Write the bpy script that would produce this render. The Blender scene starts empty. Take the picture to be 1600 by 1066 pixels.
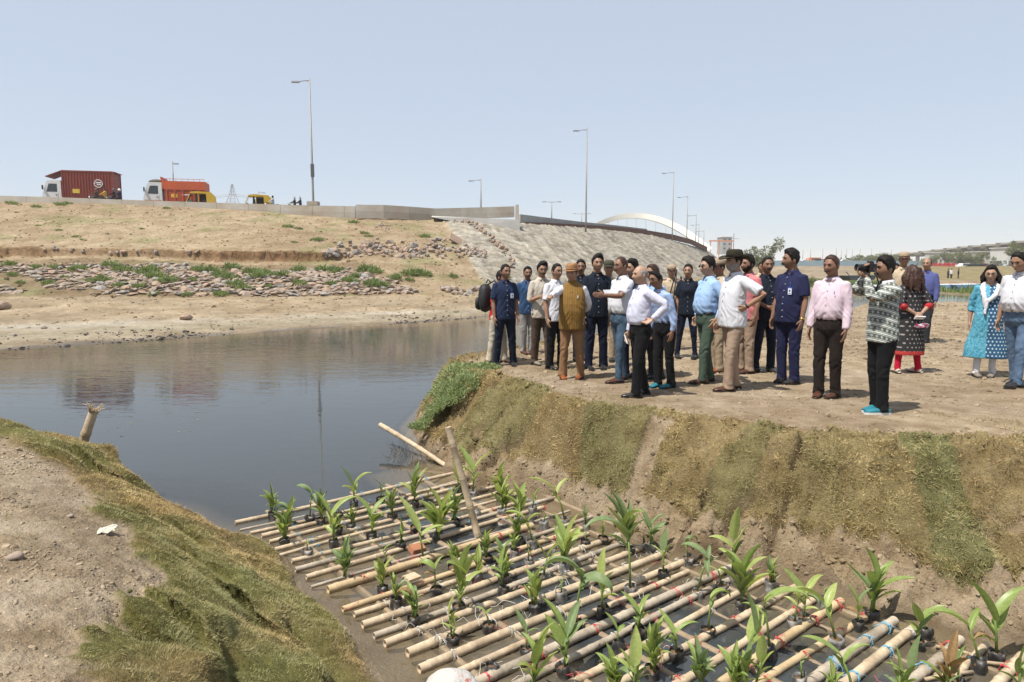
import bpy, bmesh, math, random
import numpy as np
from mathutils import Vector, Matrix
from mathutils.bvhtree import BVHTree
random.seed(7)
rng = np.random.default_rng(7)
S = bpy.context.scene
C = S.collection
R = math.radians
DEBUG = False

# ---------------------------------------------------------------- camera, light, exposure
F = 1067.0                      # focal length in photo pixels (24 mm on 36 mm, 1600 px wide)
PITCH = math.atan(118.0 / F)
CZ = 2.53                       # eye height above the water
cam_d = bpy.data.cameras.new('camera')
cam = bpy.data.objects.new('camera', cam_d)
C.objects.link(cam)
cam_d.sensor_width = 36.0
cam_d.lens = 24.0
cam_d.clip_start = 0.05
cam_d.clip_end = 6000
cam.location = (0, 0, CZ)
cam.rotation_euler = (math.pi / 2 - PITCH, 0, 0)
S.camera = cam

SUN_EL = 63.0
SUN_FROM = Vector((-0.80, -0.60, 0)).normalized()       # horizontal direction towards the sun
w = bpy.data.worlds.new('World')
S.world = w
w.use_nodes = True
nt = w.node_tree
bg = nt.nodes['Background']
sky = nt.nodes.new('ShaderNodeTexSky')
sky.sky_type = 'NISHITA'
sky.sun_disc = False
sky.sun_elevation = R(SUN_EL)
sky.sun_rotation = math.atan2(SUN_FROM.x, SUN_FROM.y)
sky.altitude = 0
sky.air_density = 1.0
sky.dust_density = 0.5
sky.ozone_density = 2.0
# a dusty summer sky: the clear-sky blue veiled evenly by pale dust
veil = nt.nodes.new('ShaderNodeMix')
veil.data_type = 'RGBA'
veil.inputs[0].default_value = 0.78
veil.inputs[7].default_value = (3.22, 3.55, 4.12, 1)
nt.links.new(sky.outputs[0], veil.inputs[6])
nt.links.new(veil.outputs[2], bg.inputs[0])
bg.inputs[1].default_value = 0.10
sun_d = bpy.data.lights.new('sun', 'SUN')
sun_d.energy = 3.4
sun_d.angle = R(0.53)
sun_d.color = (1.0, 0.95, 0.87)
sun = bpy.data.objects.new('sun', sun_d)
C.objects.link(sun)
dirv = SUN_FROM * math.cos(R(SUN_EL)) + Vector((0, 0, math.sin(R(SUN_EL))))
sun.rotation_euler = dirv.to_track_quat('Z', 'Y').to_euler()
sun.location = (0, 0, 60)
S.view_settings.view_transform = 'Standard'
S.view_settings.look = 'None'
S.view_settings.exposure = 0.9
S.view_settings.gamma = 1.0
S.render.engine = 'CYCLES'
S.cycles.volume_bounces = 2
S.cycles.max_bounces = 8
S.cycles.transparent_max_bounces = 12
S.cycles.caustics_reflective = False
S.cycles.caustics_refractive = False

cp, sp = math.cos(PITCH), math.sin(PITCH)


def ray(px, py):
    a = (px - 800) / F
    b = (533 - py) / F
    return np.array([a, cp + b * sp, -sp + b * cp])


def at(px, py, z=0.0):
    """point of the photograph where the ray meets height z"""
    d = ray(px, py)
    t = (z - CZ) / d[2]
    return np.array([0, 0, CZ]) + d * t


def atY(px, py, Y):
    d = ray(px, py)
    return np.array([0, 0, CZ]) + d * (Y / d[1])


# ---------------------------------------------------------------- noise
def _hash(ix, iy, iz, seed):
    h = (ix.astype(np.int64) * 374761393 + iy.astype(np.int64) * 668265263 + iz.astype(np.int64) * 2147483647 + seed * 974634777) & 0xFFFFFFFF
    h = ((h ^ (h >> 13)) * 1274126177) & 0xFFFFFFFF
    h = h ^ (h >> 16)
    return (h & 0xFFFFFF) / float(0x7FFFFF) - 1.0


def vnoise(p, seed=0):
    p = np.asarray(p, float)
    if p.shape[1] == 2:
        p = np.c_[p, np.zeros(len(p))]
    i = np.floor(p)
    f = p - i
    i = i.astype(np.int64)
    f = f * f * (3 - 2 * f)
    out = 0
    for dx in (0, 1):
        wx = f[:, 0] if dx else 1 - f[:, 0]
        for dy in (0, 1):
            wy = f[:, 1] if dy else 1 - f[:, 1]
            for dz in (0, 1):
                wz = f[:, 2] if dz else 1 - f[:, 2]
                out = out + wx * wy * wz * _hash(i[:, 0] + dx, i[:, 1] + dy, i[:, 2] + dz, seed)
    return out


def fbm(p, octv=4, seed=0, gain=0.5):
    p = np.asarray(p, float)
    a, s, o = 1.0, 0.0, 0.0
    for k in range(octv):
        o = o + a * vnoise(p * (2.03 ** k) + k * 17.3, seed + k)
        s += a
        a *= gain
    return o / s


def sstep(a, b, x):
    t = np.clip((x - a) / (b - a), 0, 1)
    return t * t * (3 - 2 * t)


def poly_dist(P, L, closed=False):
    """distance and arc length of the nearest point of polyline L to every row of P"""
    L = np.asarray(L, float)
    if closed:
        L = np.vstack([L, L[:1]])
    best = np.full(len(P), 1e9)
    arc = np.zeros(len(P))
    acc = 0.0
    for a, b in zip(L[:-1], L[1:]):
        v = b - a
        ln = np.hypot(*v)
        t = np.clip(((P - a) @ v) / (ln * ln), 0, 1)
        d = np.hypot(*(P - (a + t[:, None] * v)).T)
        m = d < best
        best[m] = d[m]
        arc[m] = acc + t[m] * ln
        acc += ln
    return best, arc


def inside(P, L):
    L = np.asarray(L, float)
    r = np.zeros(len(P), bool)
    j = len(L) - 1
    for i in range(len(L)):
        a, b = L[i], L[j]
        c = ((a[1] > P[:, 1]) != (b[1] > P[:, 1]))
        with np.errstate(divide='ignore', invalid='ignore'):
            x = (b[0] - a[0]) * (P[:, 1] - a[1]) / (b[1] - a[1] + 1e-12) + a[0]
        r ^= c & (P[:, 0] < x)
        j = i
    return r


# ---------------------------------------------------------------- mesh and object helpers
def fast_mesh(name, V, Fc, smooth=True, col=None, attrs=None):
    V = np.asarray(V, np.float32)
    Fc = np.asarray(Fc, np.int32)
    me = bpy.data.meshes.new(name)
    n, k = Fc.shape
    me.vertices.add(len(V))
    me.vertices.foreach_set('co', V.ravel())
    me.loops.add(n * k)
    me.loops.foreach_set('vertex_index', Fc.ravel())
    me.polygons.add(n)
    me.polygons.foreach_set('loop_start', np.arange(0, n * k, k, dtype=np.int32))
    me.polygons.foreach_set('use_smooth', np.full(n, smooth, bool))
    me.update(calc_edges=True)
    if col is not None:
        a = me.color_attributes.new('col', 'FLOAT_COLOR', 'POINT')
        c4 = np.ones((len(V), 4), np.float32)
        c4[:, :3] = col
        a.data.foreach_set('color', c4.ravel())
    for nm, v in (attrs or {}).items():
        a = me.attributes.new(nm, 'FLOAT', 'POINT')
        a.data.foreach_set('value', np.asarray(v, np.float32))
    return me


def link(name, me, m=None, parent=None, loc=None, rot=None, kind=None, scale=None):
    o = bpy.data.objects.new(name, me)
    C.objects.link(o)
    if m is not None and me is not None and len(me.materials) == 0:
        me.materials.append(m)
    if parent is not None:
        o.parent = parent
    if loc is not None:
        o.location = loc
    if rot is not None:
        o.rotation_euler = rot
    if scale is not None:
        o.scale = scale
    if kind:
        o['kind'] = kind
    return o


def tag(o, label, cat, group=None):
    o['label'] = label
    o['category'] = cat
    if group:
        o['group'] = group
    return o


def thing(name, label, cat, loc=(0, 0, 0), rotz=0.0, group=None):
    o = bpy.data.objects.new(name, None)
    C.objects.link(o)
    o.location = loc
    o.rotation_euler = (0, 0, rotz)
    o.empty_display_size = 0.2
    return tag(o, label, cat, group)


class MB:
    """collects simple shapes into one mesh"""
    def __init__(self):
        self.v = []
        self.f = []

    def add(self, V, Fs):
        b = len(self.v)
        self.v.extend([tuple(float(c) for c in p) for p in V])
        self.f.extend([tuple(i + b for i in f) for f in Fs])
        return self

    def box(self, c, s, rz=0.0, taper=1.0):
        hx, hy, hz = s[0] / 2, s[1] / 2, s[2] / 2
        V = []
        for z in (-1, 1):
            k = taper if z > 0 else 1
            for x, y in ((-1, -1), (1, -1), (1, 1), (-1, 1)):
                X, Y = x * hx * k, y * hy * k
                V.append((c[0] + X * math.cos(rz) - Y * math.sin(rz), c[1] + X * math.sin(rz) + Y * math.cos(rz), c[2] + z * hz))
        return self.add(V, [(0, 3, 2, 1), (4, 5, 6, 7), (0, 1, 5, 4), (1, 2, 6, 5), (2, 3, 7, 6), (3, 0, 4, 7)])

    def prism(self, prof, y0, y1):
        """profile in x,z extruded along y"""
        n = len(prof)
        V = [(x, y0, z) for x, z in prof] + [(x, y1, z) for x, z in prof]
        Fs = [tuple(range(n)), tuple(range(2 * n - 1, n - 1, -1))]
        for i in range(n):
            j = (i + 1) % n
            Fs.append((j, i, n + i, n + j))
        return self.add(V, Fs)

    def tube(self, pts, r, n=8, cap=True, ell=None):
        V, Fs = tube_np(pts, r, n, cap, ell)
        return self.add(V, Fs)

    def lathe(self, prof, n=16, c=(0, 0, 0), ex=1.0, ey=1.0):
        """prof: (radius, z) rows"""
        V = []
        for r, z in prof:
            for k in range(n):
                a = 2 * math.pi * k / n
                V.append((c[0] + r * ex * math.cos(a), c[1] + r * ey * math.sin(a), c[2] + z))
        Fs = []
        for i in range(len(prof) - 1):
            for k in range(n):
                k2 = (k + 1) % n
                Fs.append((i * n + k, i * n + k2, (i + 1) * n + k2, (i + 1) * n + k))
        Fs.append(tuple(range(n - 1, -1, -1)))
        Fs.append(tuple((len(prof) - 1) * n + k for k in range(n)))
        return self.add(V, Fs)

    def mesh(self, name, smooth=False):
        me = bpy.data.meshes.new(name)
        me.from_pydata(self.v, [], self.f)
        if smooth:
            me.polygons.foreach_set('use_smooth', np.ones(len(me.polygons), bool))
        me.update()
        return me

    def build(self, name, m, parent=None, smooth=False, **k):
        return link(name, self.mesh(name, smooth), m, parent, **k)


def tube_np(pts, r, n=8, cap=True, ell=None, up=None):
    P = [Vector([float(c) for c in p]) for p in pts]
    m = len(P)
    if not hasattr(r, '__len__'):
        r = [r] * m
    V, Fs = [], []
    T = []
    for i in range(m):
        a = P[max(i - 1, 0)]
        b = P[min(i + 1, m - 1)]
        d = (b - a)
        T.append(d.normalized() if d.length > 1e-9 else Vector((0, 0, 1)))
    ref = Vector(up) if up is not None else (Vector((0, 0, 1)) if abs(T[0].z) < 0.9 else Vector((1, 0, 0)))
    for i in range(m):
        t = T[i]
        u = (ref - t * ref.dot(t)).normalized()
        w_ = t.cross(u)
        ref = u
        ra = r[i]
        if hasattr(ra, '__len__'):
            ru, rw = ra
        else:
            ru = rw = ra
        if ell:
            ru, rw = ru * ell[0], rw * ell[1]
        for k in range(n):
            a = 2 * math.pi * k / n
            V.append(P[i] + u * (ru * math.cos(a)) + w_ * (rw * math.sin(a)))
    for i in range(m - 1):
        for k in range(n):
            k2 = (k + 1) % n
            Fs.append((i * n + k, i * n + k2, (i + 1) * n + k2, (i + 1) * n + k))
    if cap:
        Fs.append(tuple(range(n - 1, -1, -1)))
        Fs.append(tuple((m - 1) * n + k for k in range(n)))
    return V, Fs


# ---------------------------------------------------------------- materials
def nodes(name):
    m = bpy.data.materials.new(name)
    m.use_nodes = True
    t = m.node_tree
    return m, t, t.nodes['Principled BSDF'], t.nodes['Material Output']


def N(t, typ, **k):
    n = t.nodes.new(typ)
    for a, b in k.items():
        setattr(n, a, b)
    return n


def mixc(t, fac, a, b, mode='MIX'):
    n = N(t, 'ShaderNodeMix', data_type='RGBA', blend_type=mode)
    for sock, v in ((n.inputs[0], fac), (n.inputs[6], a), (n.inputs[7], b)):
        if isinstance(v, bpy.types.NodeSocket):
            t.links.new(v, sock)
        elif hasattr(v, '__len__'):
            sock.default_value = (*v[:3], 1)
        else:
            sock.default_value = v
    return n.outputs[2]


def math_(t, op, a, b=None, clamp=False):
    n = N(t, 'ShaderNodeMath', operation=op, use_clamp=clamp)
    for i, v in enumerate((a, b)):
        if v is None:
            continue
        if isinstance(v, bpy.types.NodeSocket):
            t.links.new(v, n.inputs[i])
        else:
            n.inputs[i].default_value = v
    return n.outputs[0]


def noise_tex(t, co, scale, detail=4, rough=0.6, dist=0.0):
    n = N(t, 'ShaderNodeTexNoise')
    n.inputs['Scale'].default_value = scale
    n.inputs['Detail'].default_value = detail
    n.inputs['Roughness'].default_value = rough
    n.inputs['Distortion'].default_value = dist
    t.links.new(co, n.inputs['Vector'])
    return n.outputs[0]


def ramp(t, v, a, b):
    n = N(t, 'ShaderNodeMapRange')
    n.inputs[1].default_value = a
    n.inputs[2].default_value = b
    t.links.new(v, n.inputs[0])
    return n.outputs[0]


def mat(name, c1=None, c2=None, scale=6.0, rough=0.7, spec=0.3, bump=0.0, bscale=40.0, bdist=0.01, attr=None, metal=0.0, lo=0.35, hi=0.65, fine=0.0, fscale=120.0, coord='Object', sheen=0.0):
    m, t, b, o = nodes(name)
    tc = N(t, 'ShaderNodeTexCoord')
    co = tc.outputs[coord]
    if attr:
        an = N(t, 'ShaderNodeAttribute', attribute_name=attr)
        base = an.outputs['Color']
        if c2 is not None:
            f = ramp(t, noise_tex(t, co, scale), lo, hi)
            base = mixc(t, f, base, mixc(t, 1.0, base, c2, 'MULTIPLY'))
    elif c2 is not None:
        f = ramp(t, noise_tex(t, co, scale), lo, hi)
        base = mixc(t, f, c1, c2)
    else:
        base = None
    if fine > 0:
        f = ramp(t, noise_tex(t, co, fscale, 3, 0.7), 0.25, 0.75)
        g = N(t, 'ShaderNodeMapRange')
        t.links.new(f, g.inputs[0])
        g.inputs[3].default_value = 1 - fine
        g.inputs[4].default_value = 1 + fine
        cmb = N(t, 'ShaderNodeCombineColor')
        for i in range(3):
            t.links.new(g.outputs[0], cmb.inputs[i])
        base = mixc(t, 1.0, base if base is not None else c1, cmb.outputs[0], 'MULTIPLY')
    if base is not None:
        t.links.new(base, b.inputs['Base Color'])
    else:
        b.inputs['Base Color'].default_value = (*c1, 1)
    b.inputs['Roughness'].default_value = rough
    b.inputs['Specular IOR Level'].default_value = spec
    b.inputs['Metallic'].default_value = metal
    if sheen:
        b.inputs['Sheen Weight'].default_value = sheen
    if bump > 0:
        bn = N(t, 'ShaderNodeBump')
        bn.inputs['Strength'].default_value = bump
        bn.inputs['Distance'].default_value = bdist
        t.links.new(noise_tex(t, co, bscale, 5, 0.65), bn.inputs['Height'])
        t.links.new(bn.outputs[0], b.inputs['Normal'])
    return m


def leaf_mat(name, c1, c2, scale=8.0, trans=0.35, rough=0.45, attr=None):
    m, t, b, o = nodes(name)
    tc = N(t, 'ShaderNodeTexCoord')
    if attr:
        an = N(t, 'ShaderNodeAttribute', attribute_name=attr)
        base = an.outputs['Color']
    else:
        base = mixc(t, ramp(t, noise_tex(t, tc.outputs['Object'], scale, 3), 0.3, 0.7), c1, c2)
    t.links.new(base, b.inputs['Base Color'])
    b.inputs['Roughness'].default_value = rough
    b.inputs['Specular IOR Level'].default_value = 0.35
    tr = N(t, 'ShaderNodeBsdfTranslucent')
    t.links.new(mixc(t, 1.0, base, (1.0, 1.0, 0.55), 'MULTIPLY'), tr.inputs[0])
    mx = N(t, 'ShaderNodeMixShader')
    mx.inputs[0].default_value = trans
    t.links.new(b.outputs[0], mx.inputs[1])
    t.links.new(tr.outputs[0], mx.inputs[2])
    t.links.new(mx.outputs[0], o.inputs[0])
    return m


def grid_axis(segs):
    """segs: (start, end, step) rows -> one increasing coordinate list"""
    out = []
    for a, b, s in segs:
        n = max(1, int(round((b - a) / s)))
        out.extend(np.linspace(a, b, n, endpoint=False))
    out.append(segs[-1][1])
    return np.array(out)


def grid_faces(nx, ny):
    i = np.arange(nx * ny).reshape(ny, nx)
    return np.stack([i[:-1, :-1].ravel(), i[:-1, 1:].ravel(), i[1:, 1:].ravel(), i[1:, :-1].ravel()], 1)


def bvh_of(me, mw=None):
    V = np.empty(len(me.vertices) * 3, np.float32)
    me.vertices.foreach_get('co', V)
    k = len(me.polygons[0].vertices)
    L = np.empty(len(me.loops), np.int32)
    me.loops.foreach_get('vertex_index', L)
    return BVHTree.FromPolygons([tuple(v) for v in V.reshape(-1, 3)], [tuple(f) for f in L.reshape(-1, k)])


def hit(bvh, px, py):
    d = Vector(ray(px, py)).normalized()
    p, n, i, dist = bvh.ray_cast(Vector((0, 0, CZ)), d)
    return p


def drop(bvh, x, y, z=60.0):
    p, n, i, dist = bvh.ray_cast(Vector((x, y, z)), Vector((0, 0, -1)))
    return p.z if p is not None else 0.0


def ico(sub=1):
    bm = bmesh.new()
    bmesh.ops.create_icosphere(bm, subdivisions=sub, radius=1.0)
    V = np.array([v.co[:] for v in bm.verts])
    Fc = np.array([[v.index for v in f.verts] for f in bm.faces])
    bm.free()
    return V, Fc


ICO1, ICO1F = ico(1)
ICO2, ICO2F = ico(2)


def rock_variant(k, flat=0.6, sub=2):
    """an angular stone: the sphere cut by a few random planes"""
    V = (ICO2 if sub == 2 else ICO1).copy()
    r = np.random.default_rng(100 + k)
    for _ in range(9):
        n = r.normal(size=3)
        n /= np.linalg.norm(n)
        d = r.uniform(0.5, 0.85)
        ex = np.maximum(V @ n - d, 0)
        V -= ex[:, None] * n
    V *= np.array([1, r.uniform(0.65, 0.95), flat * r.uniform(0.8, 1.2)])
    V += 0.05 * np.stack([vnoise(V * 3 + 10 * j, k) for j in range(3)], 1)
    return V


def scatter_rocks(name, pts, sizes, m, cols=None, flat=0.6, kind='stuff', parent=None, tilt=0.4, nvar=6):
    """many small stones or clods joined in one mesh"""
    base = [rock_variant(50 + k, flat, 1) for k in range(nvar)]
    n = len(pts)
    nv = len(ICO1)
    V = np.empty((n, nv, 3))
    ang = rng.uniform(0, 2 * math.pi, n)
    tx = rng.normal(0, tilt, n)
    which = rng.integers(0, nvar, n)
    ca, sa = np.cos(ang), np.sin(ang)
    ct, st = np.cos(tx), np.sin(tx)
    for k in range(nvar):
        s = which == k
        B = base[k][None] * np.asarray(sizes)[s][:, None, None]
        y = B[:, :, 1] * ct[s][:, None] - B[:, :, 2] * st[s][:, None]
        z = B[:, :, 1] * st[s][:, None] + B[:, :, 2] * ct[s][:, None]
        x = B[:, :, 0]
        V[s, :, 0] = x * ca[s][:, None] - y * sa[s][:, None]
        V[s, :, 1] = x * sa[s][:, None] + y * ca[s][:, None]
        V[s, :, 2] = z
    V += np.asarray(pts)[:, None, :]
    Fc = (ICO1F[None] + (np.arange(n) * nv)[:, None, None]).reshape(-1, 3)
    col = None
    if cols is not None:
        col = np.repeat(np.asarray(cols), nv, 0)
    me = fast_mesh(name, V.reshape(-1, 3), Fc, False, col)
    return link(name, me, m, parent, kind=kind)


def blades(name, P, D, L, W, col, m, bend=0.5, kind='stuff', segs=1, parent=None):
    """grass: P roots, D unit directions, L lengths, W widths; one or two triangles each"""
    n = len(P)
    side = np.cross(D, rng.normal(size=(n, 3)))
    side /= np.linalg.norm(side, axis=1)[:, None] + 1e-9
    down = np.zeros((n, 3))
    down[:, 2] = -1
    tip = P + D * L[:, None] + down * (bend * L * rng.uniform(0.1, 0.6, n))[:, None]
    if segs == 1:
        V = np.stack([P - side * W[:, None] / 2, P + side * W[:, None] / 2, tip], 1)
        Fc = np.arange(n * 3).reshape(n, 3)
        me = fast_mesh(name, V.reshape(-1, 3), Fc, True, np.repeat(col, 3, 0))
    else:
        mid = P + D * (L * 0.55)[:, None]
        V = np.stack([P - side * W[:, None] / 2, P + side * W[:, None] / 2, mid - side * W[:, None] * 0.4, mid + side * W[:, None] * 0.4, tip], 1)
        b = (np.arange(n) * 5)[:, None]
        Fc = np.concatenate([b + [0, 1, 3], b + [0, 3, 2], b + [2, 3, 4]], 0)
        me = fast_mesh(name, V.reshape(-1, 3), Fc, True, np.repeat(col, 5, 0))
    return link(name, me, m, parent, kind=kind)


_ONE = ['first', 'second', 'third', 'fourth', 'fifth', 'sixth', 'seventh', 'eighth', 'ninth', 'tenth', 'eleventh', 'twelfth', 'thirteenth', 'fourteenth', 'fifteenth', 'sixteenth', 'seventeenth', 'eighteenth', 'nineteenth']
_TEN = ['', '', 'twent', 'thirt', 'fort', 'fift', 'sixt', 'sevent', 'eight', 'ninet']


def ordinal(i):
    n = i + 1
    if n < 20:
        return _ONE[n - 1]
    return _TEN[n // 10] + ('ieth' if n % 10 == 0 else 'y-' + _ONE[n % 10 - 1])
# ================================================================ the land
M = {}
M['bank'] = mat('bank_earth', attr='col', c2=(0.62, 0.58, 0.52), scale=3.2, rough=0.92, spec=0.12, bump=0.85, bscale=30, bdist=0.035, fine=0.30, fscale=70)
M['far'] = mat('embankment_earth', attr='col', c2=(0.72, 0.68, 0.62), scale=0.7, rough=0.95, spec=0.1, bump=0.9, bscale=3.5, bdist=0.12, fine=0.28, fscale=5.0)
M['mudbed'] = mat('bed_mud', (0.115, 0.09, 0.06), (0.075, 0.065, 0.05), 1.5, rough=0.9)
M['grass'] = leaf_mat('turf_blades', None, None, attr='col', trans=0.25, rough=0.65)
M['clod'] = mat('clods', attr='col', c2=(0.7, 0.68, 0.65), scale=20, rough=0.95, spec=0.1, bump=0.5, bscale=60)
M['stone'] = mat('pitching_stone', (0.36, 0.285, 0.225), (0.24, 0.19, 0.155), 1.3, rough=0.9, spec=0.15, bump=0.5, bscale=14, bdist=0.03)
M['stone_pink'] = mat('pink_stone', (0.36, 0.26, 0.19), (0.29, 0.21, 0.155), 1.1, rough=0.9, spec=0.15, bump=0.5, bscale=14, bdist=0.03)
M['stone_grey'] = mat('grey_stone', (0.33, 0.30, 0.27), (0.22, 0.20, 0.18), 1.3, rough=0.9, spec=0.15, bump=0.5, bscale=14, bdist=0.03)
M['weed'] = leaf_mat('weed_leaves', (0.25, 0.31, 0.13), (0.18, 0.235, 0.095), 3.0, trans=0.4)

GZ = 0.95                                    # height of the flat bank tops above the water
xy = lambda a: np.array([p[:2] for p in a])

# ---- ground: one sheet to the horizon, below the water
gx = 5000
me = fast_mesh('ground', [(-gx, -gx, -1.2), (gx, -gx, -1.2), (gx, gx, -1.2), (-gx, gx, -1.2)], [(0, 1, 2, 3)])
link('ground', me, M['mudbed'], kind='structure')

# ---- the promontory on the right, where the people stand
TOPF = xy([(-0.80, 11.35, GZ), (-1.02, 10.75, GZ), (-0.80, 10.1, GZ), (-0.38, 9.55, GZ), at(800, 604, GZ), at(850, 625, GZ), at(900, 640, GZ), at(1000, 652, GZ), at(1120, 667, GZ), at(1220, 684, GZ), at(1300, 694, GZ), at(1430, 698, GZ), at(1600, 702, GZ), at(1900, 700, GZ), at(2700, 705, GZ)])
TOPB = np.array([[40, 33.0], [23.8, 31.8], [15.5, 29.5], [12.5, 25.0], [8.5, 20.6], [6.3, 18.5], [4.1, 17.4], [1.8, 15.8], [0.6, 13.4], [-0.25, 12.2]])
TOP = np.vstack([TOPF, TOPB])
TOEF = xy([at(641, 668), at(655, 695), at(690, 735), at(735, 760), at(790, 764), at(860, 777), at(930, 806), at(1000, 848), at(1100, 874), at(1200, 890), at(1300, 920), at(1400, 962), at(1500, 992), at(1600, 1013), at(1800, 1045), at(2700, 1120)])
TOEB = np.array([[42, 35.5], [24, 34.0], [14.5, 32.0], [11.0, 26.5], [7.2, 22.3], [5.4, 20.4], [3.5, 19.2], [1.1, 17.6], [-0.5, 15.3], [-1.45, 13.2]])
TOE = np.vstack([TOEF, TOEB])
tl_arc = lambda px, py: poly_dist(at(px, py, GZ)[None, :2], TOPF)[1][0]

bounds = [-1.0]
rs = np.random.default_rng(11)
while bounds[-1] < 26:
    bounds.append(bounds[-1] + rs.choice([0.3, 0.42, 0.55, 0.75]) * rs.uniform(0.8, 1.2))
bounds = np.array(bounds)
nb = len(bounds)
strip_end = rs.uniform(0.13, 0.34, nb)
strip_thick = rs.uniform(0.045, 0.095, nb)
strip_green = np.clip(rs.normal(0.12, 0.12, nb), 0, 0.4)
strip_crack = np.where(rs.uniform(size=nb) < 0.5, rs.uniform(0.8, 1.3, nb), 0.12)
g0, g1 = tl_arc(1395, 689), tl_arc(1490, 691)
b0, b1 = tl_arc(1040, 645), tl_arc(1075, 650)
mid = (bounds[:-1] + bounds[1:]) / 2
gsel = np.where((mid > g0 - 0.05) & (mid < g1 + 0.05))[0]
strip_green[gsel] = 0.95
strip_end[gsel] = 0.26
strip_thick[gsel] = 0.085
tp = tl_arc(790, 596), tl_arc(870, 622)
strip_green[np.where((mid > tp[0]) & (mid < tp[1]))[0]] = 0.55
for a_, b_ in ((tl_arc(930, 644), tl_arc(985, 650)), (tl_arc(1150, 671), tl_arc(1190, 678))):
    strip_green[np.where((mid > a_) & (mid < b_))[0]] = 0.6


def right_bank_height(P):
    d_top = poly_dist(P, TOP, True)[0]
    it = inside(P, TOP)
    d_toe = poly_dist(P, TOE, True)[0]
    ie = inside(P, TOE)
    arc = poly_dist(P, TOPF)[1]
    # lean the strips: cracks run obliquely down the slope
    arc2 = arc + 0.16 * np.where(it, 0, d_top) + 0.11 * fbm(P * 1.3, 3, 5) + 0.035 * fbm(P * 6, 3, 6)
    t = np.where(it, 1.0, np.where(ie, d_toe / (d_toe + d_top + 1e-6), 0.0))
    prof = 0.62 * t ** 1.25 + 0.38 * sstep(0.1, 0.95, t)
    z = GZ * prof
    out = ~ie
    z = np.where(out, -np.minimum((0.16 * d_toe + 0.22 * d_toe ** 2) * (1 + 8 * sstep(8.0, 9.4, P[:, 1])), 0.9), z)
    n1 = fbm(P * 0.55, 4, 1)
    n2 = fbm(P * 3.1, 4, 2)
    n3 = fbm(P * 11.0, 3, 3)
    k = np.searchsorted(bounds, arc2) - 1
    k = np.clip(k, 0, nb - 2)
    te = strip_end[k] + 0.05 * n2
    near = (P[:, 1] < 14.5)
    bare = (arc2 > b0) & (arc2 < b1) & (t > 0.25) & (t < 0.88)
    up = sstep(0.10, 0.30, np.where(it, d_top, 0) + 0.14 * n2 + 0.08 * n1)   # bare earth back from the top edge
    m = sstep(te - 0.012, te + 0.02, t) * (1 - up) * near * (~bare) * (t > 0)
    patch = fbm(P * 2.6 + 31, 4, 9)
    m = m * sstep(-0.50, -0.38, patch + 0.16 * sstep(0.3, 0.7, t))
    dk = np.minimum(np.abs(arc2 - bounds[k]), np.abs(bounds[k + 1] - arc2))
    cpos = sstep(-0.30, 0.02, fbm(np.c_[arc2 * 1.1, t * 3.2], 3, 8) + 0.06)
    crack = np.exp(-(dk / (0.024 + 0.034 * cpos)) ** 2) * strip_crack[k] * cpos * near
    b1_ = 1 - 2 * np.abs(fbm(P * 4.2 + 3, 4, 24))            # billowy lumps
    b2_ = 1 - 2 * np.abs(fbm(P * 9.5 + 7, 3, 25))
    sh_ = fbm(P * 1.9 + 50, 4, 26)                            # slumps: little ledges where the sod has torn
    led = sstep(0.10, 0.13, sh_) - 0.6 * sstep(0.24, 0.27, sh_) + 0.7 * sstep(-0.22, -0.19, sh_)
    slope_rough = sstep(0.02, 0.2, t) * (1 - sstep(0.9, 1.0, t))
    z = z + m * strip_thick[k] * (1 - 0.8 * sstep(0.78, 1.0, t)) - 0.16 * crack * (t > 0.10) * (t < 0.97)
    z = z + slope_rough * (0.040 * n2 + 0.016 * n3 + 0.060 * led * near) + m * (0.020 * n3 + 0.042 * b1_ + 0.018 * b2_)
    bare_m = slope_rough * (1 - m)
    z = z + bare_m * near * (0.050 * b1_ + 0.026 * b2_)
    # clods and little scarps at the foot and on the lip
    foot = sstep(0.01, 0.06, t) * (1 - sstep(0.25, 0.45, t)) * near
    z = z + foot * (0.060 * b1_ + 0.045 * sstep(-0.02, 0.02, fbm(P * 3.0 + 9, 4, 27)) + 0.03 * b2_ - 0.03) * (1 - 0.7 * m)
    lip = it * (1 - sstep(0.2, 0.7, d_top)) * near
    z = z + it * (0.026 * n1 + 0.014 * n2 + 0.009 * n3 + 0.012 * np.maximum(b2_, 0) * (n1 > -0.1)) + lip * (0.060 * np.maximum(fbm(P * 5.0, 3, 23) - 0.02, 0) + 0.015 * b2_)
    # trodden, lumpy ground further back
    z = z - it * 0.22 * sstep(15, 28, P[:, 1])
    back = it * sstep(20, 26, P[:, 1]) * sstep(0.55, 0.62, P[:, 0] / np.maximum(P[:, 1], 1))
    z = z + back * (0.22 * np.maximum(fbm(P * 0.35, 3, 31) - 0.05, 0) + 0.10 * np.maximum(fbm(P * 1.4, 3, 32), 0))
    return z, dict(t=t, m=m, it=it, d_top=d_top, d_toe=d_toe, ie=ie, k=k, n1=n1, n2=n2, n3=n3, crack=crack, foot=foot, back=back, arc=arc2)


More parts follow.
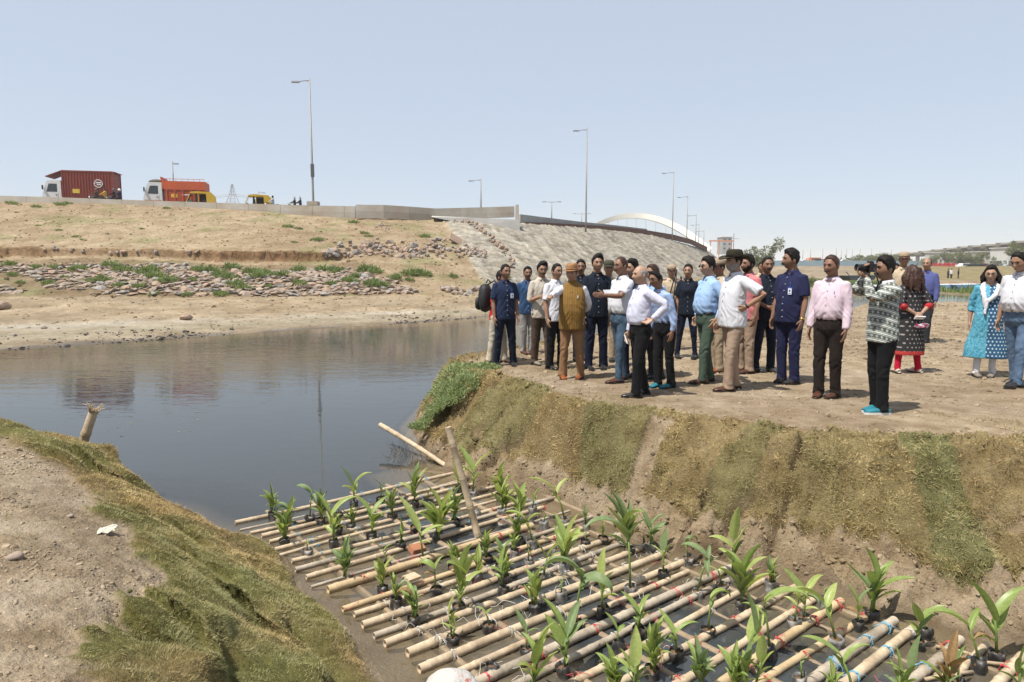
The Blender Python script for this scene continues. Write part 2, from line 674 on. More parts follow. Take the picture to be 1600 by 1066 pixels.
def right_bank_colour(P, z, q):
    n1, n2, n3 = q['n1'][:, None], q['n2'][:, None], q['n3'][:, None]
    dry = np.array([0.375, 0.297, 0.200])
    dry2 = np.array([0.285, 0.217, 0.145])
    c = dry + (dry2 - dry) * np.clip(0.45 + 1.1 * fbm(P * 0.9, 4, 41)[:, None] + 0.35 * n3, 0, 1)
    pale = np.array([0.41, 0.34, 0.255])
    c = c + (pale - c) * np.clip(0.9 * fbm(np.c_[P[:, 0] * 0.6, P[:, 1] * 0.5], 5, 42)[:, None], 0, 0.6)
    mud = np.array([0.275, 0.208, 0.128])
    wet = np.array([0.17, 0.128, 0.085])
    t = q['t'][:, None]
    cm = mud + (np.array([0.33, 0.26, 0.18]) - mud) * np.clip(0.4 + n2, 0, 1)
    cm = wet + (cm - wet) * sstep(0.0, 0.10, t + 0.05 * n2)
    sl = 1 - sstep(0.86, 0.99, t)
    c = c + (cm - c) * sl
    under = z[:, None] < 0.0
    c = np.where(under, np.array([0.24, 0.19, 0.125]), c)
    turf = np.array([0.235, 0.175, 0.09])
    tg = np.array([0.15, 0.145, 0.065])
    g = np.clip(strip_green[q['k']] + 0.25 * q['n1'], 0, 1)[:, None]
    ct = turf + (tg - turf) * g
    c = c + (ct - c) * q['m'][:, None]
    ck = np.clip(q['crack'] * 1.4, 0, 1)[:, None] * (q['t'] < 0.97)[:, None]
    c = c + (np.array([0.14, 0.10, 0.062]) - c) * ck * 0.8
    return np.clip(c * (1 + 0.16 * n3), 0.01, 1)


gxx = grid_axis([(-4.5, -2.0, 0.1), (-2.0, 4.9, 0.018), (4.9, 9, 0.06), (9, 18, 0.2), (18, 44, 0.6)])
gyy = grid_axis([(2.4, 3.9, 0.08), (3.9, 7.5, 0.018), (7.5, 12, 0.032), (12, 20, 0.12), (20, 38, 0.3)])
GX, GY = np.meshgrid(gxx, gyy)
PB = np.c_[GX.ravel(), GY.ravel()]
zb, qb = right_bank_height(PB)
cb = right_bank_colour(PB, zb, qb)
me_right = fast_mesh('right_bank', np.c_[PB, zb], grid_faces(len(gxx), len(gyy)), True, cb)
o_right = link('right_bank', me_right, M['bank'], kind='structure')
bvh_right = bvh_of(me_right)


def cell_area(ax, ay):
    return np.outer(np.gradient(ay), np.gradient(ax)).ravel()


def sample_grid(ax, ay, zz, prob_per_m2, nmax):
    """random points on a height grid with a density given per vertex; returns index, xy jitter, z"""
    H = zz.reshape(len(ay), len(ax))
    gy_, gx_ = np.gradient(H, ay, ax)
    area = cell_area(ax, ay) * np.sqrt(1 + np.minimum(gx_ ** 2 + gy_ ** 2, 6)).ravel()
    p = prob_per_m2 * area
    n = min(int(p.sum()), nmax)
    idx = rng.choice(len(p), n, p=p / p.sum())
    dx = np.gradient(ax)[idx % len(ax)] * rng.uniform(-0.5, 0.5, n)
    dy = np.gradient(ay)[idx // len(ax)] * rng.uniform(-0.5, 0.5, n)
    gxr, gyr = np.clip(gx_.ravel()[idx], -2.5, 2.5), np.clip(gy_.ravel()[idx], -2.5, 2.5)
    z = zz[idx] + gxr * dx + gyr * dy
    nrm = np.stack([-gxr, -gyr, np.ones(n)], 1)
    nrm /= np.linalg.norm(nrm, axis=1)[:, None]
    x = ax[idx % len(ax)] + dx
    y = ay[idx // len(ax)] + dy
    return idx, np.stack([x, y, z], 1), nrm


def turf(name, ax, ay, zz, mask, green, dens, nmax, lmin, lmax, wid, push=None, segs=1):
    dist = np.hypot(np.tile(ax, len(ay)), np.repeat(ay, len(ax)))
    idx, Pp, nr = sample_grid(ax, ay, zz, dens * mask * np.clip((5.0 / np.maximum(dist, 1.5)) ** 1.2, 0.25, 2.2), nmax)
    n = len(idx)
    if push is not None:
        Pp[:, :2] += push(Pp[:, :2])
    q_ = Pp * 9.0
    tuftd = np.stack([fbm(q_ + 13 * j_, 2, 120 + j_) for j_ in range(2)] + [np.zeros(n)], 1)
    tuftl = np.clip(0.85 + 1.5 * fbm(Pp * 7.0 + 3, 2, 125), 0.4, 1.9)
    D = nr * 0.75 + rng.normal(0, 0.38, (n, 3)) + np.array([0, 0, 0.25]) + 1.3 * tuftd
    D /= np.linalg.norm(D, axis=1)[:, None]
    g = np.clip(green[idx] + rng.normal(0, 0.16, n) + 0.65 * fbm(Pp * 2.3, 3, 77), 0, 1)[:, None]
    brown = np.clip(0.5 + 1.5 * fbm(Pp * 1.3 + 5, 3, 78), 0, 1)[:, None]
    straw = (np.array([0.62, 0.475, 0.24]) * (1 - brown) + np.array([0.44, 0.30, 0.145]) * brown) * rng.uniform(0.55, 1.25, (n, 1))
    grn = np.array([0.335, 0.325, 0.150]) * rng.uniform(0.6, 1.35, (n, 1))
    col = straw + (grn - straw) * g
    L = rng.uniform(lmin, lmax, n) * tuftl
    W = wid * rng.uniform(0.7, 1.3, n) * np.clip(dist[idx] / 5.0, 0.75, 2.0)
    o = blades(name, Pp, D, L, W, np.clip(col, 0.01, 1), M['grass'], 0.6, 'stuff', segs)
    return o


mask = qb['m'] * (PB[:, 1] < 14) * (1 - np.clip(qb['crack'] * 3.0, 0, 1)) * np.clip(0.75 + 0.9 * fbm(PB * 2.6, 3, 44), 0.12, 1.2)
green_ = np.clip(strip_green[qb['k']] * 1.0 + 0.10 + 0.35 * fbm(PB * 1.1, 3, 45), 0, 1)
o = turf('turf_grass', gxx, gyy, zb, mask, green_, 12500, 185000, 0.014, 0.042, 0.0046)
# a few greener, longer blades on the two fresh strips
gm = mask * (strip_green[qb['k']] > 0.6)
turf('turf_grass', gxx, gyy, zb, gm, np.full(len(PB), 0.55), 5000, 26000, 0.035, 0.075, 0.0045)
fm = (np.abs(qb['t'] - strip_end[qb['k']]) < 0.05) * (PB[:, 1] < 12) * (qb['m'] > 0.3)
turf('turf_grass', gxx, gyy, zb, fm * 1.0, green_ * 0.5, 7000, 14000, 0.04, 0.085, 0.004)
tuft = (qb['it'] & (qb['d_top'] < 1.6)) * (fbm(PB * 1.6 + 3, 3, 49) > 0.33) * (PB[:, 1] < 13)
turf('sparse_grass', gxx, gyy, zb, tuft * 1.0, np.full(len(PB), 0.75), 1800, 5000, 0.02, 0.055, 0.004)
# straw litter and clods on the bank
lm = (qb['foot'] * 0.8 + qb['it'] * (1 - sstep(0.15, 1.0, qb['d_top'])) * 0.8 + 0.10 * qb['it'] + 0.25 * (qb['t'] > 0.05) * (1 - qb['m']) * (~qb['it'])) * (PB[:, 1] < 16) * (PB[:, 0] > -2)
idx, Pp, nr = sample_grid(gxx, gyy, zb, 620 * lm, 15000)
sz = rng.gamma(1.5, 0.0078, len(idx)) + 0.004
scatter_rocks('clods', Pp, np.minimum(sz, 0.07), M['clod'], cb[idx] * rng.uniform(0.75, 1.15, (len(idx), 1)), 0.7)
am = qb['it'] * (0.3 + 0.7 * (fbm(PB * 0.6, 3, 47) > 0.1)) * (PB[:, 1] < 30)
idx, Pp, nr = sample_grid(gxx, gyy, zb, 95 * am, 16000)
sz = rng.gamma(1.2, 0.010, len(idx)) * np.clip(Pp[:, 1] / 9, 0.7, 2) + 0.006
scatter_rocks('gravel', Pp, np.minimum(sz, 0.08), M['clod'], cb[idx] * rng.uniform(0.5, 1.2, (len(idx), 1)), 0.6)

# ---- left bank, where the photographer stands: a smooth surface through measured points
ctl = []
def cpt(px, py, z):
    p = at(px, py, z)
    ctl.append((p[0], p[1], z))
for c in [(0, 674, .80), (60, 690, .74), (120, 703, .68), (185, 722, .60), (235, 775, .42), (300, 812, .30), (370, 842, .18), (420, 882, .07), (450, 925, .05), (500, 968, .05), (540, 1020, .05), (572, 1066, .04), (606, 1120, .02), (660, 1200, .02)]:
    cpt(*c)
for c in [(0, 690, .93), (100, 742, .90), (150, 800, .86), (200, 835, .80), (240, 900, .76), (235, 950, .80), (150, 1040, .86), (0, 800, .97), (0, 950, 1.0), (80, 1060, .97), (200, 1066, .86), (330, 1066, .60), (430, 1066, .36), (300, 950, .62), (350, 900, .42), (400, 960, .36), (280, 860, .60), (150, 740, .70)]:
    cpt(*c)
for p in [(-9, 7.0, .9), (-9, 4, .95), (-6, 1.5, 1.0), (-3, 0, 1.0), (-1.2, .5, .92), (0, 0, .95), (-.2, 1.3, .7), (.7, 0.9, .5), (0.2, 2.2, .22), (0.9, 1.6, .1), (-4, 5.6, .95), (2.4, 0, .05), (-5.5, 3.5, 1.0), (-9, 8.6, 0.5)]:
    ctl.append(p)
# under water, a little outside the lip
lipw = xy([at(0, 674, .80), at(60, 690, .74), at(120, 703, .68), at(185, 722, .60), at(235, 775, .42), at(300, 812, .30), at(370, 842, .18), at(420, 882, .07), at(450, 925, .05), at(500, 968, .05), at(540, 1020, .05), at(572, 1066, .04), at(606, 1120, .02), at(660, 1200, .02)])
for i, p in enumerate(lipw):
    q0 = lipw[max(i - 1, 0)]
    q1 = lipw[min(i + 1, len(lipw) - 1)]
    d = (q1 - q0) / np.hypot(*(q1 - q0))
    nrm = np.array([-d[1], d[0]]) if False else np.array([-d[1], d[0]])
    if nrm @ np.array([0.5, 0.6]) < 0:
        nrm = -nrm
    steep = i < 6
    ctl.append((*(p + nrm * (0.30 if steep else 0.42)), -0.14 if steep else -0.075))
    ctl.append((*(p + nrm * 1.1), -0.42 if steep else -0.20))
    ctl.append((*(p + nrm * 2.6), -0.8))
ctl = np.array(ctl)
_K = np.hypot(ctl[:, None, 0] - ctl[None, :, 0], ctl[:, None, 1] - ctl[None, :, 1])
_A = np.zeros((len(ctl) + 3, len(ctl) + 3))
_A[:len(ctl), :len(ctl)] = _K + np.eye(len(ctl)) * 0.02
_A[:len(ctl), len(ctl):] = np.c_[np.ones(len(ctl)), ctl[:, :2]]
_A[len(ctl):, :len(ctl)] = _A[:len(ctl), len(ctl):].T
_w = np.linalg.solve(_A, np.r_[ctl[:, 2], 0, 0, 0])


def rbf(P):
    o = _w[-3] + P @ _w[-2:]
    for k in range(len(ctl)):
        o = o + _w[k] * np.hypot(P[:, 0] - ctl[k, 0], P[:, 1] - ctl[k, 1])
    return o


DIRT = xy([at(-300, 690, .93), at(0, 688, .93), at(60, 715, .92), at(110, 745, .9), at(150, 790, .86), at(200, 830, .8), at(238, 880, .76), at(245, 920, .76), at(225, 955, .80), at(170, 1000, .84), at(140, 1040, .86), at(125, 1075, .9), at(90, 1250, .95), at(-400, 1500, 1.0)])
DIRTP = np.vstack([DIRT, [[-1.0, -1.5], [-10, -1.5], [-10, 6.0]]])


def left_bank(P):
    z = rbf(P)
    n1, n2, n3 = fbm(P * 1.1, 4, 51), fbm(P * 4.0, 4, 52), fbm(P * 14, 3, 53)
    d = poly_dist(P, DIRT)[0]
    dirt = inside(P, DIRTP)
    sd = np.where(dirt, -d, d) + 0.17 * n2 + 0.10 * n3 + 0.10 * n1
    m = sstep(-0.03, 0.05, sd) * sstep(0.015, 0.05, z)
    # folds of sod that slip down towards the water: rounded rolls with a sharp dark edge below
    wob = d * 2.1 + 0.85 * fbm(P * 0.8, 3, 54) + 0.25 * n1
    saw = wob - np.floor(wob)
    fold = (np.minimum(saw / 0.80, 1.0) ** 0.7) * (1 - sstep(0.84, 0.97, saw))
    amp = sstep(-0.1, 0.3, fbm(P * 1.3 + 9, 3, 55)) * sstep(0.12, 0.45, d) * (~dirt)
    z = z + m * (0.13 * amp * (fold - 0.5) + 0.035 * n2 + 0.014 * n3 + 0.035)
    z = z + (1 - m) * (z > 0.03) * (0.020 * n1 + 0.014 * n2 + 0.010 * n3 + 0.02 * np.maximum(fbm(P * 7, 3, 56) - 0.1, 0))
    # hollows under slipped sod: the near side drops, the far side stands up as a lip
    b1_ = 1 - 2 * np.abs(fbm(P * 5.2 + 3, 4, 57))
    b2_ = 1 - 2 * np.abs(fbm(P * 12 + 3, 3, 58))
    z = z + m * (0.020 * b1_ + 0.008 * b2_) + (1 - m) * (z > 0.03) * (0.010 * b2_ + 0.016 * np.maximum(b1_, 0))
    for (px, py, zz, rx, dep, an) in HOLL:
        a, b = holl_axes(P, px, py, zz, an)
        win = np.exp(-(a / rx) ** 4)
        b = b + 0.04 * np.sin(a * 9 + px) + 0.05 * n2
        z = z - dep * win * sstep(0.025, -0.02, b) * np.exp(-np.minimum(b, 0) ** 2 / 0.17 ** 2)
        z = z + 0.55 * dep * win * sstep(-0.01, 0.03, b) * np.exp(-np.maximum(b, 0) ** 2 / 0.22 ** 2)
    return z, dict(m=m, sd=sd, n1=n1, n2=n2, n3=n3, dirt=dirt, d=d, amp=amp, fold=fold)


HOLL = [(170, 752, .60, .42, .20, -0.42), (395, 950, .36, .34, .16, -0.62), (110, 740, .75, .22, .08, -0.4), (300, 1005, .58, .36, .09, -0.5), (330, 900, .42, .30, .07, -0.5), (470, 1010, .2, .28, .08, -0.75), (300, 838, .5, .25, .06, -0.4), (240, 1000, .7, .2, .08, -0.3)]


def holl_axes(P, px, py, zz, an):
    c = at(px, py, zz)[:2]
    u = P - c
    return u[:, 0] * math.cos(an) + u[:, 1] * math.sin(an), -u[:, 0] * math.sin(an) + u[:, 1] * math.cos(an)


def overhang(P):
    """sideways push of the standing lips towards the hollows in front of them"""
    o = np.zeros_like(P)
    for (px, py, zz, rx, dep, an) in HOLL:
        a, b = holl_axes(P, px, py, zz, an)
        n2 = fbm(P * 4.0, 4, 52)
        b = b + 0.04 * np.sin(a * 9 + px) + 0.05 * n2
        g = np.exp(-(a / rx) ** 4) * np.exp(-((b - 0.05) / 0.045) ** 2) * dep * 0.75
        o[:, 0] += g * math.sin(an)
        o[:, 1] -= g * math.cos(an)
    return o


lx = grid_axis([(-10, -5.2, 0.12), (-5.2, -3.4, 0.04), (-3.4, -0.2, 0.018), (-0.2, 1.6, 0.06), (1.6, 3, 0.2)])
ly = grid_axis([(-2, 1.6, 0.15), (1.6, 5.2, 0.018), (5.2, 8.2, 0.035), (8.2, 11, 0.2)])
LX, LY = np.meshgrid(lx, ly)
PL = np.c_[LX.ravel(), LY.ravel()]
zl, ql = left_bank(PL)
zl = np.maximum(zl, -1.0)
dirtc = np.array([0.315, 0.248, 0.170])
c = dirtc * (1 + 0.28 * fbm(PL * 1.6, 4, 61)[:, None] + 0.20 * ql['n3'][:, None])
c = c + (np.array([0.40, 0.332, 0.248]) - c) * np.clip(1.1 * fbm(PL * 2.6, 3, 62)[:, None] + 0.1, 0, 0.8)
lg = np.clip(0.38 + 1.5 * fbm(PL * 1.5 + 4, 3, 63) + 0.18 * np.clip((1.0 - zl), 0, 1), 0, 1)
ct = np.array([0.21, 0.155, 0.075]) + (np.array([0.14, 0.135, 0.045]) - np.array([0.21, 0.155, 0.075])) * lg[:, None]
c = c + (ct - c) * ql['m'][:, None]
wetm = (1 - sstep(0.0, 0.06, zl))[:, None]
c = c + (np.array([0.235, 0.185, 0.125]) - c) * wetm
me_left = fast_mesh('left_bank', np.c_[PL + overhang(PL), zl], grid_faces(len(lx), len(ly)), True, np.clip(c, 0.01, 1))
o_left = link('left_bank', me_left, M['bank'], kind='structure')
bvh_left = bvh_of(me_left)
vis = (PL[:, 1] > 1.6) & (PL[:, 0] > -6.5)
lm_ = ql['m'] * vis * (zl > 0.02) * np.clip(0.75 + 1.1 * fbm(PL * 3.2, 3, 66), 0.08, 1.2) * np.clip(0.35 + 0.65 * sstep(0.0, 0.35, ql['sd'] + 0.12 * ql['n2']), 0.3, 1)
turf('turf_grass', lx, ly, zl, lm_, np.clip(lg * 0.85 - 0.10 + 0.3 * fbm(PL * 2.0, 3, 67), 0, 1), 21000, 225000, 0.010, 0.034, 0.0034, overhang)
# scattered weeds and straw on the bare earth, clods and gravel
idx, Pp, nr = sample_grid(lx, ly, zl, 2200 * (1 - ql['m']) * vis * (zl > 0.05) * (0.25 + 1.2 * (fbm(PL * 1.8, 3, 64) > 0.02)), 20000)
sz = rng.gamma(1.2, 0.0042, len(idx)) + 0.0025
scatter_rocks('clods', Pp, np.minimum(sz, 0.035), M['clod'], np.clip(c[idx], 0, 1) * rng.uniform(0.8, 1.35, (len(idx), 1)), 0.7)
turf('sparse_grass', lx, ly, zl, (1 - ql['m']) * vis * (zl > 0.3) * (fbm(PL * 2.4, 3, 65) > 0.25), np.full(len(PL), 0.7), 700, 5000, 0.015, 0.04, 0.004)

# ---- the far embankment: a lofted section along its length (shore, toe of slope, crest)
#        shore x,y      toe x,y        crest x,y,z
ST = [(-60, -4, -60, 34, -70, 64, 9.0),
      (-30, 9, -42, 36, -58, 65, 8.75),
      (-15.2, 20.3, -28, 37, -48.7, 65, 8.45),
      (-9.6, 25.7, -19, 37.3, -36.5, 65, 8.20),
      (-5.2, 29.7, -12, 38, -26, 65, 7.75),
      (-1.8, 33.0, -6.5, 39, -16, 66, 7.20),
      (1.5, 37.5, -2.0, 41, -7.5, 67.5, 7.0),
      (4.5, 42, 1.6, 46, -2.6, 70, 7.05),
      (9.5, 52, 6.5, 56, 4.0, 80, 7.15),
      (14, 63, 11.5, 67, 8.4, 88, 7.35),
      (25, 84, 21.5, 88, 17, 103, 7.5),
      (37, 106, 33, 110, 24.2, 118, 7.6),
      (42, 124, 39.5, 128, 32.6, 135, 7.1),
      (52, 160, 50, 163, 47, 166, 6.2),
      (64, 200, 63, 203, 62, 206, 4.5)]
ST = np.array(ST, float)
nu = 620
su = np.r_[0, np.cumsum(np.hypot(np.diff(ST[:, 4]), np.diff(ST[:, 5])))]
U = grid_axis([(0, su[1], 1.2), (su[1], su[7], 0.13), (su[7], su[9], 0.3), (su[9], su[-1], 0.8)])
def smooth_cols(u, k):
    v = np.interp(u, su, ST[:, k])
    a = np.interp(u - 3, su, ST[:, k])
    b = np.interp(u + 3, su, ST[:, k])
    return (a + 2 * v + b) / 4
cols = [smooth_cols(U, k) for k in range(7)]
nu = len(U)
# v stations: -2..-1 under water, 0 shore, 1 toe, 1..2 slope, 2..3 road on top, back side
Vv = grid_axis([(-1.0, 0, 0.25), (0, 1, 0.025), (1, 2, 0.0062), (2, 3, 0.2)])
UU, VV = np.meshgrid(np.arange(nu), Vv)
ui = UU.ravel()
v = VV.ravel()
sh = np.stack([cols[0], cols[1]], 1)[ui]
to = np.stack([cols[2], cols[3]], 1)[ui]
cr = np.stack([cols[4], cols[5]], 1)[ui]
cz = cols[6][ui]
out = sh - to
out /= np.linalg.norm(out, axis=1)[:, None]
inn = cr - to
inn /= np.linalg.norm(inn, axis=1)[:, None]
f1 = np.clip(v, 0, 1)[:, None]
f2 = np.clip(v - 1, 0, 1)[:, None]
f3 = np.clip(v - 2, 0, 1)[:, None]
PF = sh + (to - sh) * f1 + (cr - to) * f2 + inn * 34 * f3 - out * 0 + np.where(v < 0, -v * 6, 0)[:, None] * out
uu = U[ui]
UR = su[6] + 1.0                     # from here on the slope is grey stone pitching
f = f2[:, 0]
zt = 0.78
zf = np.where(v < 0, v * 0.9, 0)
shelf = 0.30 * sstep(0.0, 0.18, f1[:, 0]) * (0.3 + 0.7 * np.clip(f1[:, 0] * 2, 0, 1)) + (zt - 0.30) * sstep(0.30, 1.0, f1[:, 0])
zf = zf + shelf
zf = zf + (cz - zt) * f
left_part = 1 - sstep(su[5] - 6, su[5] + 1, uu)
nA = fbm(PF * 0.16, 4, 71)
nB = fbm(PF * 0.7, 4, 72)
nC = fbm(PF * 2.4, 3, 73)
cl = 0.385 + 0.012 * fbm(np.c_[uu * 0.25, uu * 0 + .5], 4, 74) + 0.005 * nC
cut = left_part * np.clip(0.85 + 0.5 * fbm(np.c_[uu * 0.12, uu * 0 + 5.4], 2, 75), 0.4, 1.1)
PF = PF + out * (0.55 * cut * np.exp(-((f - cl - 0.011) / 0.0075) ** 2))[:, None]
# a small earth cliff: the slope below it is cut down, ramping out again towards the toe
zf = zf - 0.85 * cut * sstep(0.10, 0.34, f) * (1 - sstep(cl - 0.004, cl + 0.009, f))
grey = sstep(UR - 0.25, UR + 0.25, uu + 5.2 * (f - 0.5) * 0 + 0.3 * nC) * (f > 0)
rough = (f > 0) * (f < 1)
zf = zf + rough * (1 - grey) * (0.16 * nA + 0.07 * nB + 0.045 * nC) + rough * grey * (0.07 * nB + 0.10 * nC + 0.10 * (1 - 2 * np.abs(fbm(PF * 1.6, 4, 78))))
zf = zf + (v > 0) * (v < 1) * (0.06 * nB + 0.03 * nC) * sstep(0, 0.2, f1[:, 0])
# lofted colours
sand = np.array([0.345, 0.272, 0.178])
sand2 = np.array([0.275, 0.205, 0.130])
cF = sand + (sand2 - sand) * np.clip(0.4 + 0.9 * nA[:, None] + 0.5 * nB[:, None] + 0.35 * nC[:, None], 0, 1)
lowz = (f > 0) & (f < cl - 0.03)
cF = np.where((lowz & (left_part > 0.3))[:, None], cF * np.array([0.70, 0.68, 0.66]), cF)  # shade between the pitching stones painted into the ground colour
gr = np.clip(1.5 * (fbm(PF * 0.45 + 7, 4, 76) - 0.10), 0, 0.5) * rough * (1 - grey)
cF = cF + (np.array([0.19, 0.20, 0.085]) - cF) * gr[:, None]
cliff = cut * sstep(cl - 0.006, cl - 0.002, f) * (1 - sstep(cl + 0.009, cl + 0.013, f))
cF = cF + (np.array([0.21, 0.12, 0.06]) - cF) * cliff[:, None]
gc = np.array([0.305, 0.28, 0.232]) * (1 + 0.30 * nB[:, None] + 0.55 * nC[:, None] + 0.40 * fbm(np.c_[uu * 1.6, f * 2.0], 3, 79)[:, None])
cF = cF + (gc - cF) * grey[:, None]
bm_ = (v <= 1)
be = np.array([0.31, 0.245, 0.165]) * (1 + 0.30 * nB[:, None] + 0.12 * nC[:, None])
g1_ = f1[:, 0] + 0.04 * nB
be = be + (np.array([0.40, 0.365, 0.30]) - be) * (np.exp(-((g1_ - 0.30) / 0.07) ** 2) * (0.6 + 0.6 * nA))[:, None].clip(0, 0.9)
be = be + (np.array([0.30, 0.27, 0.20]) - be) * (np.exp(-((g1_ - 0.16) / 0.08) ** 2))[:, None] * 0.8
be = be + (np.array([0.12, 0.11, 0.10]) - be) * ((1 - sstep(0.01, 0.10, g1_)) * sstep(-0.5, 0.4, nB + 0.2))[:, None]
cF = np.where(bm_[:, None], be, cF)
cF = np.where((v > 2.0)[:, None], np.array([0.30, 0.26, 0.21]), cF)
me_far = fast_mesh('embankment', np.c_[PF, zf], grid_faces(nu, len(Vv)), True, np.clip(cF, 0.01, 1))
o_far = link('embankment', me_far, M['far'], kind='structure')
bvh_far = bvh_of(me_far)


def far_at(px, py):
    p = hit(bvh_far, px, py)
    return p


def crest_u(X):
    """crest point (x, y, z) of the embankment at world X"""
    i = np.argsort(cols[4])
    return np.array([X, np.interp(X, cols[4][i], cols[5][i]), np.interp(X, cols[4][i], cols[6][i])])


# shore debris: dark clods along the far waterline, and gravelly clods on the slope
sel = np.where((np.abs(v - 0.06) < 0.10) & (np.abs(PF[:, 0]) < 22))[0]
k = rng.choice(sel, 700, p=(np.clip(fbm(PF[sel] * 0.25, 3, 81) + 0.15, 0, 1) + 0.01) / (np.clip(fbm(PF[sel] * 0.25, 3, 81) + 0.15, 0, 1) + 0.01).sum())
pp = np.c_[PF[k] + rng.normal(0, 0.12, (len(k), 2)), zf[k] + 0.01]
scatter_rocks('shore_debris', pp, np.minimum(rng.gamma(1.3, 0.028, len(k)) + 0.015, 0.16), M['clod'], np.array([0.10, 0.09, 0.08]) * rng.uniform(0.5, 1.6, (len(k), 1)), 0.5)
sel = np.where((v > 0.15) & (v < 1.98) & (PF[:, 0] > -55) & (PF[:, 0] < 10) & (grey < 0.5))[0]
k = rng.choice(sel, 5200)
pp = np.c_[PF[k] + rng.normal(0, 0.08, (len(k), 2)), zf[k]]
scatter_rocks('slope_gravel', pp, np.minimum(rng.gamma(1.3, 0.035, len(k)) + 0.02, 0.22), M['clod'], cF[k] * rng.uniform(0.7, 1.15, (len(k), 1)), 0.6)

# ---- low land beyond the river on the right
LAND = np.array([[27, 66], [34, 64.5], [43, 66], [44.5, 72], [46, 92], [70, 93], [120, 96], [260, 100], [260, 420], [20, 420], [14, 200], [60, 196], [40, 130], [22, 86]])
ax = grid_axis([(5, 22, 2.0), (22, 75, 0.7), (75, 265, 6)])
ay = grid_axis([(60, 100, 0.6), (100, 140, 2), (140, 425, 12)])
AX, AY = np.meshgrid(ax, ay)
PA = np.c_[AX.ravel(), AY.ravel()]
ia = inside(PA, LAND)
da = poly_dist(PA, LAND, True)[0]
za = np.where(ia, 0.42 * sstep(0, 1.2, da) + 0.10 * fbm(PA * 0.4, 3, 91) * sstep(0, 2, da), -0.6)
za = za + ia * 1.9 * sstep(98, 128, PA[:, 1]) * sstep(40, 55, PA[:, 0])
grn = (1 - sstep(80, 100, PA[:, 1] + 10 * fbm(PA * 0.1, 3, 92))) * (PA[:, 0] < 50)
ca = np.array([0.27, 0.22, 0.155]) * (1 + 0.25 * fbm(PA * 0.2, 3, 93)[:, None])
ca = ca + (np.array([0.23, 0.19, 0.10]) - ca) * (sstep(94, 100, PA[:, 1]) * (PA[:, 0] > 0.5 * PA[:, 1]))[:, None]
ca = ca + (np.array([0.13, 0.17, 0.05]) - ca) * (grn * np.clip(0.75 + fbm(PA * 0.3, 3, 94), 0, 1))[:, None]
edge = (da < 1.0) & ia
ca = np.where((edge & (PA[:, 1] < 95))[:, None], np.array([0.27, 0.20, 0.13]), ca)
me_plain = fast_mesh('river_plain', np.c_[PA, za], grid_faces(len(ax), len(ay)), True, np.clip(ca, 0.01, 1))
link('river_plain', me_plain, M['far'], kind='structure')
me = fast_mesh('far_plain', [(-4000, 330, 0.6), (4000, 330, 0.6), (4500, 4900, 0.6), (-4500, 4900, 0.6)], [(0, 1, 2, 3)], col=np.tile([0.30, 0.26, 0.18], (4, 1)))
link('far_plain', me, M['far'], kind='structure')
# a low reed island
RI = np.array([[39, 56.5], [60, 56], [95, 57], [95, 70], [58, 71], [43, 69], [38, 62]])
ax2 = grid_axis([(34, 100, 1.2)])
ay2 = grid_axis([(52, 76, 0.8)])
AX, AY = np.meshgrid(ax2, ay2)
PR = np.c_[AX.ravel(), AY.ravel()]
ir = inside(PR, RI)
dr = poly_dist(PR, RI, True)[0]
zr = np.where(ir, 0.16 * sstep(0, 1.5, dr), -0.4)
cr_ = np.where((dr < 0.8)[:, None], np.array([0.22, 0.17, 0.11]), np.array([0.13, 0.15, 0.05]))
link('reed_island', fast_mesh('reed_island', np.c_[PR, zr], grid_faces(len(ax2), len(ay2)), True, cr_), M['far'], kind='structure')
n = 9000
P3 = np.c_[rng.uniform(39, 92, n), rng.uniform(57, 70, n)]
P3 = P3[inside(P3, RI) & (fbm(P3 * 0.25, 3, 96) > -0.12)]
n = len(P3)
D = rng.normal(0, 0.25, (n, 3)) + [0, 0, 1]
blades('reeds', np.c_[P3, np.full(n, 0.1)], D / np.linalg.norm(D, axis=1)[:, None], rng.uniform(0.35, 0.95, n), np.full(n, 0.09), np.array([0.13, 0.19, 0.045]) * rng.uniform(0.6, 1.5, (n, 1)), M['grass'], 0.3)
n = 16000
P3 = np.c_[rng.uniform(23, 46, n), rng.uniform(64, 96, n)]
P3 = P3[inside(P3, LAND) & (fbm(P3 * 0.2, 3, 97) > -0.15) & (poly_dist(P3, LAND, True)[0] > 1.0)]
n = len(P3)
D = rng.normal(0, 0.3, (n, 3)) + [0, 0, 1]
blades('reeds', np.c_[P3, np.full(n, 0.4)], D / np.linalg.norm(D, axis=1)[:, None], rng.uniform(0.2, 0.65, n), np.full(n, 0.09), np.array([0.14, 0.19, 0.05]) * rng.uniform(0.6, 1.5, (n, 1)), M['grass'], 0.3)

if DEBUG:
    print('CUT', cut.mean(), cut.max(), cl.min(), cl.max(), left_part.max(), np.ptp(uu), su)
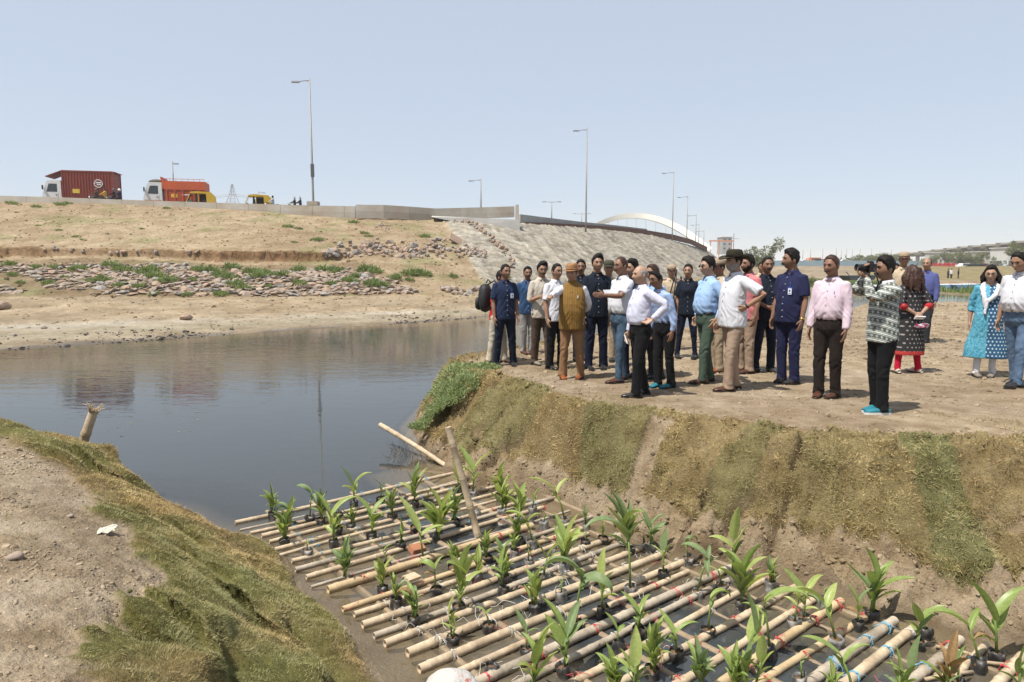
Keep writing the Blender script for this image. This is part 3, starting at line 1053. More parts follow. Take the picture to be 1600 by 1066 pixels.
# ================================================================ water
def water_mat():
    m, t, b, o = nodes('river_water')
    t.nodes.remove(b)
    dep = N(t, 'ShaderNodeAttribute', attribute_name='depth')
    geo = N(t, 'ShaderNodeNewGeometry')
    # ripples: two sizes, stretched across the flow
    mp = N(t, 'ShaderNodeMapping')
    mp.inputs['Scale'].default_value = (0.45, 1.35, 1)
    t.links.new(geo.outputs['Position'], mp.inputs['Vector'])
    n1 = noise_tex(t, mp.outputs[0], 2.6, 3, 0.55, 0.4)
    n2 = noise_tex(t, mp.outputs[0], 9.0, 2, 0.5, 0.2)
    calm = ramp(t, noise_tex(t, geo.outputs['Position'], 0.16, 3, 0.6), 0.35, 0.65)
    dfar = N(t, 'ShaderNodeSeparateXYZ')
    t.links.new(geo.outputs['Position'], dfar.inputs[0])
    wind = ramp(t, dfar.outputs[1], 6.0, 16.0)          # sheltered behind the raft and banks, breezier on the open reach
    h = math_(t, 'ADD', math_(t, 'MULTIPLY', n1, 1.0), math_(t, 'MULTIPLY', n2, 0.22))
    amp = math_(t, 'ADD', math_(t, 'MULTIPLY', math_(t, 'MULTIPLY', wind, 0.75), math_(t, 'ADD', calm, 0.25)), 0.10)
    bn = N(t, 'ShaderNodeBump')
    bn.inputs['Distance'].default_value = 0.05
    bn.inputs['Strength'].default_value = 0.17
    t.links.new(math_(t, 'MULTIPLY', h, amp), bn.inputs['Height'])
    gl = N(t, 'ShaderNodeBsdfGlossy')
    gl.inputs['Roughness'].default_value = 0.025
    gl.inputs['Color'].default_value = (0.95, 0.93, 0.89, 1)
    t.links.new(bn.outputs[0], gl.inputs['Normal'])
    tr = N(t, 'ShaderNodeBsdfTransparent')
    tr.inputs[0].default_value = (0.92, 0.90, 0.84, 1)
    df = N(t, 'ShaderNodeBsdfDiffuse')
    murk = mixc(t, ramp(t, dep.outputs['Fac'], 0.05, 0.36), (0.30, 0.245, 0.165), (0.050, 0.057, 0.060))
    t.links.new(murk, df.inputs[0])
    k = math_(t, 'MULTIPLY', dep.outputs['Fac'], -2.3)
    ex = math_(t, 'SUBTRACT', 1.0, math_(t, 'POWER', 2.718, k))
    ex = math_(t, 'MINIMUM', math_(t, 'ADD', ex, 0.12), 0.88)
    mb = N(t, 'ShaderNodeMixShader')
    t.links.new(ex, mb.inputs[0])
    t.links.new(tr.outputs[0], mb.inputs[1])
    t.links.new(df.outputs[0], mb.inputs[2])
    fr = N(t, 'ShaderNodeFresnel')
    fr.inputs['IOR'].default_value = 1.33
    t.links.new(bn.outputs[0], fr.inputs['Normal'])
    ms = N(t, 'ShaderNodeMixShader')
    t.links.new(fr.outputs[0], ms.inputs[0])
    t.links.new(mb.outputs[0], ms.inputs[1])
    t.links.new(gl.outputs[0], ms.inputs[2])
    t.links.new(ms.outputs[0], o.inputs[0])
    return m


M['water'] = water_mat()
wx = grid_axis([(-150, -12, 6), (-12, -4, 0.5), (-4, 6, 0.08), (6, 20, 0.7), (20, 300, 7)])
wy = grid_axis([(-40, 1, 4), (1, 9, 0.08), (9, 14, 0.25), (14, 40, 1.3), (40, 340, 6)])
WX, WY = np.meshgrid(wx, wy)
PW = np.c_[WX.ravel(), WY.ravel()]
bed = np.full(len(PW), -0.9)
s = (PW[:, 0] > -10) & (PW[:, 0] < 3) & (PW[:, 1] > -2) & (PW[:, 1] < 11)
bed[s] = np.maximum(bed[s], rbf(PW[s]) - 0.8 * np.maximum(poly_dist(PW[s], lipw)[0] - 1.3, 0) * (PW[s][:, 1] > 2.0))
s = (PW[:, 0] > -4.5) & (PW[:, 0] < 44) & (PW[:, 1] > 2.4) & (PW[:, 1] < 38)
d_toe = poly_dist(PW[s], TOE, True)[0]
bed[s] = np.maximum(bed[s], np.where(inside(PW[s], TOE), 0.1, -np.minimum((0.16 * d_toe + 0.22 * d_toe ** 2) * (1 + 8 * sstep(8.0, 9.4, PW[s][:, 1])), 0.9)))
ds_ = poly_dist(PW, ST[:, :2])[0]
bed = np.maximum(bed, -0.06 - ds_ * 0.15)
dep = np.clip(-bed, 0.0, 1.0)
me = fast_mesh('river_water', np.c_[PW, np.zeros(len(PW))], grid_faces(len(wx), len(wy)), True, None, {'depth': dep})
link('river_water', me, M['water'], kind='structure')

# specks of scum and leaf on the water
n = 260
P3 = np.c_[rng.uniform(-7, 1.0, n), rng.uniform(6.5, 17, n)]
keep = (fbm(P3 * 0.5, 2, 5) > -0.1) & ~inside(P3, TOE) & (rbf(P3) < -0.1)
P3 = P3[keep]
scatter_rocks('floating_debris', np.c_[P3, np.full(len(P3), 0.003)], rng.gamma(1.5, 0.008, len(P3)) + 0.004, M['clod'], np.array([0.30, 0.26, 0.16]) * rng.uniform(0.4, 1.3, (len(P3), 1)), 0.15, 'stuff', None, 0.05)
# ================================================================ stones, weeds and built things on the embankment
# ---- stone pitching: flat angular stones on the lower slope, fitted close together
slab_meshes = []
for k in range(8):
    V = rock_variant(200 + k, 0.30, 1)
    for key in ('stone', 'stone_pink', 'stone_grey'):
        me = fast_mesh('stone', V, ICO1F, False)
        me.materials.append(M[key])
        slab_meshes.append(me)
cand = np.where((f > 0.012) & (f < 0.325) & (uu > su[1] + 3) & (uu < su[6] - 2.0))[0]
rng2 = np.random.default_rng(21)
# dart throwing in (u, slope) space
cu = rng2.uniform(su[1] + 2, su[6] + 0.5, 26000)
cf = rng2.uniform(0.012, 0.325, 26000)
Lslope = 29.0
pts_ = np.c_[cu, cf * Lslope]
sizes = np.clip(rng2.gamma(5.0, 0.044, 26000), 0.12, 0.46)
ordr = np.argsort(-sizes)
cell = {}
keepi = []
for i in ordr:
    x, y, r_ = pts_[i, 0], pts_[i, 1], sizes[i]
    gx_, gy_ = int(x // 0.6), int(y // 0.6)
    ok = True
    for a in range(gx_ - 2, gx_ + 3):
        for b in range(gy_ - 2, gy_ + 3):
            for j in cell.get((a, b), ()):
                if (pts_[j, 0] - x) ** 2 + (pts_[j, 1] - y) ** 2 < (0.70 * (sizes[j] + r_)) ** 2:
                    ok = False
                    break
            if not ok:
                break
        if not ok:
            break
    if ok:
        cell.setdefault((gx_, gy_), []).append(i)
        keepi.append(i)
keepi = np.array(keepi)


def slope_point(u_, f_):
    to_ = np.stack([np.interp(u_, U, cols[2]), np.interp(u_, U, cols[3])], 1)
    cr2 = np.stack([np.interp(u_, U, cols[4]), np.interp(u_, U, cols[5])], 1)
    return to_ + (cr2 - to_) * f_[:, None]


xyp = slope_point(pts_[keepi, 0], pts_[keepi, 1] / Lslope)
cover = fbm(np.c_[xyp * 0.22, xyp[:, :1] * 0], 3, 23)
edge_f = pts_[keepi, 1] / Lslope
lim = 0.305 + 0.02 * np.sin(pts_[keepi, 0] * 0.4)
rightlim = (pts_[keepi, 0] < su[5] + 2.6 - 9.0 * edge_f * 2.2)
ok = (cover > -0.42) & (edge_f < lim) & rightlim
keepi, xyp = keepi[ok], xyp[ok]
zz = np.array([drop(bvh_far, a, b) for a, b in xyp])
sl_ang = math.atan2(7.6, 28)
vis_size = sizes[keepi] / np.maximum(xyp[:, 1], 20)
inview = np.abs(xyp[:, 0] / xyp[:, 1]) < 0.76
big = set(np.argsort(-(vis_size * inview))[:290].tolist())
rest = []
for j, i in enumerate(keepi):
    s_ = sizes[i]
    if j in big:
        q = rng2.uniform()
        key = 0 if q < 0.5 else (1 if q < 0.75 else 2)
        me = slab_meshes[rng2.integers(0, 8) * 3 + key]
        link('stone', me, None, o_far, (xyp[j, 0], xyp[j, 1], zz[j] + 0.03), (sl_ang + rng2.normal(0, 0.12), rng2.normal(0, 0.12), rng2.uniform(0, 6.28)), None, (s_, s_, s_ * 1.0))
    else:
        rest.append(j)
rest = np.array(rest)
tint = np.array([[0.34, 0.275, 0.215], [0.36, 0.265, 0.195], [0.31, 0.28, 0.25], [0.40, 0.33, 0.26]])
rc = tint[rng2.integers(0, 4, len(rest))] * rng2.uniform(0.6, 1.15, (len(rest), 1))
rngb, rng = rng, np.random.default_rng(5)
scatter_rocks('pitching_stones', np.c_[xyp[rest], zz[rest] + 0.025], sizes[keepi][rest], M['clod'], rc, 0.30, 'stuff', o_far, 0.15)
rng = rngb


def stone_set(root, spots, smin, smax, pinkish=0.5, flat=0.7, seed=0):
    r0 = np.random.default_rng(seed)
    for (p, s_) in spots:
        q = r0.uniform()
        key = 'stone_pink' if q < pinkish else ('stone' if q < 0.75 else 'stone_grey')
        me = HEAPM[key][r0.integers(0, 5)]
        o = link('stone', me, None, root, tuple(p), (r0.normal(0, 0.5), r0.normal(0, 0.5), r0.uniform(0, 6.28)), None, (s_, s_ * r0.uniform(0.7, 1.0), s_ * r0.uniform(0.6, 1.0)))


HEAPM = {}
for key in ('stone', 'stone_pink', 'stone_grey'):
    HEAPM[key] = []
    for k in range(5):
        me = fast_mesh('stone', rock_variant(230 + k, 0.75, 1), ICO1F, False)
        me.materials.append(M[key])
        HEAPM[key].append(me)


def heap(name, label, px0, px1, line, n, smin, smax, pink, seed, spread=4):
    """stones tipped on the slope along a line of photo points"""
    r0 = np.random.default_rng(seed)
    root = thing(name, label, 'rubble')
    spots = []
    xs = np.array([p[0] for p in line])
    ys = np.array([p[1] for p in line])
    sp_ = np.array([p[2] for p in line])
    for _ in range(n):
        px = r0.uniform(px0, px1)
        py = np.interp(px, xs, ys) + r0.normal(0, 1) * np.interp(px, xs, sp_)
        p = far_at(px, py)
        if p is None:
            continue
        s_ = min(smax, smin + r0.gamma(1.8, (smax - smin) / 5))
        spots.append(((p.x, p.y, p.z + s_ * r0.uniform(0.0, 0.7)), s_))
    stone_set(root, spots, smin, smax, pink, seed=seed)


heap('rubble_heap', 'heap of tan and pink broken stones along the middle of the sandy slope', 508, 662, [(505, 398, 2), (540, 394, 4), (575, 391, 7), (610, 394, 6), (640, 396, 5), (662, 399, 2)], 170, 0.14, 0.50, 0.6, 31)
heap('rubble_heap', 'grey rubble spill with one tilted slab, right of the tan stone heap', 655, 758, [(655, 398, 2), (675, 384, 8), (700, 388, 10), (725, 394, 6), (758, 399, 2)], 120, 0.12, 0.42, 0.25, 32)
heap('rubble_patch', 'small patch of pale stones high on the sandy slope', 585, 612, [(585, 352, 3), (612, 358, 3)], 26, 0.08, 0.25, 0.2, 33)
heap('stone_edging', 'line of stones running down between the sandy slope and the grey pitching', 706, 806, [(706, 345, 2), (730, 346, 3), (752, 360, 2), (775, 381, 3), (790, 397, 6), (806, 418, 8)], 110, 0.12, 0.42, 0.45, 34)
heap('stone_row', 'row of loose stones at the slope foot beside the man with the backpack', 690, 760, [(690, 455, 2), (730, 458, 3), (760, 456, 3)], 30, 0.14, 0.45, 0.35, 35)
heap('rubble_patch', 'few boulders lying below the small earth cliff on the left', 30, 330, [(30, 395, 1), (60, 391, 2), (240, 397, 1), (330, 396, 2)], 16, 0.15, 0.5, 0.5, 36)
p = far_at(712, 381)
o = MB().box((0, 0, 0), (1.1, 0.75, 0.14)).build('slab', M['stone_pink'], None, loc=(p.x, p.y, p.z + 0.35), rot=(0.9, 0.5, 0.4))
tag(o, 'tilted flat stone slab standing up in the grey rubble', 'slab')
for (px, py, s_, lb) in [(2, 484, 0.5, 'brown boulder on the beach at the left picture edge'), (292, 500, 0.32, 'dark clod on the pale strip of the far shore'), (368, 396, 0.6, 'boulder beside the cliff')][:2]:
    p = far_at(px, py)
    o = link('boulder', fast_mesh('boulder', rock_variant(240, 0.6), ICO2F, False), M['stone_pink'], None, (p.x, p.y, p.z + s_ * 0.2), (0, 0, 1), None, (s_, s_, s_))
    tag(o, lb, 'boulder')

# ---- weeds
WEED = []
for k in range(5):
    r0 = np.random.default_rng(300 + k)
    n = 190
    a = r0.uniform(0, 6.28, n)
    rr = r0.uniform(0, 1, n) ** 0.6 * 0.42
    P3 = np.c_[rr * np.cos(a), rr * np.sin(a), np.zeros(n)]
    D = np.c_[np.cos(a) * rr * 1.3, np.sin(a) * rr * 1.3, np.full(n, 0.8)] + r0.normal(0, 0.28, (n, 3))
    D /= np.linalg.norm(D, axis=1)[:, None]
    L = r0.uniform(0.18, 0.55, n) * (1.1 - rr)
    side = np.cross(D, r0.normal(size=(n, 3)))
    side /= np.linalg.norm(side, axis=1)[:, None]
    W = r0.uniform(0.02, 0.042, n)[:, None]
    mid_ = P3 + D * L[:, None] * 0.5
    tip = P3 + D * L[:, None] - [0, 0, 1] * (L * 0.25)[:, None]
    V = np.stack([P3, mid_ - side * W, mid_ + side * W, tip], 1)
    b = (np.arange(n) * 4)[:, None]
    me = fast_mesh('foliage', V.reshape(-1, 3), np.concatenate([b + [0, 1, 2], b + [1, 3, 2]]), True, None)
    me.materials.append(M['weed'])
    WEED.append(me)
WPOS = [(15, 412, 1.0), (54, 417, .9), (85, 417, .9), (122, 420, 1.2), (172, 414, 1.2), (192, 421, 1.3), (162, 437, 1.1), (145, 438, .8), (184, 444, .7), (232, 424, 1.5), (243, 432, 1.4), (262, 439, 1.3), (217, 447, .9), (241, 457, .6), (292, 459, .7), (312, 422, 1.3), (328, 423, 1.3), (344, 429, 1.2), (362, 418, 1.3),
        (358, 434, 1.2), (368, 444, 1.2), (381, 450, 1.0), (345, 459, .9), (393, 425, 1.3), (402, 431, 1.2), (412, 427, 1.2), (436, 430, 1.3), (467, 421, 1.2), (468, 442, 1.0), (506, 421, 1.3), (524, 423, 1.3), (517, 442, .8), (547, 438, 1.1), (555, 430, .8), (573, 421, 1.4), (588, 424, 1.1), (583, 444, 1.3), (596, 446, 1.1), (616, 434, 1.1), (640, 427, 1.2),
        (652, 424, 1.0), (664, 428, 1.1), (20, 428, .7), (100, 432, .6), (75, 441, .8), (32, 440, .6), (300, 436, .7), (420, 446, .6), (450, 352, 1.1), (466, 355, .8), (495, 373, 1.2), (552, 345, 1.1), (570, 362, .9), (576, 367, .8), (663, 367, 1.2), (460, 376, .6), (640, 436, .7), (708, 430, .7), (790, 432, .8), (20, 316, 1.3), (7, 312, 1.5), (57, 321, 1.0), (95, 318, 1.3), (105, 316, 1.0), (260, 323, .8), (60, 350, .5), (92, 357, .6), (118, 367, .6), (130, 372, .5), (222, 355, .5)]
up_, low_ = [], []
for t_ in sorted(WPOS):
    (low_ if t_[1] > 385 else up_).append(t_)
for lst, where in ((low_, 'on the stone-pitched lower slope'), (up_, 'on the sandy upper slope')):
    for i, (px, py, s_) in enumerate(lst):
        p = far_at(px, py + 3)
        if p is None:
            continue
        o = link('weed_clump', WEED[i % 5], None, None, (p.x, p.y, p.z - 0.02), (sl_ang * 0.5, 0, i * 1.7), None, (s_ * 0.95, s_ * 0.95, s_ * (1.25 if 'lower' in where else 0.8)))
        size = 'big green weed clump' if s_ > 1.15 else ('green weed clump' if s_ > 0.75 else 'small green weed')
        tag(o, f'{size}, {ordinal(i)} weed from left {where}', 'weed', 'weed clumps on the embankment')

# ---- concrete parapet along the road
M['concrete'] = mat('parapet_concrete', (0.40, 0.37, 0.32), (0.33, 0.28, 0.22), 0.5, rough=0.9, spec=0.15, fine=0.12, fscale=4, bump=0.3, bscale=6, bdist=0.02)
M['concrete_grey'] = mat('grey_concrete', (0.36, 0.36, 0.35), (0.29, 0.29, 0.28), 0.4, rough=0.9, spec=0.15, fine=0.1, fscale=4)
M['concrete_pale'] = mat('pale_concrete', (0.50, 0.48, 0.44), (0.42, 0.40, 0.36), 0.3, rough=0.9, fine=0.08, fscale=3)
M['brickband'] = mat('brown_brick', (0.16, 0.075, 0.05), (0.11, 0.055, 0.04), 1.5, rough=0.95, fine=0.2, fscale=3)
M['asphalt'] = mat('asphalt', (0.055, 0.055, 0.058), (0.07, 0.068, 0.065), 2, rough=0.9)
M['metal'] = mat('galvanised_steel', (0.30, 0.29, 0.27), (0.22, 0.21, 0.20), 1.0, rough=0.55, metal=0.4)
M['metal_dark'] = mat('dark_steel', (0.10, 0.10, 0.10), rough=0.6, metal=0.3)
M['lamp_head'] = mat('lamp_housing', (0.16, 0.16, 0.165), rough=0.4)
M['black'] = mat('black_rubber', (0.02, 0.02, 0.02), rough=0.7)
M['glass'] = mat('vehicle_glass', (0.02, 0.03, 0.035), rough=0.06, spec=0.6)


def top_line(px, py, Y):
    return atY(px, py, Y)


PAR = [(-150, 301, 66), (0, 306, 65.6), (110, 309, 65.5), (200, 312.5, 65.4), (340, 317, 65.3), (480, 321, 65.2), (555, 322.5, 65.2)]
par = thing('parapet_wall', 'long grey-brown concrete road parapet with panel joints above the sandy slope', 'wall')
P0 = np.array([top_line(*q) for q in PAR])
seg = np.r_[0, np.cumsum(np.hypot(np.diff(P0[:, 0]), np.diff(P0[:, 1])))]
step = 3.0
a_ = 0.0
while a_ < seg[-1] - 0.3:
    b_ = min(a_ + step - 0.025, seg[-1])
    A = np.array([np.interp(a_, seg, P0[:, k]) for k in range(3)])
    B = np.array([np.interp(b_, seg, P0[:, k]) for k in range(3)])
    d = (B - A)[:2] / np.hypot(*(B - A)[:2])
    nn = np.array([d[1], -d[0]])
    V = []
    for Q in (A, B):
        for th, zz_ in ((0.16, -1.15), (0.15, -0.55), (0.09, 0.0), (-0.09, 0.0), (-0.16, -1.15)):
            V.append((Q[0] + nn[0] * th, Q[1] + nn[1] * th, Q[2] + zz_))
    MB().add(V, [(0, 5, 6, 1), (1, 6, 7, 2), (2, 7, 8, 3), (3, 8, 9, 4), (4, 9, 5, 0), (0, 1, 2, 3, 4), (9, 8, 7, 6, 5)]).build('panel', M['concrete'], par)
    a_ += step
# later, slightly taller length that bends away, ending in a broken stump
PAR2 = [(556, 320, 64.6), (600, 320.5, 65.2), (640, 323, 66.4), (680, 326, 68), (720, 325, 69.5), (760, 324, 70.8), (804, 322.5, 72)]
par = thing('parapet_wall', 'grey concrete parapet with a stepped top and broken stump at its right end', 'wall')
for q0, q1 in zip(PAR2[:-1], PAR2[1:]):
    A, B = top_line(*q0), top_line(*q1)
    B = B - (B - A) * 0.004
    hA, hB = 1.25, 1.25
    if q0[0] >= 680:
        hA = hB = 1.1
    mb = MB()
    V = []
    for Q, h_ in ((A, hA), (B, hB)):
        for th, zz_ in ((0.18, -h_), (0.17, -0.6), (0.10, 0.0), (-0.10, 0.0), (-0.18, -h_)):
            V.append((Q[0], Q[1] - th, Q[2] + zz_))
    mb.add(V, [(0, 5, 6, 1), (1, 6, 7, 2), (2, 7, 8, 3), (3, 8, 9, 4), (4, 9, 5, 0), (0, 1, 2, 3, 4), (9, 8, 7, 6, 5)])
    mb.build('panel', M['concrete'], par)
p = top_line(808, 333, 72)
MB().box((p[0], p[1], p[2]), (0.42, 0.45, 1.7), 0, 0.8).build('stump', M['concrete'], par)
# pale concrete footing below it
A, B, B2 = top_line(676, 339, 67.5), top_line(740, 342, 69.0), top_line(812, 345, 70.6)
V = []
for Q, h_ in ((A, .12), (B, .75), (B2, 1.1)):
    for dy, dz in ((-0.9, -h_), (-0.75, 0), (1.2, 0), (1.2, -h_)):
        V.append((Q[0], Q[1] + dy, Q[2] + dz + 0.05))
Fs = [(0, 1, 2, 3), (11, 10, 9, 8)]
for i in range(2):
    for k in range(4):
        k2 = (k + 1) % 4
        Fs.append((i * 4 + k, i * 4 + 4 + k, i * 4 + 4 + k2, i * 4 + k2))
MB().add(V, Fs).build('footing', M['concrete_pale'], par)
# the next stretch of barrier, grey, running off along the bridge approach
PAR3 = [(812, 335, 76), (860, 341, 82), (905, 346.5, 90), (960, 352, 104), (1010, 358, 118)]
par = thing('road_barrier', 'low blue-grey concrete barrier running right from the broken stump', 'wall')
for q0, q1 in zip(PAR3[:-1], PAR3[1:]):
    A, B = top_line(*q0), top_line(*q1)
    V = []
    for Q in (A, B):
        for th, zz_ in ((0.15, -1.6), (0.15, 0), (-0.15, 0), (-0.15, -1.6)):
            V.append((Q[0] + th * 0.5, Q[1] - th, Q[2] + zz_))
    MB().add(V, [(0, 4, 5, 1), (1, 5, 6, 2), (2, 6, 7, 3), (3, 7, 4, 0), (0, 1, 2, 3), (7, 6, 5, 4)]).build('panel', M['concrete_grey'], par)
# low brown brick kerb wall on the crest of the grey pitching
BRK = [(800, 347, 75), (850, 348.2, 80), (905, 351.2, 89), (960, 354.5, 102), (1010, 360, 116), (1050, 366.5, 130), (1080, 374.5, 146), (1104, 386, 163)]
par = thing('brick_wall', 'long low dark brown brick wall on the crest of the grey pitching', 'wall')
for q0, q1 in zip(BRK[:-1], BRK[1:]):
    A, B = top_line(*q0), top_line(*q1)
    V = []
    hh = 0.95
    for Q in (A, B):
        for th, zz_ in ((0.2, -hh), (0.2, 0), (-0.2, 0), (-0.2, -hh)):
            V.append((Q[0] + th * 0.9, Q[1] - th * 0.5, Q[2] + zz_))
    MB().add(V, [(0, 4, 5, 1), (1, 5, 6, 2), (2, 6, 7, 3), (3, 7, 4, 0), (0, 1, 2, 3), (7, 6, 5, 4)]).build('panel', M['brickband'], par)

# ---- street lamps
def lamp(px, pyb, pyt, Y, label, double=False, arm=1.9, base=False, r=0.11, side=-1, hook=False):
    b = atY(px, pyb, Y)
    t = atY(px, pyt, Y)
    h = t[2] - b[2]
    root = thing('street_lamp', label, 'street lamp', b, 0, 'street lamps along the road')
    MB().tube([(0, 0, -1.0), (0, 0, 0.5), (0, 0, h)], [r, r, r * 0.55], 10).build('pole', M['metal'], root, True)
    if base:
        MB().box((0, 0, 0.05), (1.0, 0.9, 0.35)).build('base', M['concrete'], root)
        MB().box((0.02, -0.02, h * 0.27), (r * 2.5, r * 2.4, 1.2)).build('junction_box', M['metal_dark'], root)
    for sg in ((-1, 1) if double else (side,)):
        a_ = arm
        MB().tube([(0, 0, h - 0.25), (sg * a_ * 0.4, 0, h - 0.22), (sg * a_, 0, h - 0.32 + (0.15 if double else 0))], [0.05, 0.045, 0.035], 6).build('arm', M['metal'], root, True)
        MB().box((sg * (a_ + 0.25), 0, h - 0.34 + (0.17 if double else 0)), (0.75, 0.30, 0.13), 0, 0.75).build('lamp_head', M['lamp_head'], root)


lamp(489.5, 319, 122, 65.6, 'tallest tapered street lamp on a concrete base, left of centre', base=True, arm=1.05)
lamp(915.5, 350, 200, 86, 'tall street lamp rising behind the man in the tan hat', arm=1.1)
lamp(1050.5, 367, 268, 128, 'street lamp right of the white arch top', arm=1.6)
lamp(1073, 373, 306, 146, 'street lamp next right of the lamp beside the white arch', arm=1.6)
lamp(1087, 378, 335, 158, 'second lamp of the thinning row at the right arch foot', arm=1.6)
lamp(1091.5, 382, 350, 175, 'short lamp just right of the arch foot lamp', arm=1.5)
lamp(1099.5, 384, 360, 190, 'rightmost and smallest lamp of the embankment row', arm=1.5)
lamp(751.5, 326, 279, 100, 'short single-arm lamp above the stepped parapet', arm=1.2)
lamp(862, 342, 314, 130, 'double-arm lamp right of the broken parapet stump', True, arm=1.2)
lamp(909, 350, 333, 190, 'smaller double-arm lamp behind the tall lamp pole', True, arm=1.8)
lamp(271.5, 300, 252, 95, 'lamp with short right arm behind the orange truck', arm=0.25, side=1)
lamp(404.5, 318, 299, 150, 'small lamp with right arm behind the yellow auto-rickshaw', arm=0.9, side=1)

# ---- lattice pylon far behind the road
p = atY(364, 322, 380)
h = atY(364, 288, 380)[2] - p[2]
root = thing('pylon', 'steel lattice power pylon on the horizon between the orange truck and the tall lamp', 'pylon', p)
mb = MB()
w0 = 3.6
for sx in (-1, 1):
    for sy in (-1, 1):
        mb.tube([(sx * w0, sy * w0, -2), (sx * w0 * .35, sy * w0 * .35, h * .5), (sx * .25, sy * .25, h)], 0.13, 4)
for k in range(6):
    z0, z1 = h * k / 6, h * (k + 1) / 6
    wa = np.interp(z0, [0, h * .5, h], [w0, w0 * .35, .25])
    wb = np.interp(z1, [0, h * .5, h], [w0, w0 * .35, .25])
    for sg in (-1, 1):
        mb.tube([(-sg * wa, -wa, z0), (sg * wb, -wb, z1)], 0.09, 4)
        mb.tube([(-wa, -wa, z0), (wa, -wa, z0)], 0.08, 4)
mb.build('tower', M['metal'], root)
mb = MB()
for zz_ in (h * .42, h * .35):
    mb.tube([(-11.5, 0, zz_ - 1.2 * 0), (0, 0, zz_ + 1.6), (11.5, 0, zz_)], 0.12, 4)
for sg in (-1, 1):
    mb.tube([(sg * 11.5, 0, -1), (sg * 11.5, 0, h * .42)], 0.13, 4)
mb.build('crossarm', M['metal'], root)

# ---- white arch bridge
A, B = atY(924, 357, 250), atY(1107, 391, 215)
mid_a = atY(1000, 340.5, 236)
root = thing('arch_bridge', 'white steel arch bridge with thin hangers beyond the embankment', 'bridge', A)
V = []
n = 36
pts_in = []
for i in range(n + 1):
    s_ = i / n
    q = A + (B - A) * s_
    hz = 4 * s_ * (1 - s_)
    base_z = A[2] + (B[2] - A[2]) * s_
    zt = base_z + hz * (mid_a[2] - (A[2] + B[2]) / 2) * 1.02
    pts_in.append(np.array([q[0], q[1], zt]))
mb = MB()
W = [(0.9 + 0.35 * (i / n)) for i in range(n + 1)]
for i in range(n + 1):
    t_ = pts_in[min(i + 1, n)] - pts_in[max(i - 1, 0)]
    t_ = t_ / np.linalg.norm(t_)
    nrm = np.cross(t_, [0.98, -0.2, 0] if False else [0, 1, 0])
    nrm /= np.linalg.norm(nrm)
    nrm = nrm if nrm[2] > 0 else -nrm
    q = pts_in[i] - A
    for a, b in ((-1, -1), (1, -1), (1, 1), (-1, 1)):
        mb.v.append(tuple(q + np.array([0, 1.0, 0]) * a * 0.9 + nrm * b * W[i] * 0.85))
for i in range(n):
    for k in range(4):
        k2 = (k + 1) % 4
        mb.f.append((i * 4 + k, i * 4 + k2, i * 4 + 4 + k2, i * 4 + 4 + k))
M['arch'] = mat('white_steel', (0.62, 0.60, 0.53), (0.56, 0.54, 0.48), 0.1, rough=0.5)
mb.build('arch_rib', M['arch'], root)
for i in range(6, n - 2, 3):
    q = pts_in[i] - A
    MB().tube([q, (q[0], q[1], (B[2] - A[2]) * i / n - 3)], 0.035, 4).build('hanger', M['metal'], root)
mb = MB()
dv = B - A
mb.add([(0, -2, -2.2), (0, 2, -2.2), (0, 2, -1.2), (0, -2, -1.2)] + [(dv[0], dv[1] - 2, dv[2] - 2.6), (dv[0], dv[1] + 2, dv[2] - 2.6), (dv[0], dv[1] + 2, dv[2] - 1.6), (dv[0], dv[1] - 2, dv[2] - 1.6)], [(0, 1, 2, 3), (7, 6, 5, 4), (0, 4, 5, 1), (1, 5, 6, 2), (2, 6, 7, 3), (3, 7, 4, 0)])
mb.build('deck', M['arch'], root)
# ================================================================ traffic on the road and everything beyond the river
def road_z(x, y):
    return drop(bvh_far, x, y)


M['cab_white'] = mat('cab_paint', (0.66, 0.66, 0.64), (0.56, 0.55, 0.52), 2, rough=0.35, spec=0.5)
M['container_red'] = mat('container_paint', (0.225, 0.036, 0.022), (0.18, 0.032, 0.021), 0.8, rough=0.6, fine=0.1, fscale=6)
M['truck_orange'] = mat('orange_body_paint', (0.52, 0.095, 0.028), (0.42, 0.085, 0.03), 0.9, rough=0.55, fine=0.08, fscale=6)
M['orange_dark'] = mat('orange_lower_paint', (0.36, 0.055, 0.022), (0.30, 0.05, 0.02), 0.9, rough=0.55)
M['auto_yellow'] = mat('auto_canopy', (0.62, 0.40, 0.035), (0.56, 0.35, 0.03), 3, rough=0.5)
M['auto_green'] = mat('auto_body', (0.03, 0.15, 0.07), rough=0.4)
M['yellow'] = mat('yellow_paint', (0.6, 0.42, 0.05), rough=0.5)
M['white'] = mat('white_paint', (0.75, 0.75, 0.73), rough=0.4)
M['cargo'] = mat('cab_roof_load', (0.14, 0.13, 0.09), (0.07, 0.06, 0.05), 6, rough=0.95)
M['gantry'] = mat('gantry_orange', (0.55, 0.20, 0.10), rough=0.6)
M['red_paint'] = mat('red_paint', (0.50, 0.04, 0.035), rough=0.5)
M['chrome'] = mat('exhaust_steel', (0.4, 0.4, 0.4), rough=0.25, metal=0.9)


def wheel(root, x, y, r, w_=0.28):
    o = MB().lathe([(r * 0.62, -w_ / 2), (r * 0.95, -w_ / 2), (r, -w_ / 3), (r, w_ / 3), (r * 0.95, w_ / 2), (r * 0.62, w_ / 2)], 16).build('wheel', M['black'], root, True, loc=(x, y, r), rot=(math.pi / 2, 0, 0))
    MB().lathe([(r * 0.60, -w_ * 0.52), (r * 0.25, -w_ * 0.40), (r * 0.25, w_ * 0.40), (r * 0.60, w_ * 0.52)], 12).build('rim', M['metal'], o, True)


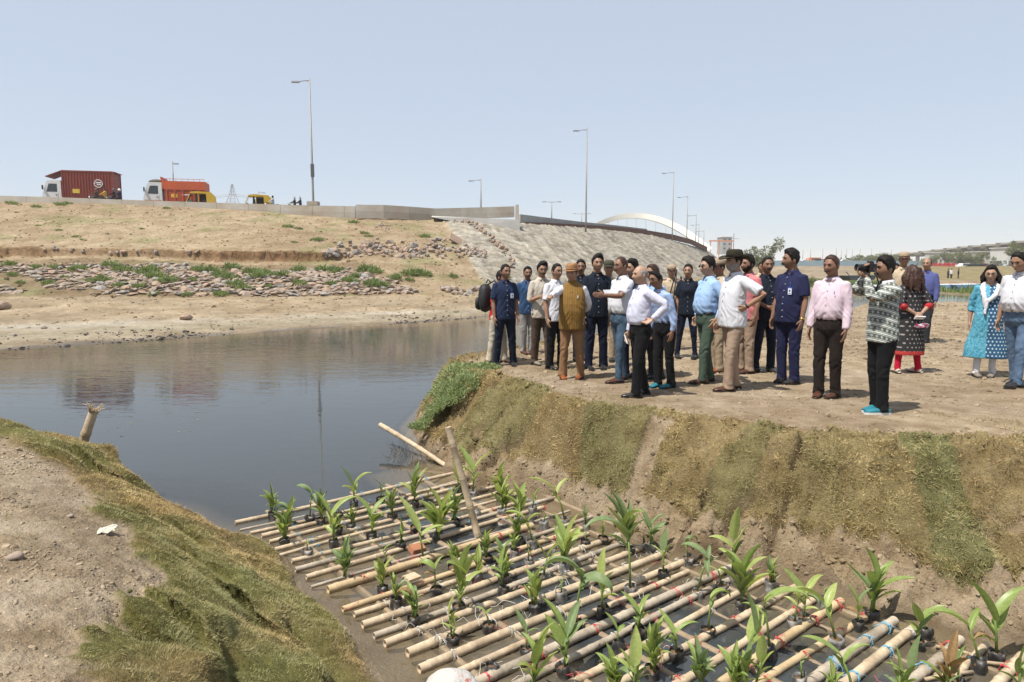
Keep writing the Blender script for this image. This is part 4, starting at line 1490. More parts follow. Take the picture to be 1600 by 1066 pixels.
def truck(label, px, py, Y, L, body, roof_load=False):
    """facing -x; origin at the front axle line on the road"""
    p = atY(px, py, Y)
    root = thing('truck', label, 'truck', (p[0], p[1], road_z(p[0], p[1])), R(13))
    # cab
    prof = [(0.0, 0.55), (-0.02, 1.1), (0.10, 1.55), (0.42, 2.62), (0.60, 2.80), (1.75, 2.80), (1.78, 0.55)]
    cab = MB().prism(prof, -1.15, 1.15).build('cab', M['cab_white'], root)
    MB().prism([(0.095, 1.62), (0.40, 2.60), (0.44, 2.60), (0.135, 1.62)], -1.02, 1.02).build('windscreen', M['glass'], root, loc=(-0.03, 0, 0))
    for sg in (-1, 1):
        MB().prism([(0.42, 1.65), (0.66, 2.45), (1.40, 2.45), (1.40, 1.65)], 1.155 * sg - 0.01, 1.155 * sg + 0.01).build('side_window', M['glass'], root)
        d = MB().prism([(0.36, 0.8), (0.36, 1.55), (1.46, 1.55), (1.46, 0.8)], 1.155 * sg - 0.015, 1.155 * sg + 0.015).build('door', M['cab_white'], root)
        MB().box((1.32, 1.185 * sg, 1.35), (0.16, 0.03, 0.05)).build('handle', M['black'], d)
        MB().box((0.15, 1.30 * sg, 2.05), (0.10, 0.18, 0.42)).build('mirror', M['black'], root)
        MB().box((-0.03, 0.8 * sg, 0.85), (0.06, 0.32, 0.2)).build('headlight', M['white'], root)
    MB().box((0.9, -1.165, 1.0), (1.6, 0.02, 0.05)).build('stripe', M['truck_orange'], root)
    MB().box((-0.06, 0, 0.55), (0.18, 2.3, 0.3)).build('bumper', M['white'], root)
    MB().box((L / 2 + 0.5, 0, 0.75), (L + 0.8, 0.9, 0.25)).build('chassis', M['metal_dark'], root)
    for x in (1.0, L - 0.9, L - 0.0):
        for sg in (-1, 1):
            wheel(root, x, sg * 1.0, 0.5)
    if body == 'container':
        z0, z1, x0, x1 = 0.95, 3.75, 1.95, L + 0.9
        mb = MB().box(((x0 + x1) / 2, 0, (z0 + z1) / 2), (x1 - x0, 2.36, z1 - z0))
        c = mb.build('container', M['container_red'], root)
        x = x0 + 0.2
        while x < x1 - 0.15:
            for sg in (-1, 1):
                MB().box((x, sg * 1.20, (z0 + z1) / 2), (0.13, 0.05, z1 - z0 - 0.3)).build('corrugation', M['container_red'], c)
            x += 0.27
        mb = MB()
        for sg in (-1, 1):
            for zz_ in (z0, z1):
                mb.box(((x0 + x1) / 2, sg * 1.20, zz_), (x1 - x0 + .06, 0.10, 0.14))
            for xx in (x0, x1):
                mb.box((xx, sg * 1.20, (z0 + z1) / 2), (0.12, 0.12, z1 - z0 + 0.1))
        mb.build('frame', M['container_red'], c)
        MB().box((x0 + 3.3, -1.235, 2.55), (0.70, 0.012, 0.02)).build('logo_bar', M['white'], c)
        t_ = bpy.data.curves.new('logo_ring', 'CURVE')
        mb = MB()
        for k in range(20):
            a0_, a1_ = 2 * math.pi * k / 20, 2 * math.pi * (k + 1) / 20
            mb.tube([(x0 + 3.3 + 0.38 * math.cos(a0_), -1.24, 2.55 + 0.38 * math.sin(a0_)), (x0 + 3.3 + 0.38 * math.cos(a1_), -1.24, 2.55 + 0.38 * math.sin(a1_))], 0.035, 5)
        mb.box((x0 + 3.3, -1.24, 2.66), (0.5, 0.02, 0.10)).box((x0 + 3.35, -1.24, 2.44), (0.4, 0.02, 0.09))
        mb.build('logo', M['white'], c)
        MB().box((x0 + 1.2, -1.235, 1.75), (0.65, 0.015, 0.42)).build('notice_plate', M['yellow'], c)
        MB().prism([(0.35, 3.20), (1.95, 3.86), (1.95, 3.80), (0.40, 3.12)], -1.1, 1.1).build('wind_deflector', M['container_red'], root)
        MB().prism([(1.9, 3.80), (x1 + 0.25, 3.78), (x1 + 0.25, 3.74), (1.9, 3.76)], -1.2, 1.2).build('roof_sheet', M['container_red'], c)
    else:
        z0, z1, x0, x1 = 0.95, 2.95, 2.0, L + 0.9
        c = MB().box(((x0 + x1) / 2, 0, (z0 + z1) / 2), (x1 - x0, 2.3, z1 - z0)).build('load_body', M['orange_dark'], root)
        MB().box(((x0 + x1) / 2, 0, z1 - 0.42), (x1 - x0 + 0.06, 2.40, 0.85)).build('side_board', M['truck_orange'], c)
        x = x0 + 0.2
        while x < x1:
            for sg in (-1, 1):
                MB().box((x, sg * 1.18, (z0 + z1 - .8) / 2), (0.10, 0.08, z1 - z0 - .8)).build('stanchion', M['truck_orange'], c)
            x += 0.75
        mb = MB()
        for sg in (-1, 1):
            mb.tube([(x0, sg * 1.15, z1 + 0.22), (x1, sg * 1.15, z1 + 0.22)], 0.025, 5)
            x = x0
            while x <= x1 + 0.01:
                mb.tube([(x, sg * 1.15, z1 - 0.02), (x, sg * 1.15, z1 + 0.22)], 0.02, 4)
                x += 0.56
        mb.build('top_rail', M['truck_orange'], c)
        MB().prism([(1.85, 2.0), (1.65, 3.35), (1.78, 3.35), (2.02, 2.6)], -1.15, 1.15).build('headboard', M['truck_orange'], root)
        MB().box((x0 + 0.9, -1.16, 1.5), (0.6, 0.02, 0.35)).build('notice_plate', M['yellow'], c)
        MB().box((x0 + 2.0, -1.16, 1.6), (0.8, 0.02, 0.08)).build('lettering', M['white'], c)
        V = ICO2 * [0.75, 1.0, 0.26] * (1 + 0.15 * fbm(ICO2 * 3, 2, 4)[:, None])
        link('roof_load', fast_mesh('roof_load', V, ICO2F, False), M['cargo'], root, (1.1, 0, 2.95))
    return root


truck('white-cab truck carrying a dark red corrugated shipping container', 73, 305, 71.5, 5.7, 'container')
truck('white-cab truck with bright orange open load body', 229, 312, 71.0, 4.9, 'open')


def auto(label, px, py, Y):
    p = atY(px, py, Y)
    root = thing('auto_rickshaw', label, 'auto-rickshaw', (p[0], p[1], road_z(p[0], p[1])), R(18))
    MB().prism([(0.0, 0.35), (0.10, 0.75), (0.40, 0.95), (0.48, 0.40), (1.1, 0.36), (1.2, 0.55), (2.6, 0.62), (2.65, 0.32), (0.3, 0.25)], -0.62, 0.62).build('body', M['auto_green'], root)
    MB().prism([(0.42, 1.55), (0.50, 1.70), (1.0, 1.76), (2.3, 1.70), (2.62, 1.35), (2.68, 0.60), (1.9, 0.62), (1.85, 1.55)], -0.64, 0.64).build('canopy', M['auto_yellow'], root)
    mb = MB()
    for sg in (-1, 1):
        mb.tube([(0.12, sg * 0.58, 0.8), (0.46, sg * 0.60, 1.6)], 0.03, 5)
        mb.tube([(1.15, sg * 0.62, 0.5), (1.15, sg * 0.62, 1.6)], 0.03, 5)
    mb.build('frame', M['auto_yellow'], root)
    MB().prism([(0.14, 0.85), (0.45, 1.55), (0.47, 1.55), (0.16, 0.85)], -0.55, 0.55).build('windscreen', M['glass'], root)
    MB().box((1.75, 0, 0.78), (0.5, 1.1, 0.35)).build('seat', M['black'], root)
    MB().box((1.55, 0.60, 1.05), (0.75, 0.02, 0.98)).box((2.02, 0, 1.1), (0.04, 1.2, 0.9)).build('side_curtain', M['black'], root)  # black panels added to stand for the shade inside the canopy
    MB().box((0.95, 0.0, 1.05), (0.30, 0.42, 0.62), 0, 0.7).add((ICO1 * [.11, .10, .13] + [0.92, 0, 1.47]).tolist(), [tuple(q) for q in ICO1F]).build('driver', M['cargo'], root, True)
    MB().lathe([(0.10, -.03), (0.10, .03)], 10).build('headlight', M['white'], root, loc=(0.02, 0, 0.72), rot=(0, math.pi / 2, 0))
    wheel(root, 0.25, 0, 0.22, 0.1)
    for sg in (-1, 1):
        wheel(root, 2.25, sg * 0.55, 0.22, 0.1)
    return root


auto('yellow and green auto-rickshaw driving in front of the orange truck', 291, 317, 67.6)
auto('yellow-roofed auto-rickshaw alone on the road right of the pylon', 381, 320, 68.0)


def bike(label, px, py, Y, flip=1):
    p = atY(px, py, Y)
    root = thing('motorcycle', label, 'motorcycle', (p[0], p[1], road_z(p[0], p[1])))
    wheel(root, 0.0, 0, 0.30, 0.1)
    wheel(root, 1.27, 0, 0.30, 0.11)
    MB().tube([(0.0, 0, 0.30), (0.18, 0, 0.75), (0.26, 0, 0.98)], [0.03, 0.035, 0.03], 6).build('fork', M['chrome'], root)
    MB().tube([(0.22, -0.34, 1.02), (0.24, 0, 0.98), (0.22, 0.34, 1.02)], 0.018, 6).build('handlebar', M['black'], root)
    MB().prism([(0.26, 0.92), (0.40, 0.98), (0.72, 0.84), (0.72, 0.66), (0.35, 0.70)], -0.12, 0.12).build('tank', M['metal_dark'], root)
    MB().prism([(0.66, 0.78), (0.75, 0.84), (1.40, 0.88), (1.42, 0.80), (0.75, 0.70)], -0.13, 0.13).build('seat', M['black'], root)
    MB().prism([(0.38, 0.30), (0.40, 0.68), (0.82, 0.66), (0.86, 0.32)], -0.13, 0.13).build('engine', M['metal'], root)
    MB().tube([(0.5, -0.15, 0.32), (0.9, -0.17, 0.30), (1.5, -0.18, 0.42)], [0.025, 0.04, 0.05], 6).build('exhaust', M['chrome'], root)
    MB().lathe([(0.09, -.05), (0.10, .05)], 10).build('headlight', M['white'], root, loc=(0.14, 0, 0.86), rot=(0, math.pi / 2, 0))
    return root


BIKES = [bike('dark motorcycle with single-file riders in front of the red container truck cab', 138, 314, 67.3),
         bike('dark motorcycle with two helmeted riders below the container logo', 165, 315.5, 67.3),
         bike('small motorcycle of the white-clad rider right of the yellow rickshaw', 413, 322, 67.5),
         bike('motorcycle carrying two muffled riders near the tall lamp', 447, 322.5, 67.5)]
# heaps of earth piled against the parapet
for (px, w_, lb) in [(430, 1.1, 'small heap of brown earth on the parapet left of the tall lamp'), (452, 1.6, 'wider heap of brown earth on the parapet next to the tall lamp')]:
    p = atY(px, 321.5, 65.9)
    V = rock_variant(3, 0.55) * [w_, 0.4, 0.35]
    o = link('earth_heap', fast_mesh('earth_heap', V, ICO2F, True), M['far'], None, (p[0], p[1], p[2] - 0.12))
    a = o.data.color_attributes.new('col', 'FLOAT_COLOR', 'POINT')
    a.data.foreach_set('color', np.tile([0.36, 0.25, 0.16, 1], len(V)).astype(np.float32))
    tag(o, lb, 'earth heap')

# ---- trees across the river
M['leaf_far'] = leaf_mat('far_tree_leaves', (0.19, 0.20, 0.085), (0.13, 0.145, 0.06), 0.6, trans=0.35)
M['bark'] = mat('bark', (0.14, 0.10, 0.07), (0.09, 0.07, 0.05), 4, rough=0.9)
TREEM = []
for k in range(4):
    r0 = np.random.default_rng(600 + k)
    n = 4200
    nc = 16
    cen = r0.normal(0, 1, (nc, 3)) * [0.50, 0.50, 0.30] + [0, 0, 0.62]
    rad = r0.uniform(0.20, 0.42, nc)
    ci = r0.integers(0, nc, n)
    u = r0.normal(size=(n, 3))
    u /= np.linalg.norm(u, axis=1)[:, None]
    P3 = cen[ci] + u * (rad[ci] * r0.uniform(0.45, 1.05, n))[:, None]
    s_ = r0.uniform(0.04, 0.075, n)[:, None]
    a_, b_, c_ = (r0.normal(size=(n, 3)) for _ in range(3))
    V = np.stack([P3 + a_ * s_ * .7, P3 + b_ * s_ * .7, P3 + c_ * s_ * .7], 1).reshape(-1, 3)
    me = fast_mesh('crown', V, np.arange(n * 3).reshape(n, 3), True)
    me.materials.append(M['leaf_far'])
    mb = MB().tube([(0, 0, -0.35), (0.02, 0, 0.1), (0.0, 0.02, 0.45)], [0.06, 0.045, 0.03], 8)
    for q in range(5):
        c0 = cen[q]
        mb.tube([(0.01, 0, 0.15 + .05 * q), tuple(c0 * [0.5, 0.5, 0.8]), tuple(c0)], [0.03, 0.018, 0.008], 5)
    tr = mb.mesh('trunk', True)
    tr.materials.append(M['bark'])
    TREEM.append((me, tr))


def tree(px, py_base, py_top, Y, wpx, label, k, z0=None, group='trees beyond the river'):
    b = atY(px, py_base, Y)
    t = atY(px, py_top, Y)
    h = t[2] - b[2]
    wd = wpx * Y / F
    root = thing('tree', label, 'tree', b, k * 1.3, group)
    sz = h / 1.45
    sx = wd / 1.9
    link('crown', TREEM[k % 4][0], None, root, (0, 0, 0.35 * sz), None, None, (sx, sx, sz))
    link('trunk', TREEM[k % 4][1], None, root, (0, 0, 0.35 * sz), None, None, (sx * .8, sx * .8, sz))


tree(1184, 428, 386, 150, 46, 'rounded pale green tree on the plain behind the pink-shirted men', 0)
tree(1168, 424, 406, 260, 26, 'smaller tree left of the rounded tree behind the hat man', 1)
FT = [(1358, 416, 401, 330, 34, 'low olive tree directly left of the police cap'), (1338, 417, 404, 360, 26, 'low tree behind the camera lens'), (1390, 415, 399, 320, 34, 'olive tree behind the photographer and policeman'),
      (1455, 415, 399, 260, 30, 'bushy tree behind the red fence, its left end'), (1478, 413, 401, 280, 24, 'small tree behind the middle of the red fence'), (1500, 417, 399, 240, 34, 'tree right of the red fence'), (1516, 417, 398, 235, 34, 'fuller tree next to the one right of the red fence'),
      (1530, 416, 400, 240, 24, 'tree in the row left of the woman in blue'), (1590, 414, 386, 200, 40, 'tall tree at the right picture edge under the flyover')]
for i, (px, b_, t_, Y, w_, lb) in enumerate(FT):
    tree(px, b_, t_, Y, w_, lb, i + 1)
n = 5000
P3 = np.c_[rng.uniform(-60, 330, n), rng.uniform(330, 420, n), rng.uniform(0.5, 7.0, n)]
P3[:, 2] *= np.clip(0.6 + fbm(P3[:, :2] * 0.03, 3, 6), 0.1, 1.2)
D = rng.normal(size=(n, 3))
D /= np.linalg.norm(D, axis=1)[:, None]
blades('distant_woods', P3, D, np.full(n, 2.2), np.full(n, 1.5), np.array([0.10, 0.12, 0.05]) * rng.uniform(0.6, 1.3, (n, 1)), M['grass'], 0.0)

# ---- flyover on the right
M['deck'] = mat('flyover_concrete', (0.42, 0.385, 0.33), (0.36, 0.33, 0.28), 0.05, rough=0.9)
M['pier_grey'] = mat('pier_concrete', (0.20, 0.185, 0.16), (0.15, 0.14, 0.12), 0.1, rough=0.9)
fly = thing('flyover', 'long concrete flyover on hammerhead piers rising to the right picture edge', 'flyover')
DK = [(1700, 366, 250, 15), (1604, 375.5, 285, 12), (1560, 380.5, 315, 10.5), (1500, 386, 360, 9.5), (1450, 391.5, 420, 8), (1400, 397.5, 500, 6.5), (1340, 403.5, 650, 5.5), (1270, 408, 850, 5)]
D0 = [atY(a, b, c) for a, b, c, d in DK]


def fly_dir(i):
    d = D0[min(i + 1, len(D0) - 1)] - D0[max(i - 1, 0)]
    d = d[:2] / np.hypot(*d[:2])
    return d, np.array([d[1], -d[0]])           # along the deck, and across it towards the far side


for i in range(len(D0) - 1):
    V = []
    for j_ in (i, i + 1):
        Q = D0[j_]
        h_ = DK[j_][3] * DK[j_][2] / F * 0.52
        d_, n_ = fly_dir(j_)
        for o_, dz in ((0, 0), (0, -h_ * 0.45), (2.5, -h_ * .55), (3.2, -h_), (9.5, -h_), (12, -h_ * .45), (12, 0)):
            V.append((Q[0] + n_[0] * o_, Q[1] + n_[1] * o_, Q[2] + dz))
    Fs = [tuple(range(7)), tuple(range(13, 6, -1))] + [(k, k + 7, (k + 1) % 7 + 7, (k + 1) % 7) for k in range(7)]
    MB().add(V, Fs).build('deck_span', M['deck'], fly)
xs_ = np.array([d[0] for d in DK][::-1], float)
for px in (1422, 1440, 1460, 1480, 1500, 1519, 1540, 1562, 1587.6, 1620):
    k_ = np.interp(px, xs_, np.arange(len(DK))[::-1])
    i0 = int(min(max(k_, 0), len(DK) - 2))
    f_ = k_ - i0
    Q = D0[i0] * (1 - f_) + D0[i0 + 1] * f_
    d_, n_ = fly_dir(i0)
    an = math.atan2(n_[1], n_[0])
    hh = (DK[i0][3] * (1 - f_) + DK[i0 + 1][3] * f_) * Q[1] / F
    c = Q[:2] + n_ * 5.6
    mb = MB().box((c[0], c[1], Q[2] - hh * .20), (13.2, 2.2, hh * .55), an)
    mb.box((c[0], c[1], Q[2] - hh * .62), (10.5, 3.0, hh * .4), an)
    mb.build('pier_cap', M['pier_grey'], fly)
    MB().tube([(c[0], c[1], 0), (c[0], c[1], Q[2] - hh * .7)], 1.2, 10).build('pier', M['deck'], fly, True)
# low river bridge with a screen, buses on it
M['bluegrey'] = mat('bridge_paint', (0.38, 0.40, 0.42), (0.32, 0.34, 0.37), 0.05, rough=0.7)
M['shade_grey'] = mat('bridge_beam', (0.20, 0.205, 0.22), rough=0.8)
M['teal'] = mat('teal_screen', (0.20, 0.27, 0.28), (0.26, 0.33, 0.34), 0.15, rough=0.5)
br = thing('river_bridge', 'low grey river bridge with a teal screen crossing behind the men on the right', 'bridge')
A, B = atY(1130, 415, 235), atY(1470, 414, 262)
def slab(zt, zb, w0, name, m, dy=0):
    V = []
    for Q in (A, B):
        V += [(Q[0], Q[1] - w0 + dy, zb), (Q[0], Q[1] - w0 + dy, zt), (Q[0], Q[1] + w0 + dy, zt), (Q[0], Q[1] + w0 + dy, zb)]
    return MB().add(V, [(0, 1, 2, 3), (7, 6, 5, 4), (0, 4, 5, 1), (1, 5, 6, 2), (2, 6, 7, 3), (3, 7, 4, 0)]).build(name, m, br)
slab(2.5, 1.75, 5, 'deck', M['bluegrey'])
slab(1.745, 0.7, 4.4, 'beam', M['shade_grey'])
slab(4.3, 2.52, 0.1, 'screen', M['teal'], 4.0)
for i in range(14):
    s_ = (i + .5) / 14
    Q = A + (B - A) * s_
    MB().tube([(Q[0], Q[1], -1), (Q[0], Q[1], 0.75)], 0.8, 8).build('pier', M['deck'], br, True)
for i, (px, w_, hgt, col, lb) in enumerate([(1262, 5.5, 2.4, 'gantry', 'orange-red bus on the river bridge left of the man in pink'), (1250, 3.5, 1.4, 'white', 'white car on the river bridge behind the two navy-shirted men'), (1311, 4.0, 1.5, 'white', 'white van on the river bridge between pink shirt and photographer'), (1272, 5, 2.0, 'white', 'white minibus following the orange-red bus')]):
    p = atY(px, 409, 300)
    root = thing('bus' if i in (0, 3) else 'car', lb, 'bus' if i in (0, 3) else 'car', (p[0], p[1], 3.6))
    MB().prism([(0, 0.3), (0, hgt * .6), (w_ * .08, hgt), (w_ * .95, hgt), (w_, 0.3)] if i in (0, 3) else [(0, .3), (0, hgt * .55), (w_ * .2, hgt * .6), (w_ * .35, hgt), (w_ * .8, hgt), (w_, hgt * .55), (w_, .3)], -1.1, 1.1).build('body', M[col], root)
    MB().box((w_ * .52, -1.11, hgt * .72), (w_ * .6, 0.03, hgt * .25)).build('window', M['glass'], root)
    for x in (w_ * .2, w_ * .8):
        for sg in (-1, 1):
            wheel(root, x, sg * 1.0, 0.4)
road2 = MB()
A2, B2 = atY(1130, 411, 300), atY(1480, 409.5, 330)
road2.add([(A2[0], A2[1] - 5, 2.6), (A2[0], A2[1] + 5, 2.6), (B2[0], B2[1] + 5, 2.6), (B2[0], B2[1] - 5, 2.6), (A2[0], A2[1] - 5, 3.6), (A2[0], A2[1] + 5, 3.6), (B2[0], B2[1] + 5, 3.6), (B2[0], B2[1] - 5, 3.6)], [(0, 3, 2, 1), (4, 5, 6, 7), (0, 1, 5, 4), (1, 2, 6, 5), (2, 3, 7, 6), (3, 0, 4, 7)])
road2.build('far_road', M['deck'], None, kind='structure')
for i, px in enumerate([1240, 1254, 1266, 1306, 1314, 1331, 1343, 1361, 1374, 1392, 1285, 1322]):
    p = atY(px, 412, 420)
    t_ = atY(px, 391 - (i % 4) * 1.2, 420)
    o = MB().tube([(0, 0, -4), (0, 0, t_[2] - p[2])], [0.28, 0.16], 6).build('light_mast', M['metal'], None, True, loc=p)
    tag(o, f'thin distant light mast behind the river bridge, {ordinal(sorted([1240, 1254, 1266, 1306, 1314, 1331, 1343, 1361, 1374, 1392, 1285, 1322]).index(px))} from left', 'mast', 'distant light masts')
# buildings and red fence under the flyover
M['wall_white'] = mat('white_wall', (0.58, 0.57, 0.54), (0.50, 0.49, 0.46), 0.1, rough=0.8)
def building(px0, px1, pyt, pyb, Y, label, m='wall_white', rows=2):
    a, b = atY(px0, pyb, Y), atY(px1, pyt, Y)
    wd, h = b[0] - a[0], b[2] - a[2]
    root = thing('building', label, 'building', (a[0], a[1], a[2]))
    MB().box((wd / 2, 5, h / 2 - 1), (wd, 10, h + 2)).build('wall', M[m], root)
    MB().box((wd / 2, 5, h + 0.2), (wd + 0.8, 10.8, 0.4)).build('roof', M['concrete_pale'], root)
    nw = max(2, int(wd / 3))
    for r_ in range(rows):
        for k in range(nw):
            f_ = MB().box(((k + .5) * wd / nw, -0.02, h * (r_ + .55) / rows), (wd / nw * .55, 0.12, h / rows * .45)).build('window', M['concrete_pale'], root)
            MB().box(((k + .5) * wd / nw, -0.10, h * (r_ + .55) / rows), (wd / nw * .45, 0.06, h / rows * .36)).build('pane', M['glass'], f_)
building(1486, 1506, 396, 409, 300, 'white building with dark windows between flyover piers above the red fence')
building(1466, 1481, 395, 412, 300, 'grey-white building left of the pier above the red fence', 'concrete_pale')
building(1532, 1548, 394, 405, 310, 'pale building behind trees left of the woman in blue', 'concrete_pale')
building(1576, 1592, 388, 399, 260, 'white building under the flyover behind the tall man in white polo')
building(1128, 1144, 371, 392, 420, 'grey concrete block building beside the orange gantry on the skyline', 'concrete_grey', 3)
# red fence
root = thing('red_fence', 'bright red panel fence with posts on the far bank', 'fence')
A, B = atY(1448, 411, 165), atY(1491, 411, 165)
base = atY(1448, 421, 165)[2]
hgt = A[2] - base
for k in range(6):
    s0, s1 = k / 6, (k + 1) / 6
    x0, x1 = A[0] + (B[0] - A[0]) * s0, A[0] + (B[0] - A[0]) * s1
    MB().box(((x0 + x1) / 2, 165, base + hgt * .10), (x1 - x0, 0.1, hgt * .2)).build('rail', M['red_paint'], root)
    for q in range(5):
        xx = x0 + (x1 - x0) * (q + .5) / 5
        MB().box((xx, 165.02, base + hgt * .48), ((x1 - x0) * .12, 0.06, hgt * .7)).build('slat', M['red_paint'], root)
    MB().box((x0, 165, base + hgt * .52), (0.35, 0.3, hgt * 1.04)).build('post', M['red_paint'], root)
    MB().box(((x0 + x1) / 2, 165, base + hgt * .84), (x1 - x0, 0.1, hgt * .10)).build('rail', M['red_paint'], root)
MB().box((B[0], 165, base + hgt * .52), (0.35, 0.3, hgt * 1.04)).build('post', M['red_paint'], root)
# parked cars by the fence
for i, (px, col, lb) in enumerate([(1499, 'white', 'white car parked right of the red fence'), (1509, 'metal_dark', 'dark car parked next to the white car right of the red fence'), (1518, 'metal', 'grey car parked third from the red fence'), (1526, 'container_red', 'dark red car parked left of the woman in blue')]):
    p = atY(px, 421, 165)
    root = thing('parked_car', lb, 'car', (p[0] - 1, p[1], p[2]), 0, 'cars parked by the red fence')
    MB().prism([(0, .3), (0.02, .75), (.9, .9), (1.4, 1.4), (2.8, 1.4), (3.5, .9), (3.9, .85), (3.95, .3)], -.8, .8).build('body', M[col], root)
    MB().box((2.05, -.81, 1.12), (1.5, .03, .36)).build('window', M['glass'], root)
    for x in (.75, 3.15):
        for sg in (-1, 1):
            wheel(root, x, sg * .72, .32, .2)
# orange gantry on the skyline
p = atY(1108, 390, 330)
root = thing('gantry_crane', 'orange portal gantry crane on the skyline above the dark-hatted man', 'crane', p)
x1 = atY(1145, 390, 330)[0] - p[0]
h = atY(1108, 376.5, 330)[2] - p[2]
MB().box((x1 / 2, 0, h), (x1, 1.5, 0.6)).build('girder', M['gantry'], root)
for x in (0.6, x1 * .42, x1 - .6):
    MB().tube([(x, 0, -6), (x, 0, h)], 0.2, 6).build('leg', M['gantry'], root)
p = atY(1146, 392, 400)
o = MB().tube([(0, 0, -8), (0, 0, atY(1146, 365, 400)[2] - p[2])], [0.35, 0.2], 6).tube([(-2, 0, 7), (3, 0, 7)], 0.12, 4).build('power_pole', M['metal'], None, loc=p)
tag(o, 'slender pole with crossarm rising right of the orange gantry', 'pole')
# floats and boats on the far channel
M['boat_blue'] = mat('boat_blue', (0.20, 0.36, 0.55), rough=0.5)
for i, (px, py, L) in enumerate([(1462, 449, 2.6), (1474, 448.5, 3.4), (1490, 448, 2.8), (1505, 448.6, 3.6), (1516, 447.5, 2.6), (1340, 436, 4.5)]):
    p = at(px, py + 1, 0.0) if i < 5 else atY(px, py, 70)
    root = thing('float', f'low blue-white pontoon float on the far channel, {ordinal(i)} from left' if i < 5 else 'dark rowing boat drawn up on the far bank behind the pink-shirted man', 'pontoon' if i < 5 else 'boat', (p[0], p[1], p[2]), 0.1 * i, 'pontoon floats on the far channel' if i < 5 else None)
    hull = MB().prism([(-L / 2, 0.35), (-L / 2 + .4, -0.1), (L / 2 - .4, -0.1), (L / 2, 0.35)], -.6, .6).build('hull', M['boat_blue' if i < 5 else 'metal_dark'], root)
    MB().box((0, 0, 0.37), (L * .92, 1.1, 0.04)).build('deck', M['white' if i < 5 else 'metal'], root)
    if i == 5:
        for sg in (-1, 1):
            MB().tube([(sg * 1.2, 0, 0.3), (sg * 1.9, 0, 0.75)], 0.05, 5).build('oar', M['metal'], root)
# scrubby bush on the green bank
tree(1262, 456, 437, 72, 26, 'dense dark green bush on the bank left of the pink-shirted man', 2, group='bushes on the far bank')
# ================================================================ bamboo raft with canna seedlings
M['bamboo'] = mat('bamboo', (0.56, 0.45, 0.31), (0.36, 0.27, 0.175), 3.2, rough=0.6, spec=0.25, bump=0.2, bscale=60, bdist=0.004, fine=0.24, fscale=22)
M['bamboo_grey'] = mat('weathered_bamboo', (0.47, 0.40, 0.31), (0.25, 0.205, 0.15), 4.0, rough=0.7, spec=0.2, bump=0.2, bscale=60, bdist=0.004, fine=0.26, fscale=18)
M['bamboo_yellow'] = mat('yellow_bamboo', (0.55, 0.42, 0.25), (0.40, 0.29, 0.16), 3.0, rough=0.55, spec=0.3, bump=0.2, bscale=60, bdist=0.004, fine=0.22, fscale=24)
M['bamboo_wet'] = mat('wet_bamboo', (0.30, 0.225, 0.145), (0.20, 0.15, 0.10), 4.0, rough=0.5, spec=0.3, fine=0.15, fscale=40)
M['bamboo_in'] = mat('bamboo_inside', (0.12, 0.075, 0.04), rough=0.9)
M['cord_red'] = mat('red_cord', (0.55, 0.085, 0.09), rough=0.5)
M['cord_white'] = mat('white_cord', (0.60, 0.58, 0.53), rough=0.5)
M['cord_blue'] = mat('blue_cord', (0.16, 0.40, 0.55), rough=0.5)
M['bag'] = mat('black_polythene', (0.022, 0.021, 0.021), (0.15, 0.13, 0.11), 16.0, rough=0.42, spec=0.5, bump=0.5, bscale=30, bdist=0.008, lo=0.45, hi=0.75)
M['bag_grey'] = mat('grey_polythene', (0.10, 0.095, 0.09), (0.36, 0.34, 0.31), 18.0, rough=0.45, spec=0.5, bump=0.6, bscale=26, bdist=0.01, lo=0.4, hi=0.7)
M['soil'] = mat('potting_soil', (0.20, 0.12, 0.065), (0.08, 0.05, 0.03), 40.0, rough=0.95, bump=0.8, bscale=70)
M['leaf_a'] = leaf_mat('canna_leaf_mid', (0.33, 0.41, 0.125), (0.23, 0.31, 0.09), 14, 0.35, 0.38)
M['leaf_b'] = leaf_mat('canna_leaf_bright', (0.48, 0.54, 0.19), (0.36, 0.44, 0.14), 12, 0.4, 0.38)
M['leaf_c'] = leaf_mat('canna_leaf_dark', (0.20, 0.27, 0.085), (0.14, 0.20, 0.065), 14, 0.3, 0.38)
M['leaf_p'] = leaf_mat('canna_leaf_pale', (0.25, 0.31, 0.15), (0.17, 0.25, 0.10), 10, 0.35, 0.5)
M['leaf_dry'] = leaf_mat('dry_leaf', (0.36, 0.24, 0.11), (0.25, 0.15, 0.07), 14, 0.25, 0.7)
M['stem'] = mat('canna_stem', (0.17, 0.235, 0.06), (0.13, 0.19, 0.05), 12, rough=0.5)

RD = np.array([0.785, 0.62])                 # along the poles, away to the right
RN = np.array([0.62, -0.785])                # across them, towards the camera
RANG = math.atan2(RD[1], RD[0])
raft = thing('bamboo_raft', 'raft of parallel bamboo poles lashed with red, white and blue cord floating in the inlet', 'raft', (0, 0, 0))

